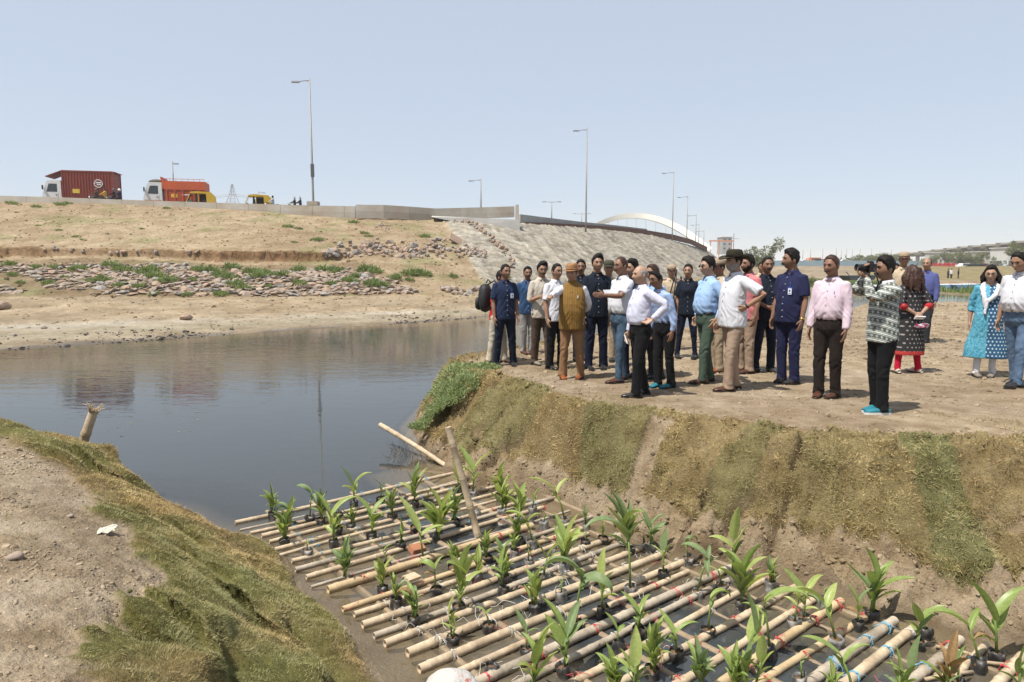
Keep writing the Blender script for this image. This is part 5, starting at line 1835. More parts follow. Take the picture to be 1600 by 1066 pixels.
# (n across, start d, end d, radius, cord)
POLES = [(-6.78, 1.88, 4.55, .036, 'b'), (-6.57, 1.86, 4.60, .018, 'b'), (-6.42, 1.91, 4.75, .026, 'b'), (-6.275, 1.97, 4.55, .031, 'b'), (-6.095, 1.98, 4.8, .026, 'b'), (-5.895, 1.96, 4.6, .026, 'b'),
         (-5.746, 1.90, 4.75, .025, 'b'), (-5.563, 1.99, 4.55, .030, 'b'), (-5.375, 1.95, 4.85, .035, 'b'), (-5.19, 1.97, 4.55, .030, 'r'), (-5.016, 1.94, 4.7, .021, 'r'), (-4.85, 2.01, 4.1, .046, 'r'), (-4.70, 3.1, 4.75, .030, 'r'),
         (-4.517, 1.98, 4.55, .036, 'r'), (-4.387, 2.01, 4.4, .036, 'w'), (-4.213, 1.99, 4.6, .037, 'w'), (-4.039, 1.99, 4.5, .032, 'w'), (-3.902, 2.0, 4.62, .037, 'w'), (-3.705, 2.06, 4.6, .046, 'w'), (-3.507, 2.03, 4.75, .043, 'w'),
         (-3.336, 2.17, 4.48, .037, 'r'), (-3.17, 2.2, 4.83, .040, 'r'), (-3.015, 2.2, 4.91, .034, 'r'), (-2.84, 2.2, 4.9, .040, 'r'), (-2.621, 2.25, 4.92, .037, 'r'), (-2.433, 2.3, 4.84, .037, 'r'), (-2.25, 2.3, 4.96, .041, 'r'),
         (-2.11, 2.9, 4.96, .037, 'r'), (-1.95, 2.35, 4.97, .045, 'b'), (-1.78, 2.5, 4.95, .043, 'b'), (-1.585, 2.4, 5.06, .048, 'b'), (-1.39, 2.5, 5.15, .040, 'b'), (-1.24, 2.5, 5.16, .047, 'b'), (-1.05, 2.5, 5.1, .042, 'b'), (-0.88, 2.5, 5.2, .044, 'b')]
CROSS = [2.28, 2.75, 3.22, 3.66, 4.08, 4.52, 4.86]


def bamboo_mesh(name, L, r, seed, taper=0.92, hollow=True):
    """culm along local x: swollen nodes, a hollow open end"""
    r0 = np.random.default_rng(seed)
    xs, rs_ = [0.0], [r]
    x = r0.uniform(0.05, 0.2)
    while x < L - 0.05:
        k = 1 - (1 - taper) * x / L
        for dx, m in ((-0.020, 1.0), (-0.007, 1.16), (0.0, 1.02), (0.007, 1.12), (0.020, 1.0)):
            xs.append(x + dx)
            rs_.append(r * k * m)
        x += r0.uniform(0.20, 0.34)
    xs.append(L)
    rs_.append(r * taper)
    o = np.argsort(xs)
    xs = np.array(xs)[o]
    rs_ = np.array(rs_)[o]
    sag = r0.normal(0, 0.006)
    crook = r0.normal(0, 0.016)
    pts = [(a, crook * math.sin(a * 2.1) , sag * math.sin(math.pi * a / L)) for a in xs]
    mb = MB()
    n = 12
    V, Fs = tube_np(pts, list(rs_), n, False)
    mb.add(V, Fs)
    # hollow ends
    for e, rr, sgn in ((0, rs_[0], 1), (-1, rs_[-1], -1)):
        p = pts[e]
        b = len(mb.v)
        for q, dx in ((0.99, 0), (0.72, 0), (0.68, 0.06 * sgn)):
            for k in range(n):
                a = 2 * math.pi * k / n
                mb.v.append((p[0] + dx, p[1] + rr * q * math.cos(a), p[2] + rr * q * math.sin(a)))
        for i in range(2):
            for k in range(n):
                k2 = (k + 1) % n
                mb.f.append((b + i * n + k, b + i * n + k2, b + (i + 1) * n + k2, b + (i + 1) * n + k))
        mb.f.append(tuple(b + 2 * n + k for k in range(n)))
    return mb.mesh(name, True)


def lash_mesh(seed):
    """three turns of cord round a pole of radius 1 with two loose ends"""
    r0 = np.random.default_rng(seed)
    mb = MB()
    for j in range(3):
        off = (j - 1) * 0.22 + r0.normal(0, 0.05)
        pts = [(off + 0.12 * math.sin(a + j), 1.07 * math.cos(a), 1.05 * math.sin(a)) for a in np.linspace(0, 2 * math.pi, 13)]
        mb.tube(pts, 0.06, 4, False)
    # knot and tails
    mb.tube([(-0.2, 0.2, 1.05), (0, 0.1, 1.28), (0.2, -0.1, 1.05)], [0.12, 0.2, 0.12], 5)
    for sg in (-1, 1, -0.4, 0.7)[:r0.integers(2, 5)]:
        l = r0.uniform(1.0, 3.6)
        d = r0.normal(0, 0.6)
        mb.tube([(0, 0, 1.15), (0.3 * sg * l + d * .2, -0.5 * l * .5, 1.35), (0.5 * sg * l, -0.85 * l * .6, 0.9 + r0.uniform(-.4, .5))], [0.06, 0.06, 0.035], 4)
    # the turns that go down round the cross pole
    mb.tube([(-0.5, 1.0, 0.1), (-0.9, 1.15, -0.8), (-0.6, 1.0, -1.9)], 0.085, 4)
    mb.tube([(0.5, -1.0, 0.1), (0.9, -1.15, -0.8), (0.6, -1.0, -1.9)], 0.085, 4)
    return mb.mesh('lashing', True)


LASH = {}
for cc, key in (('r', 'cord_red'), ('w', 'cord_white'), ('b', 'cord_blue')):
    LASH[cc] = []
    for s_ in range(5):
        me = lash_mesh(900 + s_ + ord(cc))
        me.materials.append(M[key])
        LASH[cc].append(me)
PZ = 0.030
for i, (n_, d0, d1, r, cc) in enumerate(POLES):
    r *= 0.73 * rng.uniform(0.86, 1.12)
    L = d1 - d0
    jit = rng.normal(0, 0.010)
    me = bamboo_mesh('bamboo_pole', L, r, 300 + i)
    p = RD * d0 + RN * (n_)
    o = link('bamboo_pole', me, M[['bamboo', 'bamboo', 'bamboo_grey', 'bamboo_yellow'][int(rng.integers(0, 4))]], raft, (p[0], p[1], PZ - 0.036 + r + rng.normal(0, 0.002)), (0, 0, RANG + jit))
    for cd in CROSS:
        if cd < d0 + 0.05 or cd > d1 - 0.03 or rng.uniform() < 0.06:
            continue
        c2 = cc
        if rng.uniform() < 0.10:
            c2 = rng.choice(['r', 'w'])
        x = cd - d0 + rng.normal(0, 0.02)
        link('lashing', LASH[c2][rng.integers(0, 5)], None, o, (x, 0, 0), (rng.uniform(-0.9, 0.9), 0, 0), None, (r * rng.uniform(0.9, 1.25), r, r))
# straggling ends of string and straw over the raft
for cc_, key, cnt in (('white', 'cord_white', 70), ('red', 'cord_red', 45)):
    mb = MB()
    for _ in range(cnt):
        nn_ = rng.uniform(-4.4, -2.6) if cc_ == 'white' else rng.uniform(-5.4, -1.0)
        q0 = RD * rng.uniform(2.1, 4.9) + RN * nn_
        a_ = rng.uniform(0, 6.28)
        l_ = rng.uniform(0.05, 0.22)
        pts = [(q0[0], q0[1], 0.045)]
        for k_ in range(4):
            a_ += rng.normal(0, 0.7)
            pts.append((pts[-1][0] + math.cos(a_) * l_ / 4, pts[-1][1] + math.sin(a_) * l_ / 4, max(0.012, 0.045 + rng.normal(0, 0.02))))
        mb.tube(pts, 0.0016, 4)
    mb.build('string_scraps', M[key], raft, kind='stuff')
for i, cd in enumerate(CROSS):
    for a, b in ((-6.95, -3.9), (-4.1, -0.7)):
        L = b - a
        me = bamboo_mesh('cross_pole', L, 0.030, 500 + i * 2 + int(a < -5))
        p = RD * (cd + (0.03 if a > -5 else -0.03)) + RN * a
        link('cross_pole', me, M['bamboo_wet'], raft, (p[0], p[1], -0.019), (0, 0, math.atan2(RN[1], RN[0])))
# a second pole end pokes out at the right corner, thin split cane under the last poles
for (px, py, qx, qy) in [(1490, 1035, 1588, 1040), (1462, 1010, 1540, 1030), (1445, 1062, 1520, 1050)]:
    a, b = at(px, py, 0.02), at(qx, qy, 0.02)
    mb = MB().tube([a, (a + b) / 2 + [0, 0, .01], b], 0.012, 6)
    mb.build('cane', M['bamboo'], raft, True)

# ---- canna seedlings in nursery bags
LEAVES = {}


def leaf_mesh(droop, fold, seed):
    """lance-shaped leaf 1 long, along local x, with a channelled midrib; droop bends it over"""
    r0 = np.random.default_rng(seed)
    nl, nw = 10, 5
    V = []
    ang = 0.0
    x = z = 0.0
    for i in range(nl + 1):
        s = i / nl
        wd = 0.135 * (math.sin(math.pi * min(1, s ** 0.75) ** 0.95) ** 0.85 if 0 < s < 1 else 0.0) + (0.010 if s < 0.15 else 0.0) + 0.002
        for j in range(nw):
            u = (j - (nw - 1) / 2) / ((nw - 1) / 2)
            up = abs(u) * wd * fold + 0.012 * math.sin(7 * s + 3 * u + seed) * abs(u)
            V.append((x - math.sin(ang) * up, u * wd * math.sqrt(max(0.1, 1 - fold * fold * 0.5)), z + math.cos(ang) * up))
        ang -= droop / nl * (0.4 + 1.2 * s)
        x += math.cos(ang) / nl
        z += math.sin(ang) / nl
    Fs = []
    for i in range(nl):
        for j in range(nw - 1):
            a = i * nw + j
            Fs.append((a, a + 1, a + nw + 1, a + nw))
    me = bpy.data.meshes.new('leaf')
    me.from_pydata(V, [], Fs)
    me.polygons.foreach_set('use_smooth', np.ones(len(me.polygons), bool))
    return me


for mk in ('leaf_a', 'leaf_b', 'leaf_c', 'leaf_p', 'leaf_dry'):
    LEAVES[mk] = {}
    for dk, dr in (('up', 0.25), ('arch', 0.9), ('bent', 2.2), ('fold', 0.35)):
        lst = []
        for s_ in range(2):
            me = leaf_mesh(dr * (0.85 + 0.3 * s_), 0.95 if dk == 'fold' else 0.45 + 0.2 * s_, s_ + 5)
            me.materials.append(M[mk])
            lst.append(me)
        LEAVES[mk][dk] = lst


def bag_mesh(seed):
    r0 = np.random.default_rng(seed)
    n = 14
    prof = [(0.80, -0.055), (0.96, -0.045), (1.02, 0.0), (0.98, 0.035), (1.03, 0.06), (1.0, 0.085), (0.95, 0.083), (0.90, 0.055)]
    V = []
    for i, (r, z) in enumerate(prof):
        for k in range(n):
            a = 2 * math.pi * k / n
            q = 1 + 0.07 * math.sin(3 * a + seed) + r0.normal(0, 0.03)
            V.append((0.049 * r * q * math.cos(a), 0.049 * r * q * math.sin(a), z + (r0.normal(0, 0.006) if i > 3 else 0)))
    Fs = [tuple(range(n - 1, -1, -1))]
    for i in range(len(prof) - 1):
        for k in range(n):
            k2 = (k + 1) % n
            Fs.append((i * n + k, i * n + k2, (i + 1) * n + k2, (i + 1) * n + k))
    me = bpy.data.meshes.new('grow_bag')
    me.from_pydata(V, [], Fs)
    me.polygons.foreach_set('use_smooth', np.ones(len(me.polygons), bool))
    return me


BAGS = {}
for k in ('bag', 'bag_grey'):
    BAGS[k] = []
    for s_ in range(3):
        me = bag_mesh(s_ + 3)
        me.materials.append(M[k])
        BAGS[k].append(me)
mb = MB()
mb.lathe([(0.047, 0.048), (0.044, 0.064), (0.025, 0.070), (0.004, 0.072)], 12)
SOIL = mb.mesh('soil', True)
SOIL.materials.append(M['soil'])

# bag x, bag top y, plant top y, style, leaf colour, bag colour
#   V two blades  T three blades  B bushy  U one upright blade  D drooping  S small shoot  E empty bag  L blade lying to the left  A arching to the left
CANNA = [(426, 798, 756, 'T', 'b', 0), (446, 838, 781, 'B', 'a', 0), (453, 812, 785, 'D', 'p', 0), (484, 802, 757, 'D', 'p', 0), (501, 806, 770, 'B', 'a', 0), (503, 786, 763, 'B', 'c', 0), (553, 783, 729, 'V', 'b', 0),
         (522, 842, 768, 'V', 'b', 0), (526, 822, 797, 'B', 'p', 0), (549, 815, 785, 'T', 'a', 0), (581, 830, 773, 'V', 'a', 0), (529, 798, 780, 'S', 'a', 0), (480, 856, 834, 'S', 'a', 1), (540, 895, 839, 'T', 'p', 2),
         (595, 776, 743, 'S', 'c', 0), (613, 800, 758, 'B', 'a', 0), (630, 772, 760, 'E', 'a', 1), (647, 781, 725, 'B', 'a', 0), (669, 778, 762, 'S', 'p', 1), (648, 818, 800, 'S', 'a', 0), (627, 846, 810, 'U', 'a', 0), (661, 866, 783, 'L', 'b', 0),
         (680, 833, 762, 'B', 'b', 0), (605, 877, 843, 'A', 'a', 0), (716, 757, 711, 'T', 'b', 0), (739, 763, 701, 'V', 'b', 1), (780, 770, 719, 'T', 'b', 1), (785, 793, 742, 'B', 'b', 1), (710, 809, 758, 'T', 'a', 0), (746, 795, 785, 'E', 'a', 1),
         (723, 771, 752, 'S', 'a', 0), (708, 876, 845, 'B', 'a', 0), (761, 864, 826, 'B', 'a', 0), (784, 809, 797, 'E', 'a', 1), (810, 805, 752, 'B', 'b', 1), (832, 790, 760, 'S', 'a', 1), (850, 813, 794, 'S', 'a', 1), (916, 814, 788, 'T', 'p', 1),
         (942, 835, 812, 'B', 'a', 0), (832, 841, 792, 'A', 'b', 1), (809, 838, 790, 'T', 'a', 0), (883, 880, 803, 'B', 'b', 1), (803, 858, 830, 'B', 'a', 1), (826, 872, 845, 'S', 'a', 1), (869, 854, 835, 'S', 'a', 1), (850, 894, 838, 'V', 'b', 0),
         (983, 851, 772, 'B', 'a', 0), (916, 842, 826, 'A', 'a', 0), (882, 806, 741, 'A', 'b', 1), (788, 898, 852, 'T', 'a', 0), (598, 914, 864, 'B', 'b', 0), (618, 932, 892, 'B', 'c', 0), (680, 913, 875, 'D', 'a', 0), (648, 961, 905, 'T', 'p', 0),
         (712, 878, 862, 'E', 'a', 0), (718, 940, 846, 'T', 'b', 0), (706, 988, 931, 'U', 'b', 0), (747, 896, 852, 'B', 'b', 0), (784, 913, 854, 'U', 'a', 0), (783, 880, 848, 'D', 'c', 0), (835, 940, 884, 'T', 'b', 0), (877, 922, 896, 'S', 'a', 1),
         (900, 965, 866, 'D', 'p', 0), (941, 947, 863, 'U', 'b', 0), (764, 970, 945, 'A', 'a', 0), (823, 1006, 958, 'L', 'c', 0), (767, 1036, 1026, 'E', 'a', 0), (883, 1037, 942, 'V', 'a', 0), (832, 1074, 977, 'T', 'b', 0), (1017, 849, 796, 'V', 'p', 1),
         (985, 914, 806, 'D', 'b', 1), (1037, 891, 827, 'U', 'b', 0), (1075, 866, 840, 'D', 'p', 1), (1090, 917, 850, 'D', 'p', 1), (1128, 907, 882, 'A', 'b', 1), (1159, 935, 845, 'B', 'a', 0), (1145, 893, 790, 'U', 'b', 1), (966, 1000, 958, 'L', 'a', 0),
         (1107, 976, 920, 'D', 'a', 0), (1018, 1038, 962, 'B', 'b', 0), (1057, 1013, 959, 'V', 'a', 0), (996, 979, 926, 'V', 'a', 0), (990, 1084, 984, 'U', 'b', 0), (960, 1082, 1012, 'B', 'a', 0), (1163, 1034, 919, 'U', 'b', 2), (1097, 1072, 998, 'T', 'p', 0),
         (1160, 1074, 1000, 'B', 'b', 0), (1204, 906, 870, 'B', 'a', 1), (1256, 958, 893, 'V', 'b', 1), (1242, 966, 920, 'D', 'b', 1), (1289, 930, 916, 'S', 'a', 1), (1341, 966, 916, 'V', 'a', 0), (1365, 951, 857, 'T', 'a', 0), (1306, 993, 909, 'A', 'b', 1),
         (1203, 1009, 910, 'D', 'a', 0), (1180, 1074, 986, 'U', 'b', 0), (1253, 1054, 1014, 'S', 'c', 1), (1335, 1082, 993, 'A', 'a', 0), (1298, 1082, 1031, 'T', 'a', 0), (1145, 1078, 1008, 'T', 'a', 0), (1436, 995, 931, 'V', 'a', 0), (1445, 979, 950, 'V', 'a', 0),
         (1531, 1030, 945, 'A', 'a', 0), (1558, 1015, 908, 'V', 'a', 0), (1593, 1082, 986, 'U', 'a', 0), (1497, 1058, 1006, 'S', 'c', 0), (1405, 1090, 994, 'U', 'a', 0), (1478, 1080, 992, 'T', 'd', 0)]
LCOL = {'a': 'leaf_a', 'b': 'leaf_b', 'c': 'leaf_c', 'p': 'leaf_p', 'd': 'leaf_dry'}
LWORD = {'a': 'mid-green', 'b': 'bright green', 'c': 'dark green', 'p': 'pale', 'd': 'dry brown'}
SWORD = {'V': 'two-bladed', 'T': 'three-leaved', 'B': 'bushy', 'U': 'upright slender', 'D': 'drooping', 'S': 'small sparse', 'E': 'bare', 'L': 'long-leaved', 'A': 'arching'}
BWORD = {0: 'in black bag', 1: 'in greyish bag', 2: 'without visible bag'}
lab = {}
plants = []
pn = np.array([p[0] for p in POLES])
for i, (px, py, ty, st, lc, bc) in enumerate(CANNA):
    p = at(px, py, 0.085)
    top = atY(px, ty, p[1])
    h = max(0.06, top[2] - 0.085)
    nn = float(p[:2] @ RN)
    pi_ = int(np.argmin(np.abs(pn - nn)))
    plants.append((p, h, st, lc, bc, pi_, float(p[:2] @ RD)))
    lab.setdefault((st, lc, bc, pi_), []).append(i)
for i, (p, h, st, lc, bc, pi_, dd) in enumerate(plants):
    r0 = np.random.default_rng(2000 + i)
    if st == 'E':
        name, cat = 'nursery_bag', 'bag'
        lb = 'open nursery bag of soil with no plant'
        lb = ('black' if bc == 0 else 'greyish') + ' nursery bag without a plant'
    else:
        name, cat = 'canna_plant', 'plant'
        lb = f'{SWORD[st]} {LWORD[lc]} canna {BWORD[bc]}'
    if pi_ < 18:
        lb += f' by {ordinal(pi_)} pole from open water'
    else:
        lb += f' by {ordinal(len(POLES) - 1 - pi_)} pole from bottom'
    same = lab[(st, lc, bc, pi_)]
    if len(same) > 1:
        order = sorted(same, key=lambda q: plants[q][6])
        lb += ', left one' if order.index(i) == 0 else ', right one'
    root = thing(name, lb, cat, (p[0], p[1], 0.0), r0.uniform(0, 6.28), 'canna seedlings standing on the bamboo raft' if st != 'E' else 'empty nursery bags on the raft')
    sc = 1.0
    if bc < 2:
        tl = (r0.normal(0, 0.10), r0.normal(0, 0.10), 0) if st != 'E' else (r0.normal(0, 0.3), r0.normal(0, 0.3), 0)
        g = link('grow_bag', BAGS['bag' if bc == 0 else 'bag_grey'][i % 3], None, root, (0, 0, -0.012), tl, None, (r0.uniform(0.8, 1.05), r0.uniform(0.8, 1.05), r0.uniform(0.8, 1.1)))
        link('soil', SOIL, None, g)
    if st == 'E':
        continue
    rz = root.rotation_euler.z

    def world_az(a):             # azimuth in the world (0 = photo right, 180 = photo left), turned into the root's frame
        return R(a) - rz
    nst = {'B': r0.integers(2, 5), 'V': r0.integers(1, 3), 'T': r0.integers(2, 4), 'U': r0.integers(1, 3), 'D': 1, 'S': 1, 'L': 1, 'A': 1}[st]
    for s_ in range(nst):
        hh = h * (1.0 if s_ == 0 else r0.uniform(0.45, 0.8))
        bx, by = (0, 0) if s_ == 0 else r0.normal(0, 0.014, 2)
        stem_h = hh * {'V': 0.50, 'T': 0.5, 'B': 0.45, 'U': 0.50, 'D': 0.72, 'S': 0.6, 'L': 0.45, 'A': 0.62}[st]
        lean = r0.normal(0, 0.10, 2) * stem_h
        if st == 'A':
            lean = np.array([math.cos(world_az(165)), math.sin(world_az(165))]) * stem_h * 0.35
        pts = [(bx, by, 0.055), (bx + lean[0] * 0.4, by + lean[1] * 0.4, 0.07 + stem_h * 0.5), (bx + lean[0], by + lean[1], 0.07 + stem_h)]
        tk = 0.0045 + 0.012 * min(h, 0.5)
        MB().tube(pts, [tk, tk * 0.85, tk * 0.6], 6).build('stem', M['stem'], root, True)

        def leaf(frac, az, elev, L, kind, ck=None):
            q = np.array(pts[0]) * (1 - frac) + np.array(pts[2]) * frac if frac < 1 else np.array(pts[2])
            mk = LCOL[ck or lc]
            q_ = r0.uniform()
            if q_ < 0.04 and L < 0.16:
                mk = 'leaf_dry'
                kind = 'bent'
            elif q_ < 0.15:
                mk = 'leaf_p'
            me = LEAVES[mk][kind][r0.integers(0, 2)]
            L *= 1.14
            link('leaf', me, None, root, tuple(q), (r0.normal(0, 0.35), -elev, world_az(az) if az is not None else r0.uniform(0, 6.28)), None, (L, L * r0.uniform(0.85, 1.3), L))
        lh = hh - stem_h
        if st == 'V':
            e1 = r0.uniform(0.95, 1.25)
            leaf(0.98, 25 + r0.normal(0, 25), e1 - 0.15, lh / math.sin(e1) * 1.05, 'arch', None)
            leaf(0.86, 165 + r0.normal(0, 25), e1 - 0.05, lh / math.sin(e1) * 1.2, 'up', 'a' if lc == 'b' else None)
            leaf(0.45, None, 0.9, lh * 0.75, 'fold')
            leaf(0.62, None, 1.0, lh * 0.95, 'arch')
            leaf(0.3, None, 0.7, lh * 0.6, 'arch')
        elif st == 'T':
            leaf(1.0, None, 1.35, lh * 1.08, 'fold')
            a0 = r0.uniform(0, 360)
            for k in range(5):
                leaf(0.94 - 0.15 * k, a0 + 140 * k + r0.normal(0, 25), r0.uniform(0.85, 1.3), lh * r0.uniform(0.85, 1.2), r0.choice(['arch', 'up']), r0.choice(['a', lc]))
        elif st == 'B':
            leaf(1.0, None, 1.3, lh * 1.08, r0.choice(['fold', 'up']))
            a0 = r0.uniform(0, 360)
            for k in range(6):
                leaf(1.0 - 0.14 * k, a0 + 137 * k + r0.normal(0, 30), r0.uniform(0.85, 1.35), lh * r0.uniform(0.8, 1.2), r0.choice(['arch', 'up', 'up', 'fold']), r0.choice([lc, 'a', 'b']))
        elif st == 'U':
            leaf(1.0, None, 1.42, lh * 1.05, 'up')
            leaf(0.8, r0.choice([10, 170]) + r0.normal(0, 25), 0.8, lh * 0.7, 'arch')
            leaf(0.5, None, 1.0, lh * 0.6, 'fold')
            leaf(0.65, None, 1.2, lh * 0.85, 'up')
            leaf(0.35, None, 0.8, lh * 0.6, 'arch')
        elif st == 'D':
            leaf(1.0, r0.choice([0, 175]) + r0.normal(0, 30), 0.95, max(lh * 2.4, 0.16), 'bent')
            leaf(0.95, None, 1.15, max(lh * 1.2, 0.12), 'arch')
            leaf(0.7, None, 0.8, max(lh * 1.3, 0.10), 'arch', r0.choice(['a', lc]))
            if lc == 'p':
                leaf(0.9, None, 0.7, max(lh * 2.0, 0.15), 'bent')
        elif st == 'S':
            for k in range(3):
                leaf(1.0 - 0.3 * k, None, r0.uniform(0.7, 1.3), max(0.05, lh * r0.uniform(0.8, 1.2)), r0.choice(['fold', 'arch', 'up']))
        elif st == 'L':
            leaf(0.95, 150 + r0.normal(0, 10), 1.05, lh * 1.25, 'up')
            leaf(0.8, 20 + r0.normal(0, 20), 0.6, lh * 0.8, 'arch')
            leaf(0.5, None, 0.8, lh * 0.45, 'arch')
        elif st == 'A':
            leaf(1.0, 172 + r0.normal(0, 12), 0.75, lh * 1.7, 'arch')
            leaf(0.85, 10 + r0.normal(0, 30), 1.0, lh * 1.3, 'arch')
            leaf(0.6, None, 1.0, lh * 0.9, 'fold')

# ---- stakes and poles near the raft
def standing_pole(px0, py0, z0, px1, py1, r, name, label, m='bamboo', Ytop=None):
    a = at(px0, py0, z0)
    b = atY(px1, py1, a[1] if Ytop is None else Ytop)
    v = Vector(b - a)
    L = v.length
    o = link(name, bamboo_mesh(name, L + 0.25, r, 77 + int(px0), 0.88), M[m], None)
    q = v.to_track_quat('X', 'Z')
    o.location = Vector(a) - v.normalized() * 0.25
    o.rotation_euler = q.to_euler()
    tag(o, label, 'pole')
    return o, b


standing_pole(748, 842, 0.0, 700, 668, 0.034, 'bamboo_stake', 'tall bamboo stake leaning left, driven into the water between the canna plants')
o, tip = standing_pole(127, 704, 0.60, 147, 640, 0.050, 'bamboo_post', 'short bamboo post with frayed top stuck in the left bank edge')
mb = MB()
for k in range(30):
    a = 2 * math.pi * k / 30
    rr = 0.042
    d = rng.normal(0, 0.035, 2)
    mb.tube([(rr * math.cos(a), rr * math.sin(a), -0.03), (rr * 1.25 * math.cos(a) + d[0] * .5, rr * 1.25 * math.sin(a) + d[1] * .5, 0.03), (rr * 1.45 * math.cos(a) + d[0] * 1.1, rr * 1.45 * math.sin(a) + d[1] * 1.1, 0.05 + rng.uniform(-.03, .02))], [0.006, 0.004, 0.0015], 4)
fr = mb.build('frayed_fibre', M['bamboo'], o)
fr.matrix_parent_inverse = Matrix()
fr.location = (Vector(tip) - o.location).length, 0, 0
fr.rotation_euler = (0, math.pi / 2, 0)
a, b = at(594, 664, 0.30), at(700, 730, 0.03)
v = Vector(b - a)
o = link('fallen_pole', bamboo_mesh('fallen_pole', v.length + 0.1, 0.034, 31, 0.8), M['bamboo'], None, a, v.to_track_quat('X', 'Z').to_euler())
tag(o, 'pale bamboo pole lying from the promontory foot out over the water', 'pole')

# white woven sack at the bottom edge
p = at(706, 1102, 0.0)
V = ICO2.copy()
bm = bmesh.new()
bmesh.ops.create_icosphere(bm, subdivisions=4, radius=1.0)
V = np.array([q.co[:] for q in bm.verts])
Fc = np.array([[q.index for q in f.verts] for f in bm.faces])
bm.free()
V = V * [0.16, 0.13, 0.14] * (1 + 0.10 * fbm(V * 2.2, 3, 7)[:, None] + 0.035 * np.abs(fbm(V * 6, 3, 8))[:, None])
M['sack'] = mat('woven_sack', (0.50, 0.47, 0.43), (0.45, 0.16, 0.13), 9.0, rough=0.7, bump=0.9, bscale=22, bdist=0.02, lo=0.56, hi=0.62, fine=0.12, fscale=90)
o = link('sack', fast_mesh('sack', V, Fc), M['sack'], None, (p[0], p[1], 0.07))
tag(o, 'white woven sack with faded red print lying at the raft corner', 'sack')
# scraps
M['plank'] = mat('wood_offcut', (0.55, 0.44, 0.30), (0.46, 0.35, 0.22), 9, rough=0.7)
p = at(643, 902, 0.09)
o = MB().box((0, 0, 0), (0.13, 0.085, 0.022)).build('wood_block', M['plank'], None, loc=(p[0], p[1], 0.088), rot=(0.12, 0.1, 0.9))
tag(o, 'small pale wooden block lying across the thick raft pole', 'block')
M['brick'] = mat('brick_red', (0.40, 0.17, 0.09), (0.30, 0.13, 0.08), 9, rough=0.9)
p = at(652, 860, 0.03)
o = MB().box((0, 0, 0), (0.14, 0.09, 0.05), 0.4, 0.9).build('broken_brick', M['brick'], None, loc=(p[0], p[1], 0.045), rot=(0.3, 0.2, 0.3))
tag(o, 'orange-red broken brick between the middle raft poles', 'brick')
M['paper'] = mat('crumpled_paper', (0.52, 0.49, 0.41), (0.45, 0.42, 0.34), 12, rough=0.8)
q = hit(bvh_left, 168, 832)
r0 = np.random.default_rng(5)
g = np.array([(x, y) for y in np.linspace(-1, 1, 6) for x in np.linspace(-1, 1, 6)])
V = np.c_[g * [0.045, 0.033] + r0.normal(0, 0.006, (36, 2)), 0.02 * fbm(g * 1.3, 3, 3) + 0.022]
o = link('paper_scrap', fast_mesh('paper_scrap', V, grid_faces(6, 6), False), M['paper'], None, q, (0.25, -0.1, 0.4))
sm = o.modifiers.new('thick', 'SOLIDIFY')
sm.thickness = 0.003
tag(o, 'crumpled cream paper scrap lying on the left bank turf edge', 'paper')
for (px, py, sx, lb) in [(25, 873, 0.055, 'rounded grey-brown stone on the bare earth of the left bank'), (110, 808, 0.03, 'pale flat clod beside the paper scrap on the left bank')]:
    q = hit(bvh_left, px, py)
    V = rock_variant(9, 0.65) * sx
    o = link('stone', fast_mesh('stone', V, ICO2F, True), M['stone'], None, (q.x, q.y, q.z + sx * 0.25), (0.1, 0, 0.6))
    tag(o, lb, 'stone')
# leafy green plants on the tip of the promontory and the green bush clump there
n = 15000
pc = [(700, 583, 1.0, .42), (680, 592, .98, .34), (735, 577, .98, .32), (666, 606, .86, .28), (716, 592, 1.0, .34), (757, 574, .98, .26), (690, 602, .9, .30)]
P3, D3 = [], []
cen = []
for (px, py, zz, rr) in pc:
    c0 = at(px, py, zz)
    k = 3600
    u = rng.normal(size=(k, 3))
    u /= np.linalg.norm(u, axis=1)[:, None]
    q = np.array(c0) + u * rr * rng.uniform(0.25, 1.0, (k, 1)) ** 0.5 * [1, 1, 0.45] + [0, 0.2, -0.08]
    P3.append(q)
    D3.append(u * 0.7 + rng.normal(0, 0.6, (k, 3)) + [0, 0, 0.6])
P3, D3 = np.vstack(P3), np.vstack(D3)
gz = np.array([drop(bvh_right, q[0], q[1]) for q in P3])
P3[:, 2] = np.maximum(P3[:, 2], np.maximum(gz, 0.02) + 0.005)
P3[:, 2] = np.minimum(P3[:, 2], np.maximum(gz, 0.02) + 0.26)
keep = (fbm(P3 * 5, 2, 4) > -0.35)
P3, D3 = P3[keep], D3[keep]
D3 /= np.linalg.norm(D3, axis=1)[:, None]
o = blades('ground_cover', P3, D3, rng.uniform(0.018, 0.055, len(P3)), rng.uniform(0.007, 0.015, len(P3)), np.array([0.25, 0.30, 0.13]) * rng.uniform(0.55, 1.5, (len(P3), 1)), M['grass'], 0.4, 'stuff', 2)
# dead stalks at the water's edge
pts, ds = [], []
for _ in range(260):
    px, py = rng.normal(640, 22), rng.normal(712, 12)
    pts.append(at(px, py, 0.0))
P3 = np.array(pts)
D3 = rng.normal(0, 0.5, (len(P3), 3)) + [0, 0, 0.8]
D3 /= np.linalg.norm(D3, axis=1)[:, None]
blades('dead_stalks', P3, D3, rng.uniform(0.05, 0.2, len(P3)), np.full(len(P3), 0.006), np.array([0.20, 0.15, 0.09]) * rng.uniform(0.5, 1.3, (len(P3), 1)), M['grass'], 0.3)
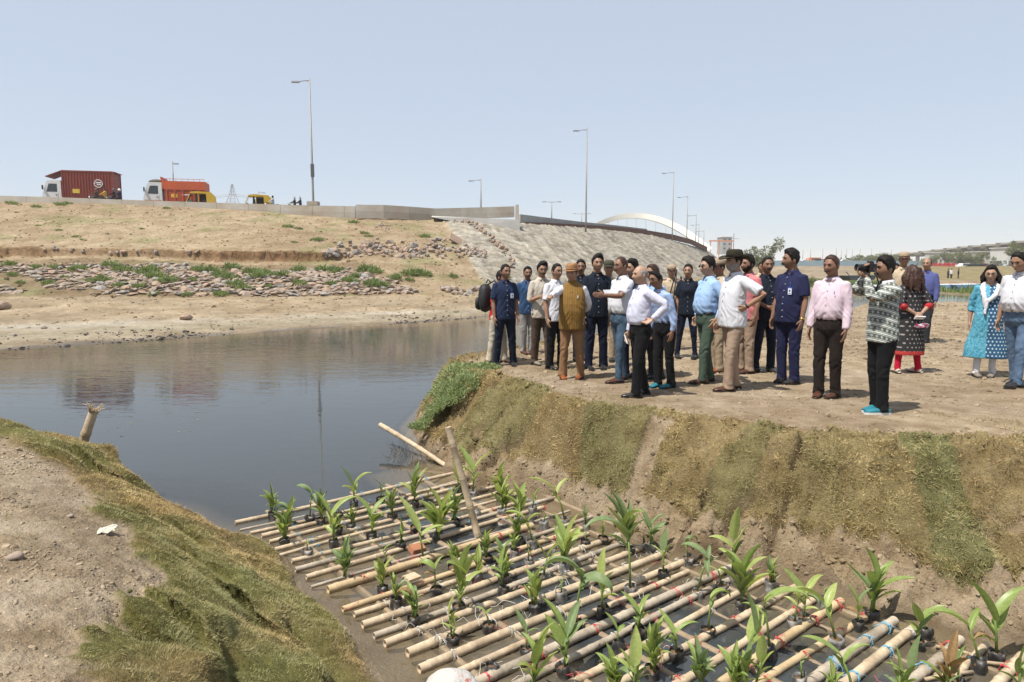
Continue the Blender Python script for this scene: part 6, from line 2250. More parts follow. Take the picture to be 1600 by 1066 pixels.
# ================================================================ people
M['skin_a'] = mat('skin_medium', (0.325, 0.186, 0.120), (0.275, 0.155, 0.098), 14, rough=0.5, spec=0.35)
M['skin_b'] = mat('skin_dark', (0.240, 0.130, 0.082), (0.20, 0.105, 0.065), 14, rough=0.5, spec=0.35)
M['skin_c'] = mat('skin_light', (0.40, 0.25, 0.172), (0.35, 0.21, 0.142), 14, rough=0.5, spec=0.35)
M['hair'] = mat('black_hair', (0.008, 0.007, 0.006), (0.018, 0.014, 0.012), 60, rough=0.6, spec=0.15, bump=0.6, bscale=110, bdist=0.006)
M['hair_brown'] = mat('brown_hair', (0.055, 0.022, 0.012), (0.030, 0.014, 0.009), 40, rough=0.5, bump=0.6, bscale=110, bdist=0.006)
M['hair_grey'] = mat('grey_hair', (0.16, 0.14, 0.13), (0.26, 0.25, 0.24), 60, rough=0.6, bump=0.5, bscale=110, bdist=0.004)
M['eye'] = mat('eye_dark', (0.015, 0.010, 0.008), rough=0.15)
M['lip'] = mat('lip', (0.20, 0.075, 0.055), rough=0.5)
M['gold'] = mat('gold_metal', (0.55, 0.38, 0.12), rough=0.3, metal=0.8)
M['leather_brown'] = mat('brown_leather', (0.095, 0.036, 0.020), (0.065, 0.026, 0.015), 12, rough=0.35, spec=0.5)
M['leather_tan'] = mat('tan_leather', (0.30, 0.085, 0.022), (0.22, 0.06, 0.018), 12, rough=0.35, spec=0.5)
M['leather_black'] = mat('black_leather', (0.014, 0.013, 0.013), (0.03, 0.028, 0.026), 12, rough=0.3, spec=0.5)
M['sole'] = mat('shoe_sole', (0.03, 0.025, 0.02), rough=0.8)
M['sole_white'] = mat('pale_shoe_sole', (0.6, 0.6, 0.58), rough=0.7)
M['sneaker_teal'] = mat('teal_sneaker', (0.022, 0.19, 0.24), (0.015, 0.13, 0.17), 20, rough=0.7)
M['sneaker_grey'] = mat('grey_sneaker', (0.20, 0.17, 0.14), rough=0.7)
M['boot'] = mat('brown_boot', (0.075, 0.045, 0.03), (0.05, 0.03, 0.02), 14, rough=0.75)
M['id_white'] = mat('badge_card', (0.75, 0.76, 0.78), rough=0.4)
M['id_blue'] = mat('badge_holder', (0.05, 0.10, 0.34), rough=0.4)


def cloth(name, c, k=0.82, rough=0.85, weave=0.06):
    M[name] = mat(name, c, tuple(x * k for x in c), 7.0, rough=rough, spec=0.08, bump=0.20, bscale=260, bdist=0.002, fine=weave, fscale=150, sheen=0.02)


cloth('navy_shirt', (0.022, 0.032, 0.068))
cloth('navy_blue_shirt', (0.021, 0.024, 0.062))
cloth('ink_shirt', (0.014, 0.019, 0.030))
cloth('navy_trouser', (0.012, 0.016, 0.032))
cloth('black_trouser', (0.012, 0.012, 0.013))
cloth('brown_trouser', (0.085, 0.060, 0.045))
cloth('dark_brown_trouser', (0.024, 0.018, 0.016))
cloth('grey_trouser', (0.30, 0.29, 0.28))
cloth('charcoal_trouser', (0.035, 0.038, 0.045))
cloth('tan_trouser', (0.245, 0.138, 0.072))
cloth('khaki_trouser', (0.36, 0.28, 0.19))
cloth('beige_trouser', (0.35, 0.255, 0.185))
cloth('cream_trouser', (0.50, 0.44, 0.35))
cloth('green_trouser', (0.068, 0.100, 0.075))
cloth('jeans_blue', (0.075, 0.120, 0.175), 0.6, weave=0.15)
cloth('jeans_light', (0.13, 0.20, 0.31), 0.55, weave=0.15)
cloth('white_cloth', (0.60, 0.60, 0.63), 0.95)
cloth('white_lilac', (0.55, 0.55, 0.66), 0.95)
cloth('cream_shirt', (0.47, 0.42, 0.35), 0.93)
cloth('sky_shirt', (0.31, 0.45, 0.66), 0.93)
cloth('pale_blue_shirt', (0.32, 0.42, 0.64), 0.94)
cloth('pink_shirt', (0.60, 0.48, 0.54), 0.96)
cloth('salmon_shirt', (0.56, 0.19, 0.20), 0.85, weave=0.12)
cloth('teal_blue_shirt', (0.035, 0.075, 0.155))
cloth('violet_shirt', (0.085, 0.10, 0.25))
cloth('red_cloth', (0.42, 0.03, 0.035))
cloth('crimson', (0.45, 0.012, 0.040))
cloth('khaki_shirt', (0.46, 0.37, 0.26), 0.9)
cloth('grey_shirt', (0.45, 0.50, 0.54), 0.92)
cloth('hat_dark', (0.040, 0.034, 0.022))
cloth('cap_green', (0.07, 0.065, 0.045))
M['hat_tan'] = mat('tan_suede', (0.32, 0.165, 0.072), (0.25, 0.125, 0.052), 9, rough=0.8, bump=0.3, bscale=40)


def vest_mat():
    m, t, b, o = nodes('mustard_handloom')
    tc = N(t, 'ShaderNodeTexCoord')
    sx = N(t, 'ShaderNodeSeparateXYZ')
    t.links.new(tc.outputs['Object'], sx.inputs[0])
    w_ = math_(t, 'SINE', math_(t, 'MULTIPLY', sx.outputs[0], 190))
    c = mixc(t, ramp(t, w_, 0.75, 1.0), (0.225, 0.118, 0.016), (0.11, 0.06, 0.012))
    c = mixc(t, ramp(t, noise_tex(t, tc.outputs['Object'], 90), .3, .7), c, mixc(t, 1.0, c, (0.7, 0.7, 0.7), 'MULTIPLY'))
    t.links.new(c, b.inputs['Base Color'])
    b.inputs['Roughness'].default_value = 0.85
    return m


def band_mat():
    """white shirt with grey printed bands of little lozenges"""
    m, t, b, o = nodes('printed_bands')
    tc = N(t, 'ShaderNodeTexCoord')
    uv = N(t, 'ShaderNodeAttribute', attribute_name='col')
    sx = N(t, 'ShaderNodeSeparateColor')
    t.links.new(uv.outputs['Color'], sx.inputs[0])
    z, x = sx.outputs[0], sx.outputs[1]
    fr = math_(t, 'FRACT', math_(t, 'MULTIPLY', z, 1 / 0.085))
    band = math_(t, 'LESS_THAN', math_(t, 'ABSOLUTE', math_(t, 'SUBTRACT', fr, 0.5)), 0.27)
    fx = math_(t, 'ABSOLUTE', math_(t, 'SUBTRACT', math_(t, 'FRACT', math_(t, 'MULTIPLY', x, 1 / 0.052)), 0.5))
    fz = math_(t, 'ABSOLUTE', math_(t, 'SUBTRACT', fr, 0.5))
    loz = math_(t, 'LESS_THAN', math_(t, 'ADD', math_(t, 'MULTIPLY', fx, 1.0), math_(t, 'MULTIPLY', fz, 1.5)), 0.30)
    line = math_(t, 'LESS_THAN', math_(t, 'ABSOLUTE', math_(t, 'SUBTRACT', fz, 0.37)), 0.045)
    dark = math_(t, 'MAXIMUM', math_(t, 'MULTIPLY', band, math_(t, 'SUBTRACT', 1.0, math_(t, 'MULTIPLY', loz, 0.55))), line)
    dark = math_(t, 'MULTIPLY', dark, ramp(t, noise_tex(t, tc.outputs['Object'], 60, 3, .7), 0.05, 0.38))
    c = mixc(t, dark, (0.60, 0.61, 0.56), (0.085, 0.098, 0.085))
    t.links.new(c, b.inputs['Base Color'])
    b.inputs['Roughness'].default_value = 0.85
    return m


def dot_mat(name, base, dot, px=0.055, pz=0.070, rad=0.26, hem=None, alt=None):
    m, t, b, o = nodes(name)
    tc = N(t, 'ShaderNodeTexCoord')
    sx = N(t, 'ShaderNodeSeparateXYZ')
    t.links.new(tc.outputs['Object'], sx.inputs[0])
    x = math_(t, 'ADD', sx.outputs[0], math_(t, 'MULTIPLY', sx.outputs[1], 0.6))
    rz_ = math_(t, 'MULTIPLY', sx.outputs[2], 1 / pz)
    row = math_(t, 'MULTIPLY', math_(t, 'FLOOR', rz_), 0.5)
    fx = math_(t, 'SUBTRACT', math_(t, 'FRACT', math_(t, 'ADD', math_(t, 'MULTIPLY', x, 1 / px), row)), 0.5)
    fz = math_(t, 'SUBTRACT', math_(t, 'FRACT', rz_), 0.5)
    d = math_(t, 'ADD', math_(t, 'POWER', math_(t, 'ABSOLUTE', fx), 1.5), math_(t, 'POWER', math_(t, 'ABSOLUTE', fz), 1.5))
    dk = math_(t, 'LESS_THAN', d, rad ** 1.5)
    c = mixc(t, dk, base, dot)
    if alt:
        nz = ramp(t, noise_tex(t, tc.outputs['Object'], 45, 4, 0.7, 1.2), 0.45, 0.58)
        c2 = mixc(t, nz, alt[0], alt[1])
        side = math_(t, 'LESS_THAN', sx.outputs[0], alt[2])
        c = mixc(t, side, c, c2)
    if hem:
        c = mixc(t, math_(t, 'LESS_THAN', sx.outputs[2], hem[0]), c, hem[1])
    t.links.new(c, b.inputs['Base Color'])
    b.inputs['Roughness'].default_value = 0.85
    return m


M['vest'] = vest_mat()
M['bands'] = band_mat()
M['kurta_black'] = dot_mat('black_block_print', (0.018, 0.017, 0.018), (0.30, 0.27, 0.26), 0.055, 0.062, 0.20, (0.345, (0.42, 0.035, 0.03)))
M['kurta_blue'] = dot_mat('blue_block_print', (0.020, 0.085, 0.175), (0.42, 0.56, 0.62), 0.050, 0.050, 0.25, None, ((0.025, 0.22, 0.34), (0.16, 0.42, 0.52), -0.01))

JOBS = []            # meshes to be fused, smoothed and creased in one go


def job(name, parts_, voxel, m, parent, smooth=2, fold=None, band=None):
    V, Fs = [], []
    for v_, f_ in parts_:
        b = len(V)
        V.extend([tuple(float(c_) for c_ in p_) for p_ in v_])
        Fs.extend([tuple(i_ + b for i_ in q_) for q_ in f_])
    me = bpy.data.meshes.new(name)
    me.from_pydata(V, [], Fs)
    o = link(name, me, m, parent)
    rm = o.modifiers.new('fuse', 'REMESH')
    rm.mode = 'VOXEL'
    rm.voxel_size = voxel
    rm.use_smooth_shade = True
    if smooth:
        s_ = o.modifiers.new('soften', 'SMOOTH')
        s_.factor = 0.5
        s_.iterations = smooth
    JOBS.append((o, m, fold, band))
    return o


def rings(rows, n=20, p=2.4):
    """loft of super-ellipse rows (z, half width, half depth, x offset, y offset)"""
    V = []
    for row in rows:
        z, a, b = row[:3]
        ox, oy = (row[3], row[4]) if len(row) > 3 else (0, 0)
        for k in range(n):
            t_ = 2 * math.pi * k / n
            c_, s_ = math.cos(t_), math.sin(t_)
            V.append((ox + a * math.copysign(abs(c_) ** (2 / p), c_), oy + b * math.copysign(abs(s_) ** (2 / p), s_), z))
    Fs = []
    for i in range(len(rows) - 1):
        for k in range(n):
            k2 = (k + 1) % n
            Fs.append((i * n + k, i * n + k2, (i + 1) * n + k2, (i + 1) * n + k))
    Fs.append(tuple(range(n - 1, -1, -1)))
    Fs.append(tuple((len(rows) - 1) * n + k for k in range(n)))
    return V, Fs


def round_tube(pts, r, n=10):
    """tube with rounded ends"""
    P = [Vector(p) for p in pts]
    r = list(r) if hasattr(r, '__len__') else [r] * len(P)
    d0 = (P[0] - P[1]).normalized()
    d1 = (P[-1] - P[-2]).normalized()
    pre = [P[0] + d0 * r[0] * k for k in (0.95, 0.7)]
    post = [P[-1] + d1 * r[-1] * k for k in (0.7, 0.95)]
    return tube_np(pre + P + post, [r[0] * 0.3, r[0] * 0.72] + r + [r[-1] * 0.72, r[-1] * 0.3], n)


def head_grid(nt=34, npn=44, feat=True):
    """head about its centre, facing -y, 0.235 tall"""
    V = []
    for i in range(nt + 1):
        th = math.pi * i / nt
        for k in range(npn):
            ph = 2 * math.pi * k / npn
            V.append((math.sin(th) * math.sin(ph), -math.sin(th) * math.cos(ph), math.cos(th)))
    U_ = np.array(V)
    x, y, z = U_[:, 0] * 0.077, U_[:, 1] * 0.098, U_[:, 2] * 0.118
    low = np.clip(-z / 0.118, 0, 1)
    front = U_[:, 1] < 0
    x = x * (1 - 0.26 * low ** 1.6)
    y = np.where(front, y * (1 - 0.10 * low), y * (1 - 0.42 * low))
    y = y - 0.012 * low * front
    x = x * (1 + 0.07 * np.exp(-((z + 0.02) / 0.03) ** 2) * front)            # cheekbones
    if feat:
        fm = front.astype(float)
        ax_ = np.abs(x)
        nose = np.where(z > -0.036, sstep(0.028, -0.034, z), sstep(-0.052, -0.036, z))
        y = y - fm * 0.027 * np.exp(-(x / (0.010 + 0.006 * sstep(0.01, -0.036, z))) ** 2) * nose
        y = y + fm * 0.011 * np.exp(-((ax_ - 0.031) / 0.015) ** 2 - ((z - 0.010) / 0.013) ** 2)
        y = y - fm * 0.006 * np.exp(-((z - 0.032) / 0.010) ** 2) * (ax_ < 0.055)
        y = y - fm * 0.006 * np.exp(-((z + 0.064) / 0.010) ** 2 - (x / 0.024) ** 2)
        y = y + fm * 0.005 * np.exp(-((z + 0.064) / 0.003) ** 2 - (x / 0.022) ** 2)
        y = y - fm * 0.008 * np.exp(-((z + 0.100) / 0.014) ** 2 - (x / 0.022) ** 2)
    V = np.stack([x, y, z], 1)
    Fs = []
    for i in range(nt):
        for k in range(npn):
            k2 = (k + 1) % npn
            Fs.append((i * npn + k, (i + 1) * npn + k, (i + 1) * npn + k2, i * npn + k2))
    return V, Fs, U_


HV, HF, HU = head_grid()
EV = ICO2 * [0.010, 0.020, 0.033]


def hair_shape(style, seed=0):
    """closed shell: outside the skull where there is hair, tucked inside elsewhere"""
    V, Fs, U_ = head_grid(34, 44, False)
    x, y, z = V.T
    fr = np.clip(-U_[:, 1], 0, 1)
    side = np.abs(U_[:, 0])
    hl = {'short': 0.086, 'crop': 0.088, 'parted': 0.082, 'balding': 0.125, 'bald': 0.20, 'woman': 0.086, 'curly': 0.080, 'thin': 0.100, 'bob': 0.082}[style]
    back_low = {'bald': -0.040, 'balding': -0.05}.get(style, -0.066)
    # hairline height round the head: forehead, temples, sideburn, over the ear, nape
    ang = np.arctan2(U_[:, 0], -U_[:, 1])
    aa = np.abs(ang)
    burn = -0.012 if style not in ('woman', 'curly', 'bob') else -0.03
    line = np.interp(aa, [0, 0.55, 0.85, 1.12, 1.30, 1.48, 1.62, 1.95, 2.3, 3.14], [hl, hl - 0.002, hl - 0.020, 0.040, burn, burn - 0.004, 0.020, -0.010, back_low, back_low])
    line = line + 0.006 * fbm(V * 60, 2, seed + 11)
    m = sstep(-0.005, 0.006, z - line)
    if style in ('bald', 'balding'):
        top = sstep(0.046, 0.062, z + 0.02 * (U_[:, 1] < 0) * fr)
        if style == 'bald':
            m = m * (1 - top)
        else:
            m = m * (1 - top * (U_[:, 1] < 0.35) * 0.9)
    th = {'short': 0.019, 'crop': 0.013, 'parted': 0.025, 'balding': 0.008, 'bald': 0.007, 'woman': 0.016, 'curly': 0.026, 'thin': 0.009, 'bob': 0.02}[style]
    n_ = fbm(V * np.array([60, 26, 40]) + seed * 7, 3, seed)
    grow = th * (0.42 + 0.75 * np.clip(z / 0.1, -0.2, 1.05) + 0.30 * fr * sstep(0.05, 0.09, z)) * (1 + 0.50 * n_)
    if style == 'parted':
        grow = grow * (1 + 0.45 * np.clip(U_[:, 0] * 1.5 + 0.2, -0.6, 0.8) * sstep(0.03, 0.09, z)) - 0.006 * np.exp(-((U_[:, 0] + 0.42) / 0.06) ** 2) * sstep(0.05, 0.08, z)
    if style == 'curly':
        grow = grow + 0.010 * np.abs(fbm(V * 70 + seed, 2, seed + 3))
    nrm = U_ / np.linalg.norm(U_, axis=1)[:, None]
    V = V + nrm * np.where(m > 0.02, grow * m - 0.006 * (1 - m), -0.014)[:, None]
    return V, Fs


ARMS = {'down': ((.032, .01, -.29), (.005, .070, -.245), 'in'),
        'downback': ((.05, -.06, -.285), (.01, .03, -.25), 'in'),
        'hip': ((.19, -.15, -.17), (-.15, .15, -.155), 'in'),
        'waist': ((.10, -.22, -.17), (-.10, .21, -.10), 'in'),
        'point': ((.14, .19, -.10), (.03, .26, -.03), 'down'),
        'pointout': ((.22, .10, -.12), (.17, .17, -.05), 'down'),
        'reach': ((.07, .21, -.16), (-.02, .265, .02), 'in'),
        'clasp': ((.055, .03, -.285), (-.165, .17, -.105), 'in'),
        'claspback': ((.075, -.09, -.27), (-.195, -.09, -.135), 'back'),
        'camera': ((.05, .20, -.19), (-.10, .14, .20), 'in'),
        'camera2': ((.02, .22, -.16), (-.10, .14, .18), 'in'),
        'phone': ((.11, .12, -.24), (-.10, .06, .245), 'in'),
        'pocket': ((.10, -.10, -.26), (-.035, .12, -.21), 'in'),
        'hold': ((.06, .03, -.285), (-.09, .235, .03), 'in'),
        'hold2': ((.05, .03, -.285), (-.115, .225, .075), 'in'),
        'ride': ((.08, .20, -.20), (-.02, .24, -.06), 'down')}


def person(px, fy, hy, heading, label, skin='skin_a', shirt='white_cloth', sleeve='short', tuck=False, trous='black_trouser', shoe='leather_black', arms=('down', 'down'), hair='short', hairm='hair', belly=0.0, wide=1.0,
           look=0.0, nod=0.0, lean=0.0, female=False, legs='stand', face=(), hat=None, belt=None, badge=False, extra=(), garment=None, loc=None, H=None, fine=None, sole='sole', stance=1.0, group=None, collar=True, seed=0):
    r0 = np.random.default_rng(4000 + seed + int(px * 7))
    if loc is None:
        p0 = at(px, fy, GZ)
        gz = drop(bvh_right, p0[0], p0[1]) if p0[1] > 4 else GZ
        p0 = at(px, fy, gz)
        loc = Vector((p0[0], p0[1], gz - 0.004))
    if H is None:
        H = float(atY(px, hy, loc[1])[2] - loc[2])
    k = H / 1.778
    dist = math.hypot(loc[0], loc[1])
    vb = (0.0066 if dist < 9.7 else (0.0078 if dist < 13.5 else 0.010)) if fine is None else fine
    vc = 0.0125 if dist < 13.5 else 0.017
    if fine is not None:
        vc = fine * 1.7
    root = thing('person', label, 'person', loc, R(heading), group)
    sw = (0.158 if female else 0.178) * wide
    sit = legs == 'sit'

    def D(V):
        """bend: lean the trunk forward from the hips, then scale to stature"""
        V = np.array([tuple(v_) for v_ in V], float)
        up = np.maximum(V[:, 2] - 0.92, 0)
        V[:, 1] -= lean * up
        V[:, 2] -= 0.5 * lean * abs(lean) * up
        return V * k

    # ---------------- skeleton
    hipx = 0.088
    st_ = 0.5 * 0.17 * stance + r0.uniform(-0.01, 0.01)
    fwd = r0.uniform(-0.05, 0.05) if legs == 'stand' else 0
    legp = []
    for sg in (-1, 1):
        if sit:
            legp.append([Vector((sg * hipx, 0, 0.90)), Vector((sg * 0.15, -0.40, 0.80)), Vector((sg * 0.16, -0.20, 0.42))])
        else:
            fo = fwd * sg * (3.2 if legs == 'step' else 1.0)
            if legs == 'step':
                fo = 0.11 * sg
            legp.append([Vector((sg * hipx, 0.0, 0.90)), Vector((sg * (hipx + st_) / 2, -0.020 - fo * 0.6, 0.485)), Vector((sg * st_, -fo + 0.012, 0.085))])
    sh = [Vector((sg * sw, 0.01, 1.404)) for sg in (-1, 1)]
    el, wr, hd, pn_ = [], [], [], []
    for i_, sg in enumerate((-1, 1)):
        if not isinstance(arms[i_], str):
            # reach for a point: two-bone solve, elbow towards a pole direction
            tgt, pole, palm = Vector(arms[i_][0]), Vector(arms[i_][1]), arms[i_][2]
            dv_ = tgt - sh[i_]
            Ld = min(dv_.length, 0.545)
            dn_ = dv_.normalized()
            ca_ = (0.295 ** 2 + Ld ** 2 - 0.255 ** 2) / (2 * 0.295 * Ld)
            pv_ = (pole - dn_ * pole.dot(dn_)).normalized()
            e = sh[i_] + dn_ * (0.295 * ca_) + pv_ * (0.295 * math.sqrt(max(0, 1 - ca_ * ca_)))
            w__ = sh[i_] + dn_ * Ld
            el.append(e)
            wr.append(w__)
            d = Vector(arms[i_][3]).normalized() if len(arms[i_]) > 3 else (w__ - e).normalized()
            hd.append(d)
            nv = {'in': Vector((-sg, 0, 0)), 'down': Vector((0, 0, -1)), 'up': Vector((0, 0, 1)), 'back': Vector((0, -1, 0)), 'self': Vector((0, 1, 0))}[palm]
            pn_.append((nv - d * nv.dot(d)).normalized())
            continue
        a_, b_, palm = ARMS[arms[i_]]
        e = sh[i_] + Vector((sg * a_[0], -a_[1], a_[2])).normalized() * 0.295
        w__ = e + Vector((sg * b_[0], -b_[1], b_[2])).normalized() * 0.255
        el.append(e)
        wr.append(w__)
        d = (w__ - e).normalized()
        hd.append(d)
        nv = {'in': Vector((-sg, 0, 0)), 'down': Vector((0, 0, -1)), 'back': Vector((0, -1, 0))}[palm]
        nv = (nv - d * nv.dot(d)).normalized()
        pn_.append(nv)
    # ---------------- body: one surface
    B = []
    hc = Vector((0, -0.020, 1.636))
    RX = Matrix.Rotation(nod, 3, 'X')
    RZ = Matrix.Rotation(R(look), 3, 'Z')

    def HD(V):
        piv = Vector((0, 0.01, 1.53))
        V = np.array([tuple(RZ @ RX @ (Vector(tuple(v_)) * 1.035 + hc - piv) + piv) for v_ in V])
        return D(V)
    B.append((HD(HV), HF))
    for sg in (-1, 1):
        B.append((HD(EV + [sg * 0.077, 0.012, -0.008]), [tuple(q) for q in ICO2F]))
    B.append((D(tube_np([(0, 0.030, 1.42), (0, 0.016, 1.50), (0, 0.000, 1.58)], [0.070, 0.061, 0.059], 12)[0]), tube_np([(0, 0, 0), (0, 0, 1), (0, 0, 2)], 1, 12)[1]))
    B.append((D(rings([(0.86, .10, .08), (1.0, .115, .08), (1.2, .13, .085), (1.38, sw * .85, .075), (1.47, .09, .06)])[0]), rings([(i_, 1, 1) for i_ in range(5)])[1]))
    for i_ in range(2):
        a_, b_, c_ = sh[i_], el[i_], wr[i_]
        sg_ = (-1, 1)[i_]
        q = round_tube([a_ + Vector((-sg_ * 0.03, 0, -0.012)), a_.lerp(b_, 0.5), b_, b_.lerp(c_, 0.3), c_], [0.040, 0.042, 0.036, 0.038, 0.026 if not female else 0.023])
        B.append((D(q[0]), q[1]))
        # hand: palm, four fingers, thumb
        d, nv = hd[i_], pn_[i_]
        sd = d.cross(nv).normalized()
        thumb_dir = sd if (sd.dot(Vector((0, -1, 0.25))) > 0) else -sd
        hs = 0.92 if female else 1.0
        q = tube_np([c_ - d * 0.01, c_ + d * 0.030 * hs, c_ + d * 0.065 * hs, c_ + d * 0.092 * hs], [(0.017, 0.025), (0.017, 0.036), (0.016, 0.041), (0.012, 0.038)], 10, True, None, nv)
        B.append((D(q[0]), q[1]))
        pose = arms[i_] if isinstance(arms[i_], str) else {'down': 'point', 'back': 'waist'}.get(arms[i_][2], 'camera')
        curl = {'point': 0.25, 'pointout': 0.25, 'reach': 0.12, 'hip': 0.25, 'waist': 0.5, 'pocket': 0.3, 'camera': 0.9, 'camera2': 0.9, 'phone': 1.0, 'hold': 0.85, 'hold2': 0.85, 'ride': 1.0, 'clasp': 0.6, 'claspback': 0.5}.get(pose, 0.38)
        for f_ in range(4):
            off = (f_ - 1.5) * 0.0195 * hs
            ln = [0.072, 0.082, 0.077, 0.060][f_] * hs
            c0 = c_ + d * 0.085 * hs - thumb_dir * off
            cu_ = curl * (1 + 0.10 * (f_ - 1.5))
            if pose in ('point', 'pointout') and f_ > 0:
                cu_ = 1.25
            pts = [c0 - d * 0.02, c0]
            dd_ = d
            for sgm, fr_ in ((0, 0.42), (1, 0.32), (2, 0.26)):
                ang = cu_ * (0.75, 0.85, 0.55)[sgm]
                ax_ = d.cross(nv)
                dd_ = (Matrix.Rotation(ang, 3, ax_) @ dd_)
                pts.append(pts[-1] + dd_ * ln * fr_)
            q = round_tube(pts, [0.0092, 0.0092, 0.0086, 0.0080, 0.0072], 8)
            B.append((D(q[0]), q[1]))
        t0 = c_ + d * 0.022 * hs + thumb_dir * 0.026 * hs
        t1 = t0 + (d * 0.62 + thumb_dir * 0.70 + nv * 0.25).normalized() * 0.036 * hs
        t2 = t1 + (d * 0.85 + thumb_dir * 0.22 + nv * 0.35).normalized() * 0.032 * hs
        q = round_tube([t0 - thumb_dir * 0.012, t0, t1, t2], [0.012, 0.0125, 0.0108, 0.0088], 8)
        B.append((D(q[0]), q[1]))
    for lp in legp:
        q = round_tube([lp[0], lp[1], lp[2]], [0.062, 0.044, 0.034])
        B.append((D(q[0]), q[1]))
        q = round_tube([lp[2] + Vector((0, 0.01, -0.035)), lp[2] + Vector((0, -0.09, -0.05))], [0.030, 0.026])
        B.append((D(q[0]), q[1]))
    body = job('body', B, vb, M[skin], root, 1)
    # ---------------- face
    def part(name, V, Fs, m, par=root, smooth=True):
        me = bpy.data.meshes.new(name)
        me.from_pydata([tuple(v_) for v_ in V], [], [tuple(q) for q in Fs])
        if smooth:
            me.polygons.foreach_set('use_smooth', np.ones(len(me.polygons), bool))
        return link(name, me, M[m] if isinstance(m, str) else m, par)
    facing = abs(((heading + look + 180) % 360) - 180) < 125 and fine is None
    if facing:
        for sg in (-1, 1):
            if 'sunglasses' not in face:
                part('eye', HD(ICO1 * [0.0125, 0.006, 0.0058] + [sg * 0.031, -0.0855, 0.0105]), ICO1F, 'eye')
            q = tube_np([(sg * 0.014, -0.0985, 0.027), (sg * 0.032, -0.097, 0.033), (sg * 0.050, -0.086, 0.028)], [0.0035, 0.0045, 0.002], 6)
            part('eyebrow', HD(q[0]), q[1], hairm)
        part('lips', HD(ICO1 * [0.021, 0.006, 0.0075] + [0, -0.1005, -0.065]), ICO1F, 'lip')
        if 'moustache' in face:
            q = tube_np([(-0.034, -0.090, -0.060), (-0.018, -0.106, -0.050), (0, -0.110, -0.047), (0.018, -0.106, -0.050), (0.034, -0.090, -0.060)], [0.003, 0.0085, 0.0085, 0.0085, 0.003], 8)
            part('moustache', HD(q[0]), q[1], hairm)
        if 'beard' in face:
            V, Fs, U_ = head_grid(34, 44, False)
            low = sstep(-0.045, -0.070, V[:, 2] + 0.030 * (1 - np.clip(np.abs(U_[:, 0]) * 1.6, 0, 1)) * 0 - 0.035 * sstep(0.45, 0.85, np.abs(U_[:, 0]))) * sstep(0.30, 0.0, U_[:, 1])
            V2 = V + U_ * np.where(low > 0.05, (0.012 if 'greybeard' in face else 0.0065) * low, -0.02)[:, None]
            part('beard', HD(V2), Fs, 'hair_grey' if 'greybeard' in face else hairm)
        if 'spectacles' in face or 'sunglasses' in face:
            mb = MB()
            for sg in (-1, 1):
                pts = [(sg * 0.032 + 0.021 * math.cos(a_), -0.1035, 0.008 + 0.016 * math.sin(a_)) for a_ in np.linspace(0, 2 * math.pi, 11)]
                if 'sunglasses' in face:
                    q = tube_np([(sg * 0.032, -0.106, 0.008), (sg * 0.032, -0.103, 0.008)], [(0.017, 0.023), (0.017, 0.023)], 12, True, None, (0, 0, 1))
                    mb.add(*q)
                mb.tube(pts, 0.0017, 5, False)
                mb.tube([(sg * 0.053, -0.101, 0.012), (sg * 0.078, -0.05, 0.014), (sg * 0.080, 0.01, 0.010)], 0.0017, 5)
            mb.tube([(-0.012, -0.106, 0.010), (0.012, -0.106, 0.010)], 0.0017, 5)
            part('sunglasses' if 'sunglasses' in face else 'spectacles', HD(mb.v), mb.f, 'black')
    # ---------------- hair
    if hair and hair != 'none':
        if hair in ('long', 'tail'):
            hv, hf = hair_shape('woman', seed)
            Q = [(HD(hv), hf)]
            if hair == 'long':
                for _ in range(34):
                    a_ = r0.uniform(-2.0, 2.0)
                    rr = r0.uniform(0.085, 0.135)
                    x0_, y0_ = rr * math.sin(a_), 0.02 + rr * math.cos(a_) * 0.75
                    zt = r0.uniform(-0.01, 0.07)
                    ln = r0.uniform(0.20, 0.36) * (1.0 if abs(a_) < 1.3 else 0.75)
                    q = round_tube([(x0_ * 0.75, y0_ * 0.8, zt), (x0_ * 1.12, y0_ * 1.15, zt - ln * 0.5), (x0_ * 1.2 + r0.normal(0, .012), y0_ * 1.22 + r0.normal(0, .012), zt - ln)], [0.026, 0.034, 0.013], 8)
                    Q.append((HD(q[0]), q[1]))
                o = job('hair', Q, 0.010, M[hairm], root, 1, ('hair', 0.010))
            else:
                q = round_tube([(0, 0.085, 0.0), (0, 0.115, -0.03), (0, 0.10, -0.10), (0, 0.09, -0.18)], [0.035, 0.035, 0.025, 0.012])
                Q.append((HD(q[0]), q[1]))
                o = job('hair', Q, 0.009, M[hairm], root, 1, ('hair', 0.004))
        elif hair == 'bobcurl':
            hv, hf = hair_shape('bob', seed)
            Q = [(HD(hv), hf)]
            for _ in range(26):
                a_ = r0.uniform(-1.9, 1.9)
                x0_, y0_ = 0.092 * math.sin(a_), 0.015 + 0.088 * math.cos(a_)
                zt = r0.uniform(-0.03, 0.05)
                q = round_tube([(x0_ * .8, y0_ * .9, zt), (x0_ * 1.2, y0_ * 1.15, zt - 0.07), (x0_ * 1.22, y0_ * 1.15, zt - r0.uniform(0.12, 0.17))], [0.022, 0.030, 0.014], 8)
                Q.append((HD(q[0]), q[1]))
            job('hair', Q, 0.009, M[hairm], root, 1, ('hair', 0.009))
        else:
            hv, hf = hair_shape(hair, seed)
            part('hair', HD(hv), hf, hairm)
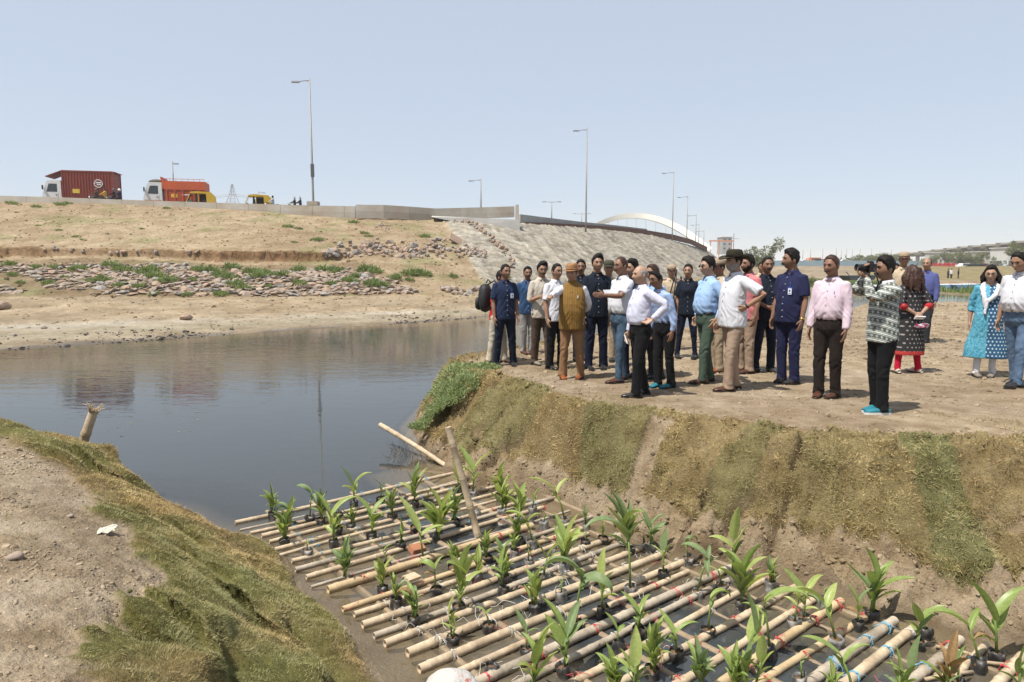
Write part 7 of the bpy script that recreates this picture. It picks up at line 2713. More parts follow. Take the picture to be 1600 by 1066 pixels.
    # ---------------- hats
    if hat == 'fedora' or hat == 'bush':
        hm = 'hat_tan' if hat == 'fedora' else 'hat_dark'
        n_ = 32
        V, Fs = [], []
        prof = [(0.134 if hat == 'fedora' else 0.160, 0.052), (0.120, 0.052), (0.092, 0.056), (0.089, 0.075), (0.086, 0.115), (0.080, 0.150), (0.060, 0.160), (0.02, 0.148)] if hat == 'fedora' else [(0.172, 0.046), (0.135, 0.050), (0.094, 0.056), (0.093, 0.08), (0.090, 0.115), (0.080, 0.142), (0.05, 0.150), (0.02, 0.150)]
        for r_, z_ in prof:
            for j in range(n_):
                a_ = 2 * math.pi * j / n_
                ex, ey = 0.92, 1.16
                zz_ = z_
                if r_ > 0.115:
                    w_ = (r_ - 0.115) / 0.05
                    zz_ += w_ * (0.030 * math.cos(a_) ** 2 - 0.018 * abs(math.sin(a_)) ** 2)     # sides curled up, front and back dipped
                if hat == 'fedora' and z_ > 0.14:
                    zz_ -= 0.020 * (1 - abs(math.cos(a_)))
                V.append((r_ * ex * math.cos(a_), 0.004 + r_ * ey * math.sin(a_), zz_))
        for i_ in range(len(prof) - 1):
            for j in range(n_):
                j2 = (j + 1) % n_
                Fs.append((i_ * n_ + j, i_ * n_ + j2, (i_ + 1) * n_ + j2, (i_ + 1) * n_ + j))
        Fs.append(tuple((len(prof) - 1) * n_ + j for j in range(n_)))
        o = part('hat', HD(np.array(V)), Fs, hm)
        sm_ = o.modifiers.new('thick', 'SOLIDIFY')
        sm_.thickness = 0.005
        q = rings([(0.058, .0955 * .92, .0955 * 1.16, 0, .004), (0.085, .0925 * .92, .0925 * 1.16, 0, .004)], 28, 2)
        part('hat_band', HD(q[0]), q[1], 'tan_trouser' if hat == 'fedora' else 'black_trouser', o)
    elif hat in ('police', 'cap'):
        hm = 'khaki_trouser' if hat == 'police' else 'cap_green'
        rows = [(0.042, .084, .105, 0, .002), (0.070, .088, .110, 0, .004), (0.105, .088, .110, 0, .006), (0.135, .070, .085, 0, .010), (0.146, .03, .04, 0, .012)]
        q = rings(rows, 26, 2.1)
        o = part('cap', HD(q[0]), q[1], hm)
        V = []
        for j in range(13):
            a_ = math.pi * (0.14 + 0.72 * j / 12)
            for r_, z_ in ((1.0, 0.050), (1.45, 0.030)):
                V.append((0.084 * r_ ** .35 * math.cos(a_), -0.098 * r_ * math.sin(a_), z_))
        Fs = [(j * 2, j * 2 + 1, j * 2 + 3, j * 2 + 2) for j in range(12)]
        v_ = part('visor', HD(np.array(V)), Fs, 'leather_brown' if hat == 'police' else hm, o)
        sm_ = v_.modifiers.new('thick', 'SOLIDIFY')
        sm_.thickness = 0.005
        if hat == 'police':
            q = rings([(0.046, .0865, .1075, 0, .002), (0.064, .0895, .1115, 0, .003)], 26, 2.1)
            part('cap_band', HD(q[0]), q[1], 'brown_trouser', o)
            part('cap_badge', HD(ICO1 * [.012, .006, .014] + [0, -.108, .072]), ICO1F, 'gold', o)
    elif hat == 'helmet':
        q = (ICO2 * [0.125, 0.145, 0.135] + [0, 0.005, 0.025], [tuple(x) for x in ICO2F])
        o = part('helmet', HD(q[0]), q[1], 'metal_dark' if seed % 2 else 'white')
    elif hat == 'scarf':
        q = (ICO2 * [0.100, 0.120, 0.135] + [0, 0.010, 0.0], [tuple(x) for x in ICO2F])
        part('head_scarf', HD(q[0]), q[1], 'grey_shirt')
    # ---------------- trunk garment
    bl = belly
    if female:
        bust = 0.022
        prof_t = [(1.28, .148, .108 + bust, 0, -bust * .8), (1.38, .150, .098, 0, -.006), (1.43, sw * .82, .078, 0, .008), (1.475, .090, .064, 0, .014)]
    else:
        bust = 0
        prof_t = [(1.26, .164 * wide + .25 * bl, .114 + bl * .45, 0, -.004 - bl * .45), (1.35, .166 * wide, .110 + bl * .1, 0, .002), (1.415, sw * .90, .088, 0, .010), (1.455, .122, .074, 0, .014), (1.495, .072, .064, 0, .016)]
    sl_pts = []
    if garment is None:
        if tuck:
            low = [(0.985, .148 * wide + bl * .3, .110 + bl * .55, 0, -bl * .35), (1.02, .158 * wide + .35 * bl, .118 + bl * .75, 0, -bl * .55), (1.10, .162 * wide + .4 * bl, .120 + bl * .95, 0, -bl * .75), (1.18, .162 * wide + .35 * bl, .117 + bl * .8, 0, -bl * .65)]
        else:
            low = [(0.82, .180 * wide + .2 * bl, .134 + bl * .5, 0, -bl * .4), (0.92, .176 * wide + .25 * bl, .132 + bl * .65, 0, -bl * .5), (1.04, .164 * wide + .35 * bl, .124 + bl * .85, 0, -bl * .7), (1.14, .160 * wide + .35 * bl, .117 + bl * .85, 0, -bl * .7)]
        T = [rings(low + prof_t)]
    elif garment == 'kurta':
        kf = 1.22 if 'scarf' in [e_[0] for e_ in extra] else 1.0
        T = [rings([(0.315, .245 * kf, .175), (0.45, .238 * kf, .170), (0.62, .225 * (1 + (kf - 1) * .6), .162), (0.80, .205, .155 + bl * .5, 0, -bl * .3), (0.94, .192, .150 + bl * .6, 0, -bl * .4), (1.08, .165 + .4 * bl, .125 + bl * .7, 0, -bl * .5), (1.18, .155 + .4 * bl, .115 + bl * .6, 0, -bl * .4)] + prof_t)]
    shirt_parts = [(D(q_[0]), q_[1]) for q_ in T]
    sl = {'short': 0.80, 'long': 2.0, 'elbow': 1.35, 'rolled': 1.15}[sleeve]
    for i_, sg in enumerate((-1, 1)):
        a_, b_, c_ = sh[i_] + Vector((-sg * 0.022, 0, -0.006)), el[i_], wr[i_]
        if sl <= 1:
            e = a_.lerp(b_, sl)
            q = tube_np([a_ - (b_ - a_) * 0.1, a_.lerp(b_, 0.25), e], [0.060, 0.066, 0.066], 14)
        elif sl < 2:
            e = b_.lerp(c_, sl - 1)
            q = tube_np([a_ - (b_ - a_) * 0.1, a_.lerp(b_, 0.3), b_, e], [0.058, 0.060, 0.050, 0.047], 14)
        else:
            e = b_.lerp(c_, 0.97)
            q = tube_np([a_ - (b_ - a_) * 0.1, a_.lerp(b_, 0.3), b_.lerp(a_, 0.12), b_.lerp(c_, 0.12), b_.lerp(c_, 0.6), e], [0.060, 0.062, 0.053, 0.051, 0.044, 0.037], 14)
        shirt_parts.append((D(q[0]), q[1]))
        # rounded shoulder
        q = (ICO2 * 0.0575 + np.array(a_), [tuple(x) for x in ICO2F])
        shirt_parts.append((D(q[0]), q[1]))
    gname = 'kurta' if garment == 'kurta' else 'shirt'
    sh_o = job(gname, shirt_parts, vc, M[shirt], root, 2, ('shirt', 0.0085 if not tuck else 0.0095), 'band' if shirt == 'bands' else None)
    if collar and garment is None:
        mb = MB()
        # stand-and-fall collar: a sloping band with two points in front
        n_ = 22
        V = []
        for j in range(n_ + 1):
            a_ = R(20) + (2 * math.pi - R(40)) * j / n_           # open in front (-y)
            sx_, cy_ = math.sin(a_), math.cos(a_)
            pf = abs(a_ - math.pi) / math.pi                       # 0 at back, 1 at front
            V.append((0.069 * sx_, 0.016 - 0.067 * cy_ - 0.012 * pf, 1.532 - 0.038 * pf))
            V.append((0.084 * sx_ * (1 + .12 * pf), 0.016 - 0.076 * cy_ - 0.034 * pf ** 3, 1.486 - 0.058 * pf ** 2.5))
        Fs = [(j * 2, j * 2 + 1, j * 2 + 3, j * 2 + 2) for j in range(n_)]
        o = part('collar', D(V), Fs, shirt if shirt not in ('bands',) else 'white_cloth', root)
        sm_ = o.modifiers.new('thick', 'SOLIDIFY')
        sm_.thickness = 0.006
        if fine is None and abs(heading) < 100:
            mb = MB()
            for zb_ in np.arange(1.08 if tuck else 0.90, 1.44, 0.085):
                yy_ = np.interp(zb_, [0.9, 1.04, 1.14, 1.27, 1.37, 1.44], [-.136 - bl * 1.15, -.130 - bl * 1.55, -.122 - bl * 1.55, -.121 - bl * .9, -.112, -.084])
                mb.box((0.0, yy_ - 0.004, zb_), (0.011, 0.008, 0.011))
            part('buttons', D(mb.v), mb.f, 'grey_shirt', root, False)
    # ---------------- legs
    if trous:
        Tt = []
        if not sit:
            wz = 1.015
            q = rings([(0.80, .135, .100), (0.86, .166 * wide, .124 + bl * .25, 0, 0), (0.93, .162 * wide + bl * .1, .122 + bl * .35, 0, -bl * .15), (1.0, .144 * wide + bl * .25, .108 + bl * .5, 0, -bl * .3), (wz, .142 * wide + bl * .28, .106 + bl * .5, 0, -bl * .3)])
            Tt.append((D(q[0]), q[1]))
        else:
            q = rings([(0.80, .165, .13), (0.90, .17, .13), (1.02, .155, .11)])
            Tt.append((D(q[0]), q[1]))
        slim = 0.80 if trous in ('jeans_blue', 'jeans_light', 'black_jeans', 'crimson', 'white_legging') or female else 1.0
        for lp in legp:
            a_, b_, c_ = lp
            hem = c_ + Vector((0, 0.0, -0.040 if not sit else 0.0))
            up_ = a_ + Vector((0, 0, -0.02))
            q = tube_np([up_ + Vector((0, 0, .03)), up_.lerp(b_, 0.25), up_.lerp(b_, 0.6), b_, b_.lerp(c_, 0.45), c_.lerp(b_, 0.08), hem], [0.094, 0.095 * (.96 if slim < 1 else 1), 0.081, 0.067 * (.92 if slim < 1 else 1), 0.064 * slim, 0.059 * slim, 0.064 * slim], 16)
            Tt.append((D(q[0]), q[1]))
        job('trousers' if trous not in ('crimson', 'white_legging') else 'leggings', Tt, vc, M[trous], root, 2, ('trouser', 0.0105 if slim == 1 else 0.0085))
    # ---------------- belt
    if belt:
        q = rings([(0.990, .152 * wide + bl * .30, .114 + bl * .56, 0, -bl * .33), (1.028, .153 * wide + bl * .31, .115 + bl * .58, 0, -bl * .35)], 32)
        o = part('belt', D(q[0]), q[1], belt)
        mb = MB().box((0, -.116 - bl * .92, 1.011), (0.045, 0.012, 0.034))
        part('buckle', D(mb.v), mb.f, 'chrome', o, False)
    # ---------------- shoes
    for i_, lp in enumerate(legp):
        ank = lp[2]
        ty = R(12) * (1 if i_ else -1)
        rows = [(0.085, .030, .045, .0), (0.070, .040, .060, .0), (0.025, .045, .066, .0), (-0.03, .043, .064, .0), (-0.09, .046, .050, .0), (-0.135, .047, .040, .0), (-0.170, .040, .032, .0), (-0.192, .022, .022, .0)]
        V, Fs = [], []
        n_ = 12
        low_shoe = shoe in ('flat',)
        for (yy, w_, h_, _) in rows:
            for j in range(n_):
                a_ = 2 * math.pi * j / n_
                zz_ = h_ * 0.5 + h_ * 0.5 * math.sin(a_) * (1.2 if math.sin(a_) > 0 else 1)
                V.append((w_ * math.cos(a_) * (1 - 0.25 * max(0, math.sin(a_))), yy - 0.005, max(0.022, zz_ + 0.018)))
        for r_ in range(len(rows) - 1):
            for j in range(n_):
                j2 = (j + 1) % n_
                Fs.append((r_ * n_ + j, r_ * n_ + j2, (r_ + 1) * n_ + j2, (r_ + 1) * n_ + j))
        Fs += [tuple(range(n_)), tuple((len(rows) - 1) * n_ + j for j in range(n_ - 1, -1, -1))]
        ca_, sa_ = math.cos(-ty), math.sin(-ty)
        V = np.array(V)
        if not sit:
            base = np.array([ank.x, ank.y, 0])
        else:
            base = np.array([ank.x, ank.y, ank.z - 0.085])
        V2 = np.c_[V[:, 0] * ca_ - V[:, 1] * sa_, V[:, 0] * sa_ + V[:, 1] * ca_, V[:, 2]] + base
        so = part('shoe', V2 * k, Fs, shoe)
        sv = []
        out_ = [(0.086, .030), (0.06, .043), (0.0, .046), (-0.05, .046), (-0.11, .051), (-0.16, .046), (-0.190, .028), (-.200, .008)]
        ol = [(-w_, y_) for y_, w_ in out_] + [(w_, y_) for y_, w_ in out_[::-1]]
        for z_ in (0.0, 0.028 if sole == 'sole_white' else 0.022):
            for x_, y_ in ol:
                sv.append((x_ * ca_ - y_ * sa_, x_ * sa_ + y_ * ca_, z_))
        sv = np.array(sv) + base
        m_ = len(ol)
        sf = [tuple(range(m_ - 1, -1, -1)), tuple(range(m_, 2 * m_))] + [(j, (j + 1) % m_, m_ + (j + 1) % m_, m_ + j) for j in range(m_)]
        part('sole', sv * k, sf, sole, so, False)
    # ---------------- extras
    if badge:
        y_ = np.interp(1.27, [0, 2], [-.121 - bl * .9] * 2)
        mb = MB().box((0.085, y_ - 0.005, 1.235), (0.062, 0.006, 0.098))
        o = part('id_badge', D(mb.v), mb.f, 'id_blue', root, False)
        mb = MB().box((0.085, y_ - 0.010, 1.230), (0.050, 0.004, 0.078))
        part('card', D(mb.v), mb.f, 'id_white', o, False)
        mb = MB().box((0.085, y_ - 0.013, 1.240), (0.020, 0.003, 0.026)).box((0.085, y_ - 0.013, 1.207), (0.034, 0.003, 0.006))
        part('photo', D(mb.v), mb.f, 'charcoal_trouser', o, False)
        mb = MB().tube([(0.085, y_ - 0.006, 1.285), (0.083, y_ + 0.0, 1.325)], 0.004, 5).add(*[(ICO1 * .011 + [0.083, y_ - 0.004, 1.335]).tolist(), [tuple(q) for q in ICO1F]])
        part('clip', D(mb.v), mb.f, 'id_blue', o, False)
    for ex in extra:
        if ex[0] == 'watch':
            i_ = ex[1]
            c_ = wr[i_] - hd[i_] * 0.015
            q = tube_np([c_ - hd[i_] * 0.010, c_ + hd[i_] * 0.010], 0.031, 12)
            o = part('watch', D(q[0]), q[1], ex[2])
        elif ex[0] == 'vest':
            V = [rings([(0.78, .198, .150 + bl * .55, 0, -bl * .4), (0.92, .198, .150 + bl * .7, 0, -bl * .5), (1.06, .190 + .3 * bl, .143 + bl * .9, 0, -bl * .75), (1.18, .186 + .3 * bl, .134 + bl * .85, 0, -bl * .7), (1.30, .190, .130 + bl * .4, 0, -bl * .4), (1.40, .182, .112, 0, 0), (1.46, .150, .092, 0, .010), (1.51, .080, .076, 0, .012)])]
            o = job('waistcoat', [(D(q_[0]), q_[1]) for q_ in V], vc, M['vest'], root, 1, ('shirt', 0.006))
            mb = MB()
            for zb_ in np.arange(0.98, 1.45, 0.095):
                yy_ = np.interp(zb_, [0.92, 1.06, 1.18, 1.30, 1.40, 1.46], [-.150 - bl * 1.2, -.143 - bl * 1.65, -.134 - bl * 1.55, -.130 - bl * .8, -.112, -.082])
                mb.add(*[(ICO1 * .010 + [0.0, yy_ - 0.004, zb_]).tolist(), [tuple(q) for q in ICO1F]])
            part('buttons', D(mb.v), mb.f, 'leather_tan', o)
            mb = MB()
            for x_ in (0.085, 0.097):
                mb.box((x_, -.130 - bl * .75 - .006, 1.285), (0.006, 0.006, 0.045))
            part('pens', D(mb.v), mb.f, 'white', o, False)
            q = rings([(1.495, .074, .078, 0, .010), (1.535, .066, .066, 0, .008)], 24, 2)
            part('collar', D(q[0]), q[1], 'vest', o)
        elif ex[0] == 'scarf':
            Q = []
            q = round_tube([(-0.065, -0.150 - bust, 1.13), (-0.085, -0.140 - bust, 1.27), (-0.105, -0.080, 1.40), (-0.085, 0.020, 1.485), (0, 0.060, 1.50), (0.085, 0.020, 1.485), (0.105, -0.080, 1.40), (0.050, -0.145 - bust, 1.29), (-0.030, -0.165 - bust, 1.215)], [0.022, 0.030, 0.036, 0.034, 0.032, 0.034, 0.036, 0.032, 0.028], 10)
            Q.append((D(q[0]), q[1]))
            q = round_tube([(-0.045, -0.165 - bust, 1.22), (-0.055, -0.178 - bust, 1.10), (-0.06, -0.178 - bust, 1.02)], [0.024, 0.018, 0.024], 8)
            Q.append((D(q[0]), q[1]))
            job('dupatta', Q, 0.011, M['white_cloth'], root, 1, ('shirt', 0.010))
        elif ex[0] == 'cuffs':
            for i_ in range(2):
                b_, c_ = el[i_], wr[i_]
                q = tube_np([b_.lerp(c_, 0.02), b_.lerp(c_, 0.40)], [0.0535, 0.052], 14)
                part('cuff', D(q[0]), q[1], 'red_cloth')
        elif ex[0] == 'pen':
            y_ = -.121 - bl * .9
            mb = MB().box((ex[1], y_ - 0.004, 1.31), (0.008, 0.006, 0.035))
            part('pen', D(mb.v), mb.f, 'id_blue', root, False)
        elif ex[0] == 'epaulette':
            for sg in (-1, 1):
                mb = MB().box((sg * sw * .72, 0.012, 1.478), (0.085, 0.05, 0.012))
                part('epaulette', D(mb.v), mb.f, 'red_cloth' if ex[1] else 'khaki_trouser', root, False)

    # world points of the hands, for things they hold
    mw = Matrix.Translation(Vector(loc)) @ Matrix.Rotation(R(heading), 4, 'Z')
    hands = []
    for i_ in range(2):
        c_ = wr[i_] + hd[i_] * 0.085 + pn_[i_] * 0.02
        hands.append((mw @ Vector(D([c_])[0].tolist()), mw.to_3x3() @ hd[i_], mw.to_3x3() @ pn_[i_]))
    return dict(root=root, hands=hands, k=k, mw=mw, D=D, HD=HD)


def finish_jobs():
    bpy.context.view_layer.update()
    dg = bpy.context.evaluated_depsgraph_get()
    new = []
    for o, m, fold, band in JOBS:
        me = bpy.data.meshes.new_from_object(o.evaluated_get(dg))
        new.append(me)
    for (o, m, fold, band), me in zip(JOBS, new):
        o.modifiers.clear()
        old = o.data
        o.data = me
        me.name = o.name.split('.')[0]
        bpy.data.meshes.remove(old)
        if len(me.materials) == 0:
            me.materials.append(m)
        n_ = len(me.vertices)
        V = np.empty(n_ * 3, np.float32)
        me.vertices.foreach_get('co', V)
        V = V.reshape(-1, 3).astype(float)
        Nn = np.empty(n_ * 3, np.float32)
        me.vertices.foreach_get('normal', Nn)
        Nn = Nn.reshape(-1, 3)
        if fold:
            kind, amp = fold
            sd = abs(hash(o.parent.name)) % 97 if False else (len(o.parent.name) * 13 + n_) % 97
            if kind == 'trouser':
                z = V[:, 2] / (V[:, 2].max() + 1e-6)
                zone = 0.30 + 1.0 * np.exp(-((z - 0.05) / 0.09) ** 2) + 0.8 * np.exp(-((z - 0.47) / 0.10) ** 2) + 0.6 * np.exp(-((z - 0.84) / 0.07) ** 2)
                q = V * [6, 6, 12] + np.stack([fbm(V * 6, 2, sd)] * 3, 1) * 1.6 + np.stack([V[:, 2] * 0, V[:, 2] * 0, V[:, 0] * 16 * np.sign(fbm(V * 2.2, 1, sd + 5))], 1)
                nn_ = 1 - 2 * np.abs(fbm(q, 2, sd + 1))
                long_ = fbm(V * [16, 16, 2.2], 2, sd + 2)
                V += Nn * (amp * (zone * (nn_ - 0.35) * 1.15 + 0.95 * long_))[:, None]
            elif kind == 'shirt':
                q = V * [13, 13, 8] + np.stack([V[:, 2] * 7 * np.sign(V[:, 0]), V[:, 2] * 0, np.abs(V[:, 0]) * 14], 1) + np.stack([fbm(V * 5, 2, sd)] * 3, 1) * 0.9
                nn_ = 1 - 2 * np.abs(fbm(q, 3, sd + 1))
                z = V[:, 2]
                zt = z.max()
                zone = 0.45 + 0.7 * np.exp(-((z - 0.66 * zt) / (0.10 * zt)) ** 2) + 0.5 * np.exp(-((z - 0.86 * zt) / (0.06 * zt)) ** 2)
                V += Nn * (amp * zone * (nn_ - 0.35) * 1.45)[:, None]
            elif kind == 'hair':
                V += Nn * (amp * fbm(V * [34, 34, 22], 3, sd))[:, None]
            me.vertices.foreach_set('co', V.astype(np.float32).ravel())
        if band:
            a = me.color_attributes.new('col', 'FLOAT_COLOR', 'POINT')
            c4 = np.ones((n_, 4), np.float32)
            # cloth coordinates: bands run round the trunk, and round each sleeve along the arm
            c4[:, 0] = V[:, 2] + 0.35 * V[:, 1]
            c4[:, 1] = V[:, 0] * 0.6 + V[:, 1]
            c4[:, 2] = 0
            a.data.foreach_set('color', c4.ravel())
        me.polygons.foreach_set('use_smooth', np.ones(len(me.polygons), bool))
        me.update()


# ---- the crowd, left to right
PP = {}
PP['pack'] = person(777, 567, 421, 65, 'person mostly hidden behind the navy-shirted man, cream trousers, red shirt and black backpack', 'skin_b', 'red_cloth', 'short', False, 'cream_trouser', 'boot', ('down', 'down'), 'short', lean=0.10, legs='step', seed=1)
PP['p2'] = person(789, 572, 412, 20, 'person in grey-navy short-sleeved shirt and trousers with white badge, leftmost of the group', 'skin_b', 'navy_shirt', 'short', False, 'navy_trouser', 'leather_black', ('down', 'down'), 'crop', look=8, badge=True, stance=1.7, seed=2)
PP['p3'] = person(824, 553, 416, 8, 'person in dark blue shirt and pale grey trousers standing behind, second from left', 'skin_b', 'teal_blue_shirt', 'long', False, 'grey_trouser', 'leather_brown', ('downback', 'downback'), 'short', face=('moustache',), seed=3)
PP['p4'] = person(846, 571, 408, 18, 'moustached person in cream shirt and brown trousers holding a small camera to the chest', 'skin_a', 'cream_shirt', 'rolled', False, 'brown_trouser', 'sneaker_grey', ('hold2', 'hold'), 'parted', face=('moustache', 'spectacles'), look=-8, nod=0.10, seed=4, legs='step')
PP['p5'] = person(868, 577, 411, 30, 'person in white shirt and black trousers with spectacles half behind the mustard waistcoat', 'skin_a', 'white_cloth', 'short', False, 'black_trouser', 'leather_black', ('down', 'down'), 'crop', face=('spectacles',), seed=5)
PP['p6'] = person(893, 592, 413, -8, 'person in tan brimmed hat, mustard waistcoat and tan trousers pointing to the left', 'skin_a', 'white_cloth', 'long', False, 'tan_trouser', 'leather_tan', (((-0.29, -0.55, 1.31), (-0.6, 0, -1), 'down'), 'claspback'), 'thin', hat='fedora', belly=0.045, wide=1.04, look=-16, nod=0.04, stance=1.5, extra=(('vest',),), seed=6)
PP['p7'] = person(906, 562, 405, -5, 'moustached dark-faced person in blue jeans behind the tan hat', 'skin_b', 'ink_shirt', 'short', False, 'jeans_blue', 'leather_brown', ('down', 'down'), 'short', face=('moustache',), seed=7)
PP['p8'] = person(931, 577, 397, 6, 'tall person in very dark navy shirt facing the camera with papers in hand', 'skin_a', 'ink_shirt', 'short', False, 'navy_trouser', 'leather_black', ('down', 'hold'), 'parted', stance=1.5, seed=8)
PP['p9'] = person(949, 564, 407, 0, 'person in dark cap and khaki trousers hidden behind the pointing man in white shirt', 'skin_b', 'khaki_shirt', 'long', True, 'khaki_trouser', 'leather_black', ('down', 'down'), 'crop', hat='cap', seed=9)
PP['p10'] = person(969, 597, 400, -62, 'person in white short-sleeved shirt and blue jeans reaching an open hand to the left', 'skin_b', 'white_cloth', 'short', True, 'jeans_blue', 'leather_brown', ('downback', 'reach'), 'thin', 'hair_brown', belly=0.035, belt='leather_brown', face=('moustache', 'spectacles'), legs='step', seed=10)
PP['p11'] = person(985, 588, 405, -50, 'dark-haired person in dark clothes hidden between the reaching man and the bald man', 'skin_a', 'ink_shirt', 'short', False, 'navy_trouser', 'leather_black', ('down', 'down'), 'parted', seed=11)
PP['p14'] = person(1024, 591, 412, -66, 'brown-haired person in sky-blue shirt and charcoal trousers behind the stooping bespectacled man', 'skin_a', 'sky_shirt', 'long', True, 'charcoal_trouser', 'leather_black', ('down', 'down'), 'short', 'hair_brown', lean=0.10, seed=14)
PP['p12'] = person(999, 619, 413, -74, 'bald person in white lilac shirt and black trousers with a hand behind the waist', 'skin_c', 'white_lilac', 'long', True, 'black_trouser', 'leather_black', ('down', ((0.235, 0.05, 1.06), (0.5, 1, 0.1), 'back', (-0.25, -0.85, -0.45))), 'bald', 'hair_grey', belly=0.038, wide=0.98, belt='leather_black', seed=12, legs='step')
PP['p13'] = person(1037, 606, 420, -58, 'person in pale blue shirt, black trousers and teal sneakers stooping behind the bald man', 'skin_b', 'pale_blue_shirt', 'long', True, 'black_trouser', 'sneaker_teal', ('down', 'down'), 'short', lean=0.26, face=('spectacles',), belt='leather_black', seed=13)
PP['p15'] = person(1046, 548, 414, 2, 'police officer in khaki uniform and cap talking on a phone', 'skin_a', 'khaki_shirt', 'short', True, 'khaki_trouser', 'leather_brown', ('down', 'phone'), 'crop', hat='police', belt='leather_brown', extra=(('epaulette', True),), seed=15)
PP['p16'] = person(1072, 559, 412, -14, 'woman in dark navy shirt and trousers with a black bag, between blue-shirted men', 'skin_a', 'ink_shirt', 'short', False, 'navy_trouser', 'leather_black', ('down', 'downback'), 'tail', female=True, look=-10, stance=1.9, seed=16)
PP['p18'] = person(1119, 582, 404, -66, 'police officer in khaki cap half hidden by the green-trousered man', 'skin_b', 'khaki_shirt', 'short', True, 'khaki_trouser', 'leather_tan', ('down', 'down'), 'crop', hat='police', seed=18)
PP['p17'] = person(1102, 598, 401, -72, 'person in light blue shirt, green trousers and sunglasses with a hand in the pocket', 'skin_c', 'sky_shirt', 'long', True, 'green_trouser', 'leather_brown', ('pocket', 'pocket'), 'parted', belly=0.04, belt='leather_black', face=('sunglasses',), legs='step', seed=17)
PP['p20'] = person(1163, 583, 398, -60, 'curly-haired person in salmon pink shirt and grey trousers behind the hat-wearing man', 'skin_b', 'salmon_shirt', 'short', False, 'beige_trouser', 'leather_brown', ('down', 'down'), 'curly', face=('beard',), seed=20)
PP['p19'] = person(1142, 610, 391, -72, 'tall person in dark brimmed hat and white shirt, hand on hip, beige trousers', 'skin_a', 'white_cloth', 'short', False, 'beige_trouser', 'leather_brown', ('down', 'hip'), 'short', belly=0.03, wide=1.03, hat='bush', face=('beard', 'greybeard'), extra=(('watch', 1, 'black'),), legs='step', seed=19)
PP['p21'] = person(1186, 527, 408, -10, 'khaki-uniformed person hidden behind the two badge-wearing men', 'skin_b', 'khaki_shirt', 'short', True, 'khaki_trouser', 'leather_tan', ('down', 'down'), 'crop', extra=(('epaulette', True),), seed=21)
PP['p22'] = person(1192, 581, 400, 12, 'person in black-navy shirt with badge, hands clasped in front', 'skin_b', 'ink_shirt', 'short', False, 'navy_trouser', 'leather_black', ('clasp', 'clasp'), 'crop', belly=0.03, look=-14, badge=True, face=('moustache',), stance=1.3, seed=22)
PP['p23'] = person(1230, 599, 389, -56, 'tall person in navy blue shirt with badge and gold watch looking left', 'skin_b', 'navy_blue_shirt', 'short', False, 'navy_blue_shirt', 'leather_black', ('down', 'down'), 'parted', belly=0.03, look=-32, badge=True, face=('moustache',), extra=(('watch', 1, 'gold'),), seed=23)
PP['p24'] = person(1291, 621, 397, -46, 'person in pale pink shirt, dark trousers and brown shoes standing apart', 'skin_b', 'pink_shirt', 'long', True, 'dark_brown_trouser', 'leather_brown', ('down', 'down'), 'crop', 'hair_brown', belly=0.028, look=-10, nod=0.08, belt='leather_brown', face=('moustache',), extra=(('pen', 0.09),), seed=24)
PP['p25'] = person(1372, 645, 400, -82, 'photographer in white shirt with grey printed bands, black jeans and teal sneakers', 'skin_b', 'bands', 'long', False, 'black_trouser', 'sneaker_teal', (((-0.030, -0.200, 1.600), (-0.5, -0.2, -1), 'in', (0.15, -0.55, 0.75)), ((0.045, -0.275, 1.545), (0.35, -0.3, -1), 'up', (-0.45, -0.75, 0.45))), 'parted', belly=0.01, sole='sole_white', face=('moustache',), seed=25, nod=0.02)
PP['p26'] = person(1404, 543, 394, -22, 'police officer in khaki cap and uniform behind the photographer', 'skin_b', 'khaki_shirt', 'short', True, 'khaki_trouser', 'leather_brown', ('down', 'down'), 'crop', hat='police', extra=(('epaulette', False),), seed=26)
PP['p26b'] = person(1392, 536, 411, -20, 'grey-shirted person almost wholly hidden behind the photographer', 'skin_b', 'grey_shirt', 'long', False, 'charcoal_trouser', 'leather_black', ('down', 'down'), 'short', seed=27)
PP['p27'] = person(1441, 535, 402, -46, 'balding person in violet-blue shirt behind the woman with curly hair', 'skin_a', 'violet_shirt', 'long', True, 'charcoal_trouser', 'leather_black', ('down', 'down'), 'balding', belly=0.03, seed=28)
PP['p28'] = person(1417, 583, 413, 184, 'woman seen from behind in black printed kurta with red hem and long curly hair', 'skin_c', 'kurta_black', 'elbow', False, 'crimson', 'cream_trouser', ('claspback', 'claspback'), 'long', 'hair_brown', female=True, wide=1.1, belly=0.01, garment='kurta', extra=(('cuffs',),), stance=1.9, seed=29)
PP['p29'] = person(1537, 589, 413, -30, 'woman in blue printed kurta with white scarf and spectacles', 'skin_c', 'kurta_blue', 'elbow', False, 'white_cloth', 'sneaker_grey', ('downback', 'downback'), 'bobcurl', 'hair', female=True, wide=1.12, belly=0.03, garment='kurta', face=('spectacles',), look=-8, nod=0.16, extra=(('scarf',),), stance=1.2, seed=30)
PP['p30'] = person(1586, 604, 390, -66, 'tall person in white polo and blue jeans bending the head, at the right edge', 'skin_a', 'white_cloth', 'short', True, 'jeans_light', 'leather_black', ('down', 'down'), 'crop', belly=0.055, wide=1.05, lean=0.10, nod=0.30, belt='leather_brown', legs='step', seed=31)

# ---- riders on the road
def rider(bk, dx, label, shirt, hat, seed):
    x, y, z = bk.location
    return person(0, 0, 0, -90, label, 'skin_b', shirt, 'long', False, 'charcoal_trouser', 'leather_black', ('ride', 'ride'), 'short', hat=hat, legs='sit', loc=Vector((x + dx, y, z - 0.02)), H=1.72, fine=0.02, collar=False, seed=seed)


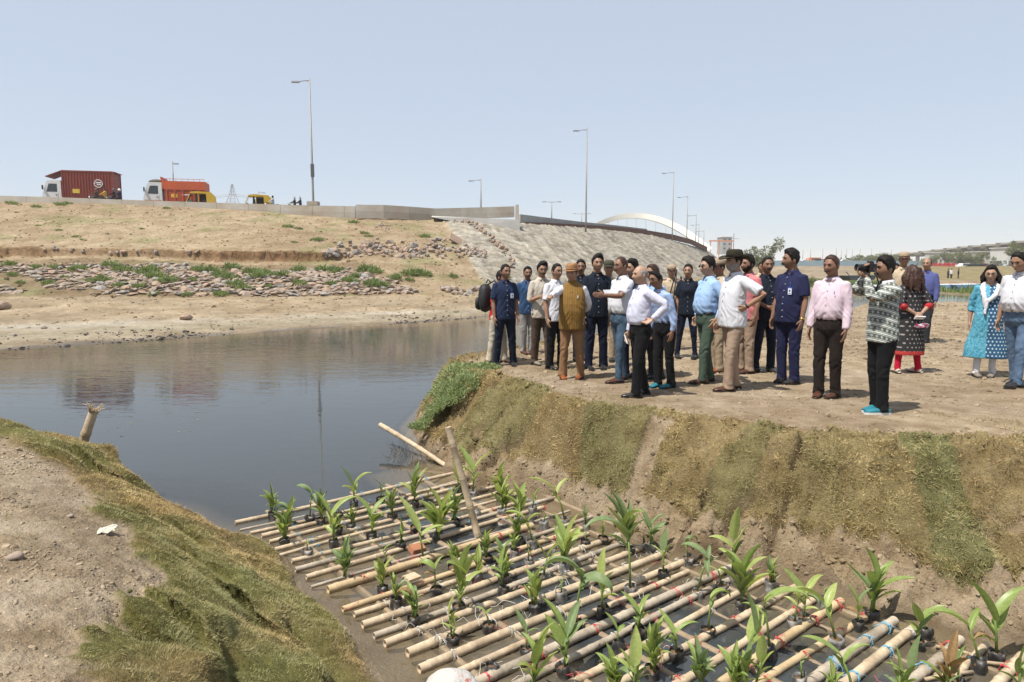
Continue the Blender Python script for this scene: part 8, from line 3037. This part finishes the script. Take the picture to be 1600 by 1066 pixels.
rider(BIKES[0], 0.85, 'helmeted rider in dark jacket in front of the red container', 'cap_green', 'helmet', 51)
rider(BIKES[0], 1.65, 'pillion rider in yellow-green clothes behind the helmeted rider', 'auto_yellow', None, 53)
rider(BIKES[1], 0.85, 'dark-helmeted rider below the container logo', 'ink_shirt', 'helmet', 55)
rider(BIKES[1], 1.40, 'white-helmeted pillion rider below the container logo', 'navy_shirt', 'helmet', 56)
rider(BIKES[2], 0.85, 'rider in pale clothes alone on the road right of the yellow rickshaw', 'grey_shirt', None, 58)
rider(BIKES[3], 0.85, 'muffled rider in brown beside the tall lamp', 'brown_trouser', 'scarf', 60)
rider(BIKES[3], 1.40, 'muffled pillion rider in grey beside the tall lamp', 'charcoal_trouser', 'scarf', 61)
# tiny figures on the far bank
for i, (px, py, sh_, lb) in enumerate([(1486, 438, 'white_cloth', 'tiny person in white on the yellow far bank'), (1481, 438, 'brown_trouser', 'tiny person in brown beside the one in white on the far bank'), (1497, 437, 'ink_shirt', 'tiny dark-clad person right of the one in white on the far bank'), (1453, 437, 'charcoal_trouser', 'tiny dark person below the red fence, leftmost on the far bank')]):
    q = atY(px, py, 104)
    person(0, 0, 0, 30 * i, lb, 'skin_b', sh_, 'long', False, 'charcoal_trouser', 'leather_black', ('down', 'down'), 'short', loc=Vector((q[0], q[1], 0.42)), H=1.7, fine=0.024, collar=False, seed=70 + i, group=None)
finish_jobs()
# ================================================================ things people hold or carry
M['bag_black'] = mat('black_nylon', (0.016, 0.016, 0.017), (0.026, 0.026, 0.027), 20, rough=0.6, bump=0.3, bscale=60)
M['lens'] = mat('lens_glass', (0.01, 0.012, 0.03), rough=0.05, spec=0.8)


def orient(fwd, up=Vector((0, 0, 1))):
    fwd = fwd.normalized()
    side = fwd.cross(up).normalized()
    u = side.cross(fwd)
    return Matrix((side, fwd, u)).transposed()


# camera of the photographer: local y = lens direction
h0, h1 = PP['p25']['hands'][0][0], PP['p25']['hands'][1][0]
hd_ = PP['p25']['root'].rotation_euler.z
fw = Vector((math.sin(hd_), -math.cos(hd_), 0.04))
head_c = PP['p25']['mw'] @ Vector(PP['p25']['HD']([(0, -0.13, 0.010)])[0].tolist())
c = head_c + fw * 0.045
root = thing('camera', 'black camera with long lens raised to the eye by the photographer', 'camera', c, 0)
root.rotation_euler = orient(fw).to_euler()
MB().box((0, 0, 0), (0.135, 0.065, 0.085)).box((0, 0.0, 0.055), (0.055, 0.06, 0.035), 0, 0.75).box((0.055, 0.03, -0.005), (0.035, 0.05, 0.085)).build('body', M['black'], root)
mb = MB().lathe([(0.034, 0.03), (0.035, 0.07), (0.031, 0.075), (0.031, 0.11), (0.036, 0.115), (0.038, 0.155), (0.034, 0.155), (0.031, 0.14)], 18)
mb.v = [(x, z, -y) for x, y, z in mb.v]
mb.build('lens', M['black'], root, True)
mb = MB().lathe([(0.031, 0.142), (0.01, 0.147)], 16)
mb.v = [(x, z, -y) for x, y, z in mb.v]
mb.build('front_glass', M['lens'], root, True)
MB().tube([(-0.07, 0, 0.0), (-0.09, -0.05, -0.15), (-0.05, -0.06, -0.26), (0.0, -0.06, -0.20), (0.07, -0.02, 0.0)], 0.008, 6).build('strap', M['black'], root, True)
# small camera / notebook of the man in the cream shirt
hp = PP['p4']['hands'][0][0].lerp(PP['p4']['hands'][1][0], 0.5)
hd_ = PP['p4']['root'].rotation_euler.z
fw = Vector((math.sin(hd_), -math.cos(hd_), -0.1))
root = thing('camera', 'small black camera held at the chest by the man in the cream shirt', 'camera', hp + fw * 0.03)
root.rotation_euler = orient(fw).to_euler()
MB().box((0, 0, 0), (0.14, 0.06, 0.09)).box((0, 0, .055), (.05, .05, .03), 0, .8).build('body', M['black'], root)
mb = MB().lathe([(0.035, 0.03), (0.036, 0.09), (0.03, 0.09)], 14)
mb.v = [(x, z, -y) for x, y, z in mb.v]
mb.build('lens', M['black'], root, True)
MB().tube([(-0.07, 0, 0.0), (-0.10, -0.06, -0.12), (-0.11, -0.02, -0.22), (-0.04, 0.02, -0.12)], 0.010, 6).build('strap', M['black'], root, True)
# papers
M['sheet'] = mat('printed_sheet', (0.66, 0.66, 0.66), (0.40, 0.42, 0.45), 45, rough=0.7)
hp, d_, n_ = PP['p8']['hands'][1]
root = thing('papers', 'folded papers on a dark folder held by the tall man in the dark navy shirt', 'papers', hp + Vector((0.0, -0.04, 0.03)))
root.rotation_euler = (0.75, 0.1, 0.5)
MB().box((0, 0, 0), (0.17, 0.13, 0.012)).build('folder', M['black'], root)
MB().box((-0.01, 0.0, 0.012), (0.15, 0.115, 0.010)).build('sheet', M['sheet'], root)
MB().box((0.02, 0.01, 0.022), (0.14, 0.105, 0.006), 0.15).build('sheet', M['sheet'], root)
# papers of the man with lilac shirt (white corner behind the trousers)
hp, d_, n_ = PP['p12']['hands'][0]
root = thing('notebook', 'white notebook in the lowered hand of the bald man', 'notebook', hp + d_ * 0.03)
root.rotation_euler = (1.2, 0.2, 1.2)
MB().box((0, 0, 0), (0.15, 0.11, 0.012)).build('cover', M['white'], root)
MB().box((0.004, 0.0, 0.0), (0.148, 0.106, 0.008)).build('pages', M['sheet'], root)
# phones
hp, d_, n_ = PP['p15']['hands'][1]
o = MB().box((0, 0, 0), (0.012, 0.075, 0.15)).build('phone', M['black'], None, loc=hp, rot=(0.3, 0, PP['p15']['root'].rotation_euler.z))
tag(o, 'dark mobile phone at the ear of the police officer', 'phone')
# walkie-talkie on the officer behind the photographer
p = PP['p26']['mw'] @ Vector((0.13, -0.10, 1.47))
o = MB().box((0, 0, 0), (0.055, 0.035, 0.13)).tube([(0.018, 0, 0.06), (0.02, 0, 0.17)], 0.006, 6).build('walkie_talkie', M['black'], None, loc=p, rot=(0.2, 0.45, 0.2))
tag(o, 'black walkie-talkie clipped at the shoulder of the police officer behind the photographer', 'radio')
# backpack
mw = PP['pack']['mw']
root = thing('backpack', 'black backpack worn by the person behind the leftmost navy shirt', 'backpack', mw @ Vector((0.0, 0.215, 1.06)), PP['pack']['root'].rotation_euler.z)
V = ICO2 * [0.14, 0.10, 0.235]
V = np.sign(V) * np.abs(V / [0.14, 0.10, 0.235]) ** 0.75 * [0.14, 0.10, 0.235]
V = V * (1 + 0.05 * fbm(V * 9, 2, 3)[:, None])
link('bag', fast_mesh('bag', V, ICO2F, True), M['bag_black'], root)
V = ICO2 * [0.11, 0.045, 0.11]
link('pocket', fast_mesh('pocket', np.sign(V) * np.abs(V / [0.11, 0.045, 0.11]) ** 0.75 * [0.11, 0.045, 0.11], ICO2F, True), M['bag_black'], root, (0, 0.115, -0.09))
MB().tube([(0, -0.02, 0.25), (0, -0.05, 0.31), (0, -0.09, 0.26)], 0.012, 6).build('handle', M['bag_black'], root, True)
for sg in (-1, 1):
    MB().tube([(sg * 0.10, -0.09, 0.22), (sg * 0.11, -0.22, 0.29), (sg * 0.12, -0.35, 0.16), (sg * 0.13, -0.30, -0.06), (sg * 0.13, -0.10, -0.18)], 0.022, 6, True, (0.5, 1.2)).build('strap', M['bag_black'], root, True)
# black shoulder bag of the woman in navy
mw = PP['p16']['mw']
root = thing('shoulder_bag', 'black shoulder bag hanging at the side of the woman in navy', 'bag', mw @ Vector((-0.27, 0.0, 0.84)), PP['p16']['root'].rotation_euler.z + 0.5)
V = ICO2 * [0.055, 0.14, 0.21]
link('bag', fast_mesh('bag', np.sign(V) * np.abs(V / [0.055, 0.14, 0.21]) ** 0.7 * [0.055, 0.14, 0.21], ICO2F, True), M['bag_black'], root)
MB().tube([(0, -0.08, 0.18), (0.04, -0.06, 0.45), (0.09, 0.0, 0.66), (0.06, 0.06, 0.45), (0, 0.09, 0.18)], 0.010, 6).build('strap', M['bag_black'], root, True)
MB().tube([(0, -0.05, -0.2), (0.0, -0.06, -0.42)], 0.010, 5).build('loose_strap', M['bag_black'], root, True)
# pink and white cloth mask in the hands of the woman in black
hp = PP['p28']['hands'][0][0].lerp(PP['p28']['hands'][1][0], 0.5)
M['pink_print'] = mat('pink_print_cloth', (0.70, 0.62, 0.66), (0.60, 0.06, 0.22), 28, rough=0.8, lo=0.45, hi=0.55)
g = np.array([(x, y) for y in np.linspace(-1, 1, 8) for x in np.linspace(-1, 1, 10)])
V = np.c_[g[:, 0] * 0.10, 0.012 * np.sin(g[:, 0] * 4 + g[:, 1] * 2), g[:, 1] * 0.030 + 0.012 * np.sin(g[:, 0] * 3)]
o = link('cloth', fast_mesh('cloth', V, grid_faces(10, 8)), M['pink_print'], None, hp + Vector((0.03, -0.05, -0.13)), (0.2, 0.1, 0.1))
sm = o.modifiers.new('thick', 'SOLIDIFY')
sm.thickness = 0.004
tag(o, 'pink and white printed cloth dangling behind the woman in black', 'cloth')
o = MB().box((0, 0, 0), (0.14, 0.012, 0.07)).build('phone', M['white'], None, loc=hp + Vector((0.0, -0.03, -0.015)), rot=(0.9, 0.05, 0.1))
tag(o, 'pale phone in the clasped hands of the woman in black', 'phone')
# ================================================================ dusty air
mb = MB().box((0, 2000, 20.9), (11000, 15000, 46.2))
hz = mb.mesh('haze')
m = bpy.data.materials.new('haze')
m.use_nodes = True
t = m.node_tree
t.nodes.remove(t.nodes['Principled BSDF'])
pv = t.nodes.new('ShaderNodeVolumePrincipled')
pv.inputs['Color'].default_value = (1.0, 1.0, 1.0, 1)
pv.inputs['Density'].default_value = 0.0004
pv.inputs['Anisotropy'].default_value = 0.2
t.links.new(pv.outputs[0], t.nodes['Material Output'].inputs['Volume'])
link('haze', hz, m, kind='stuff')
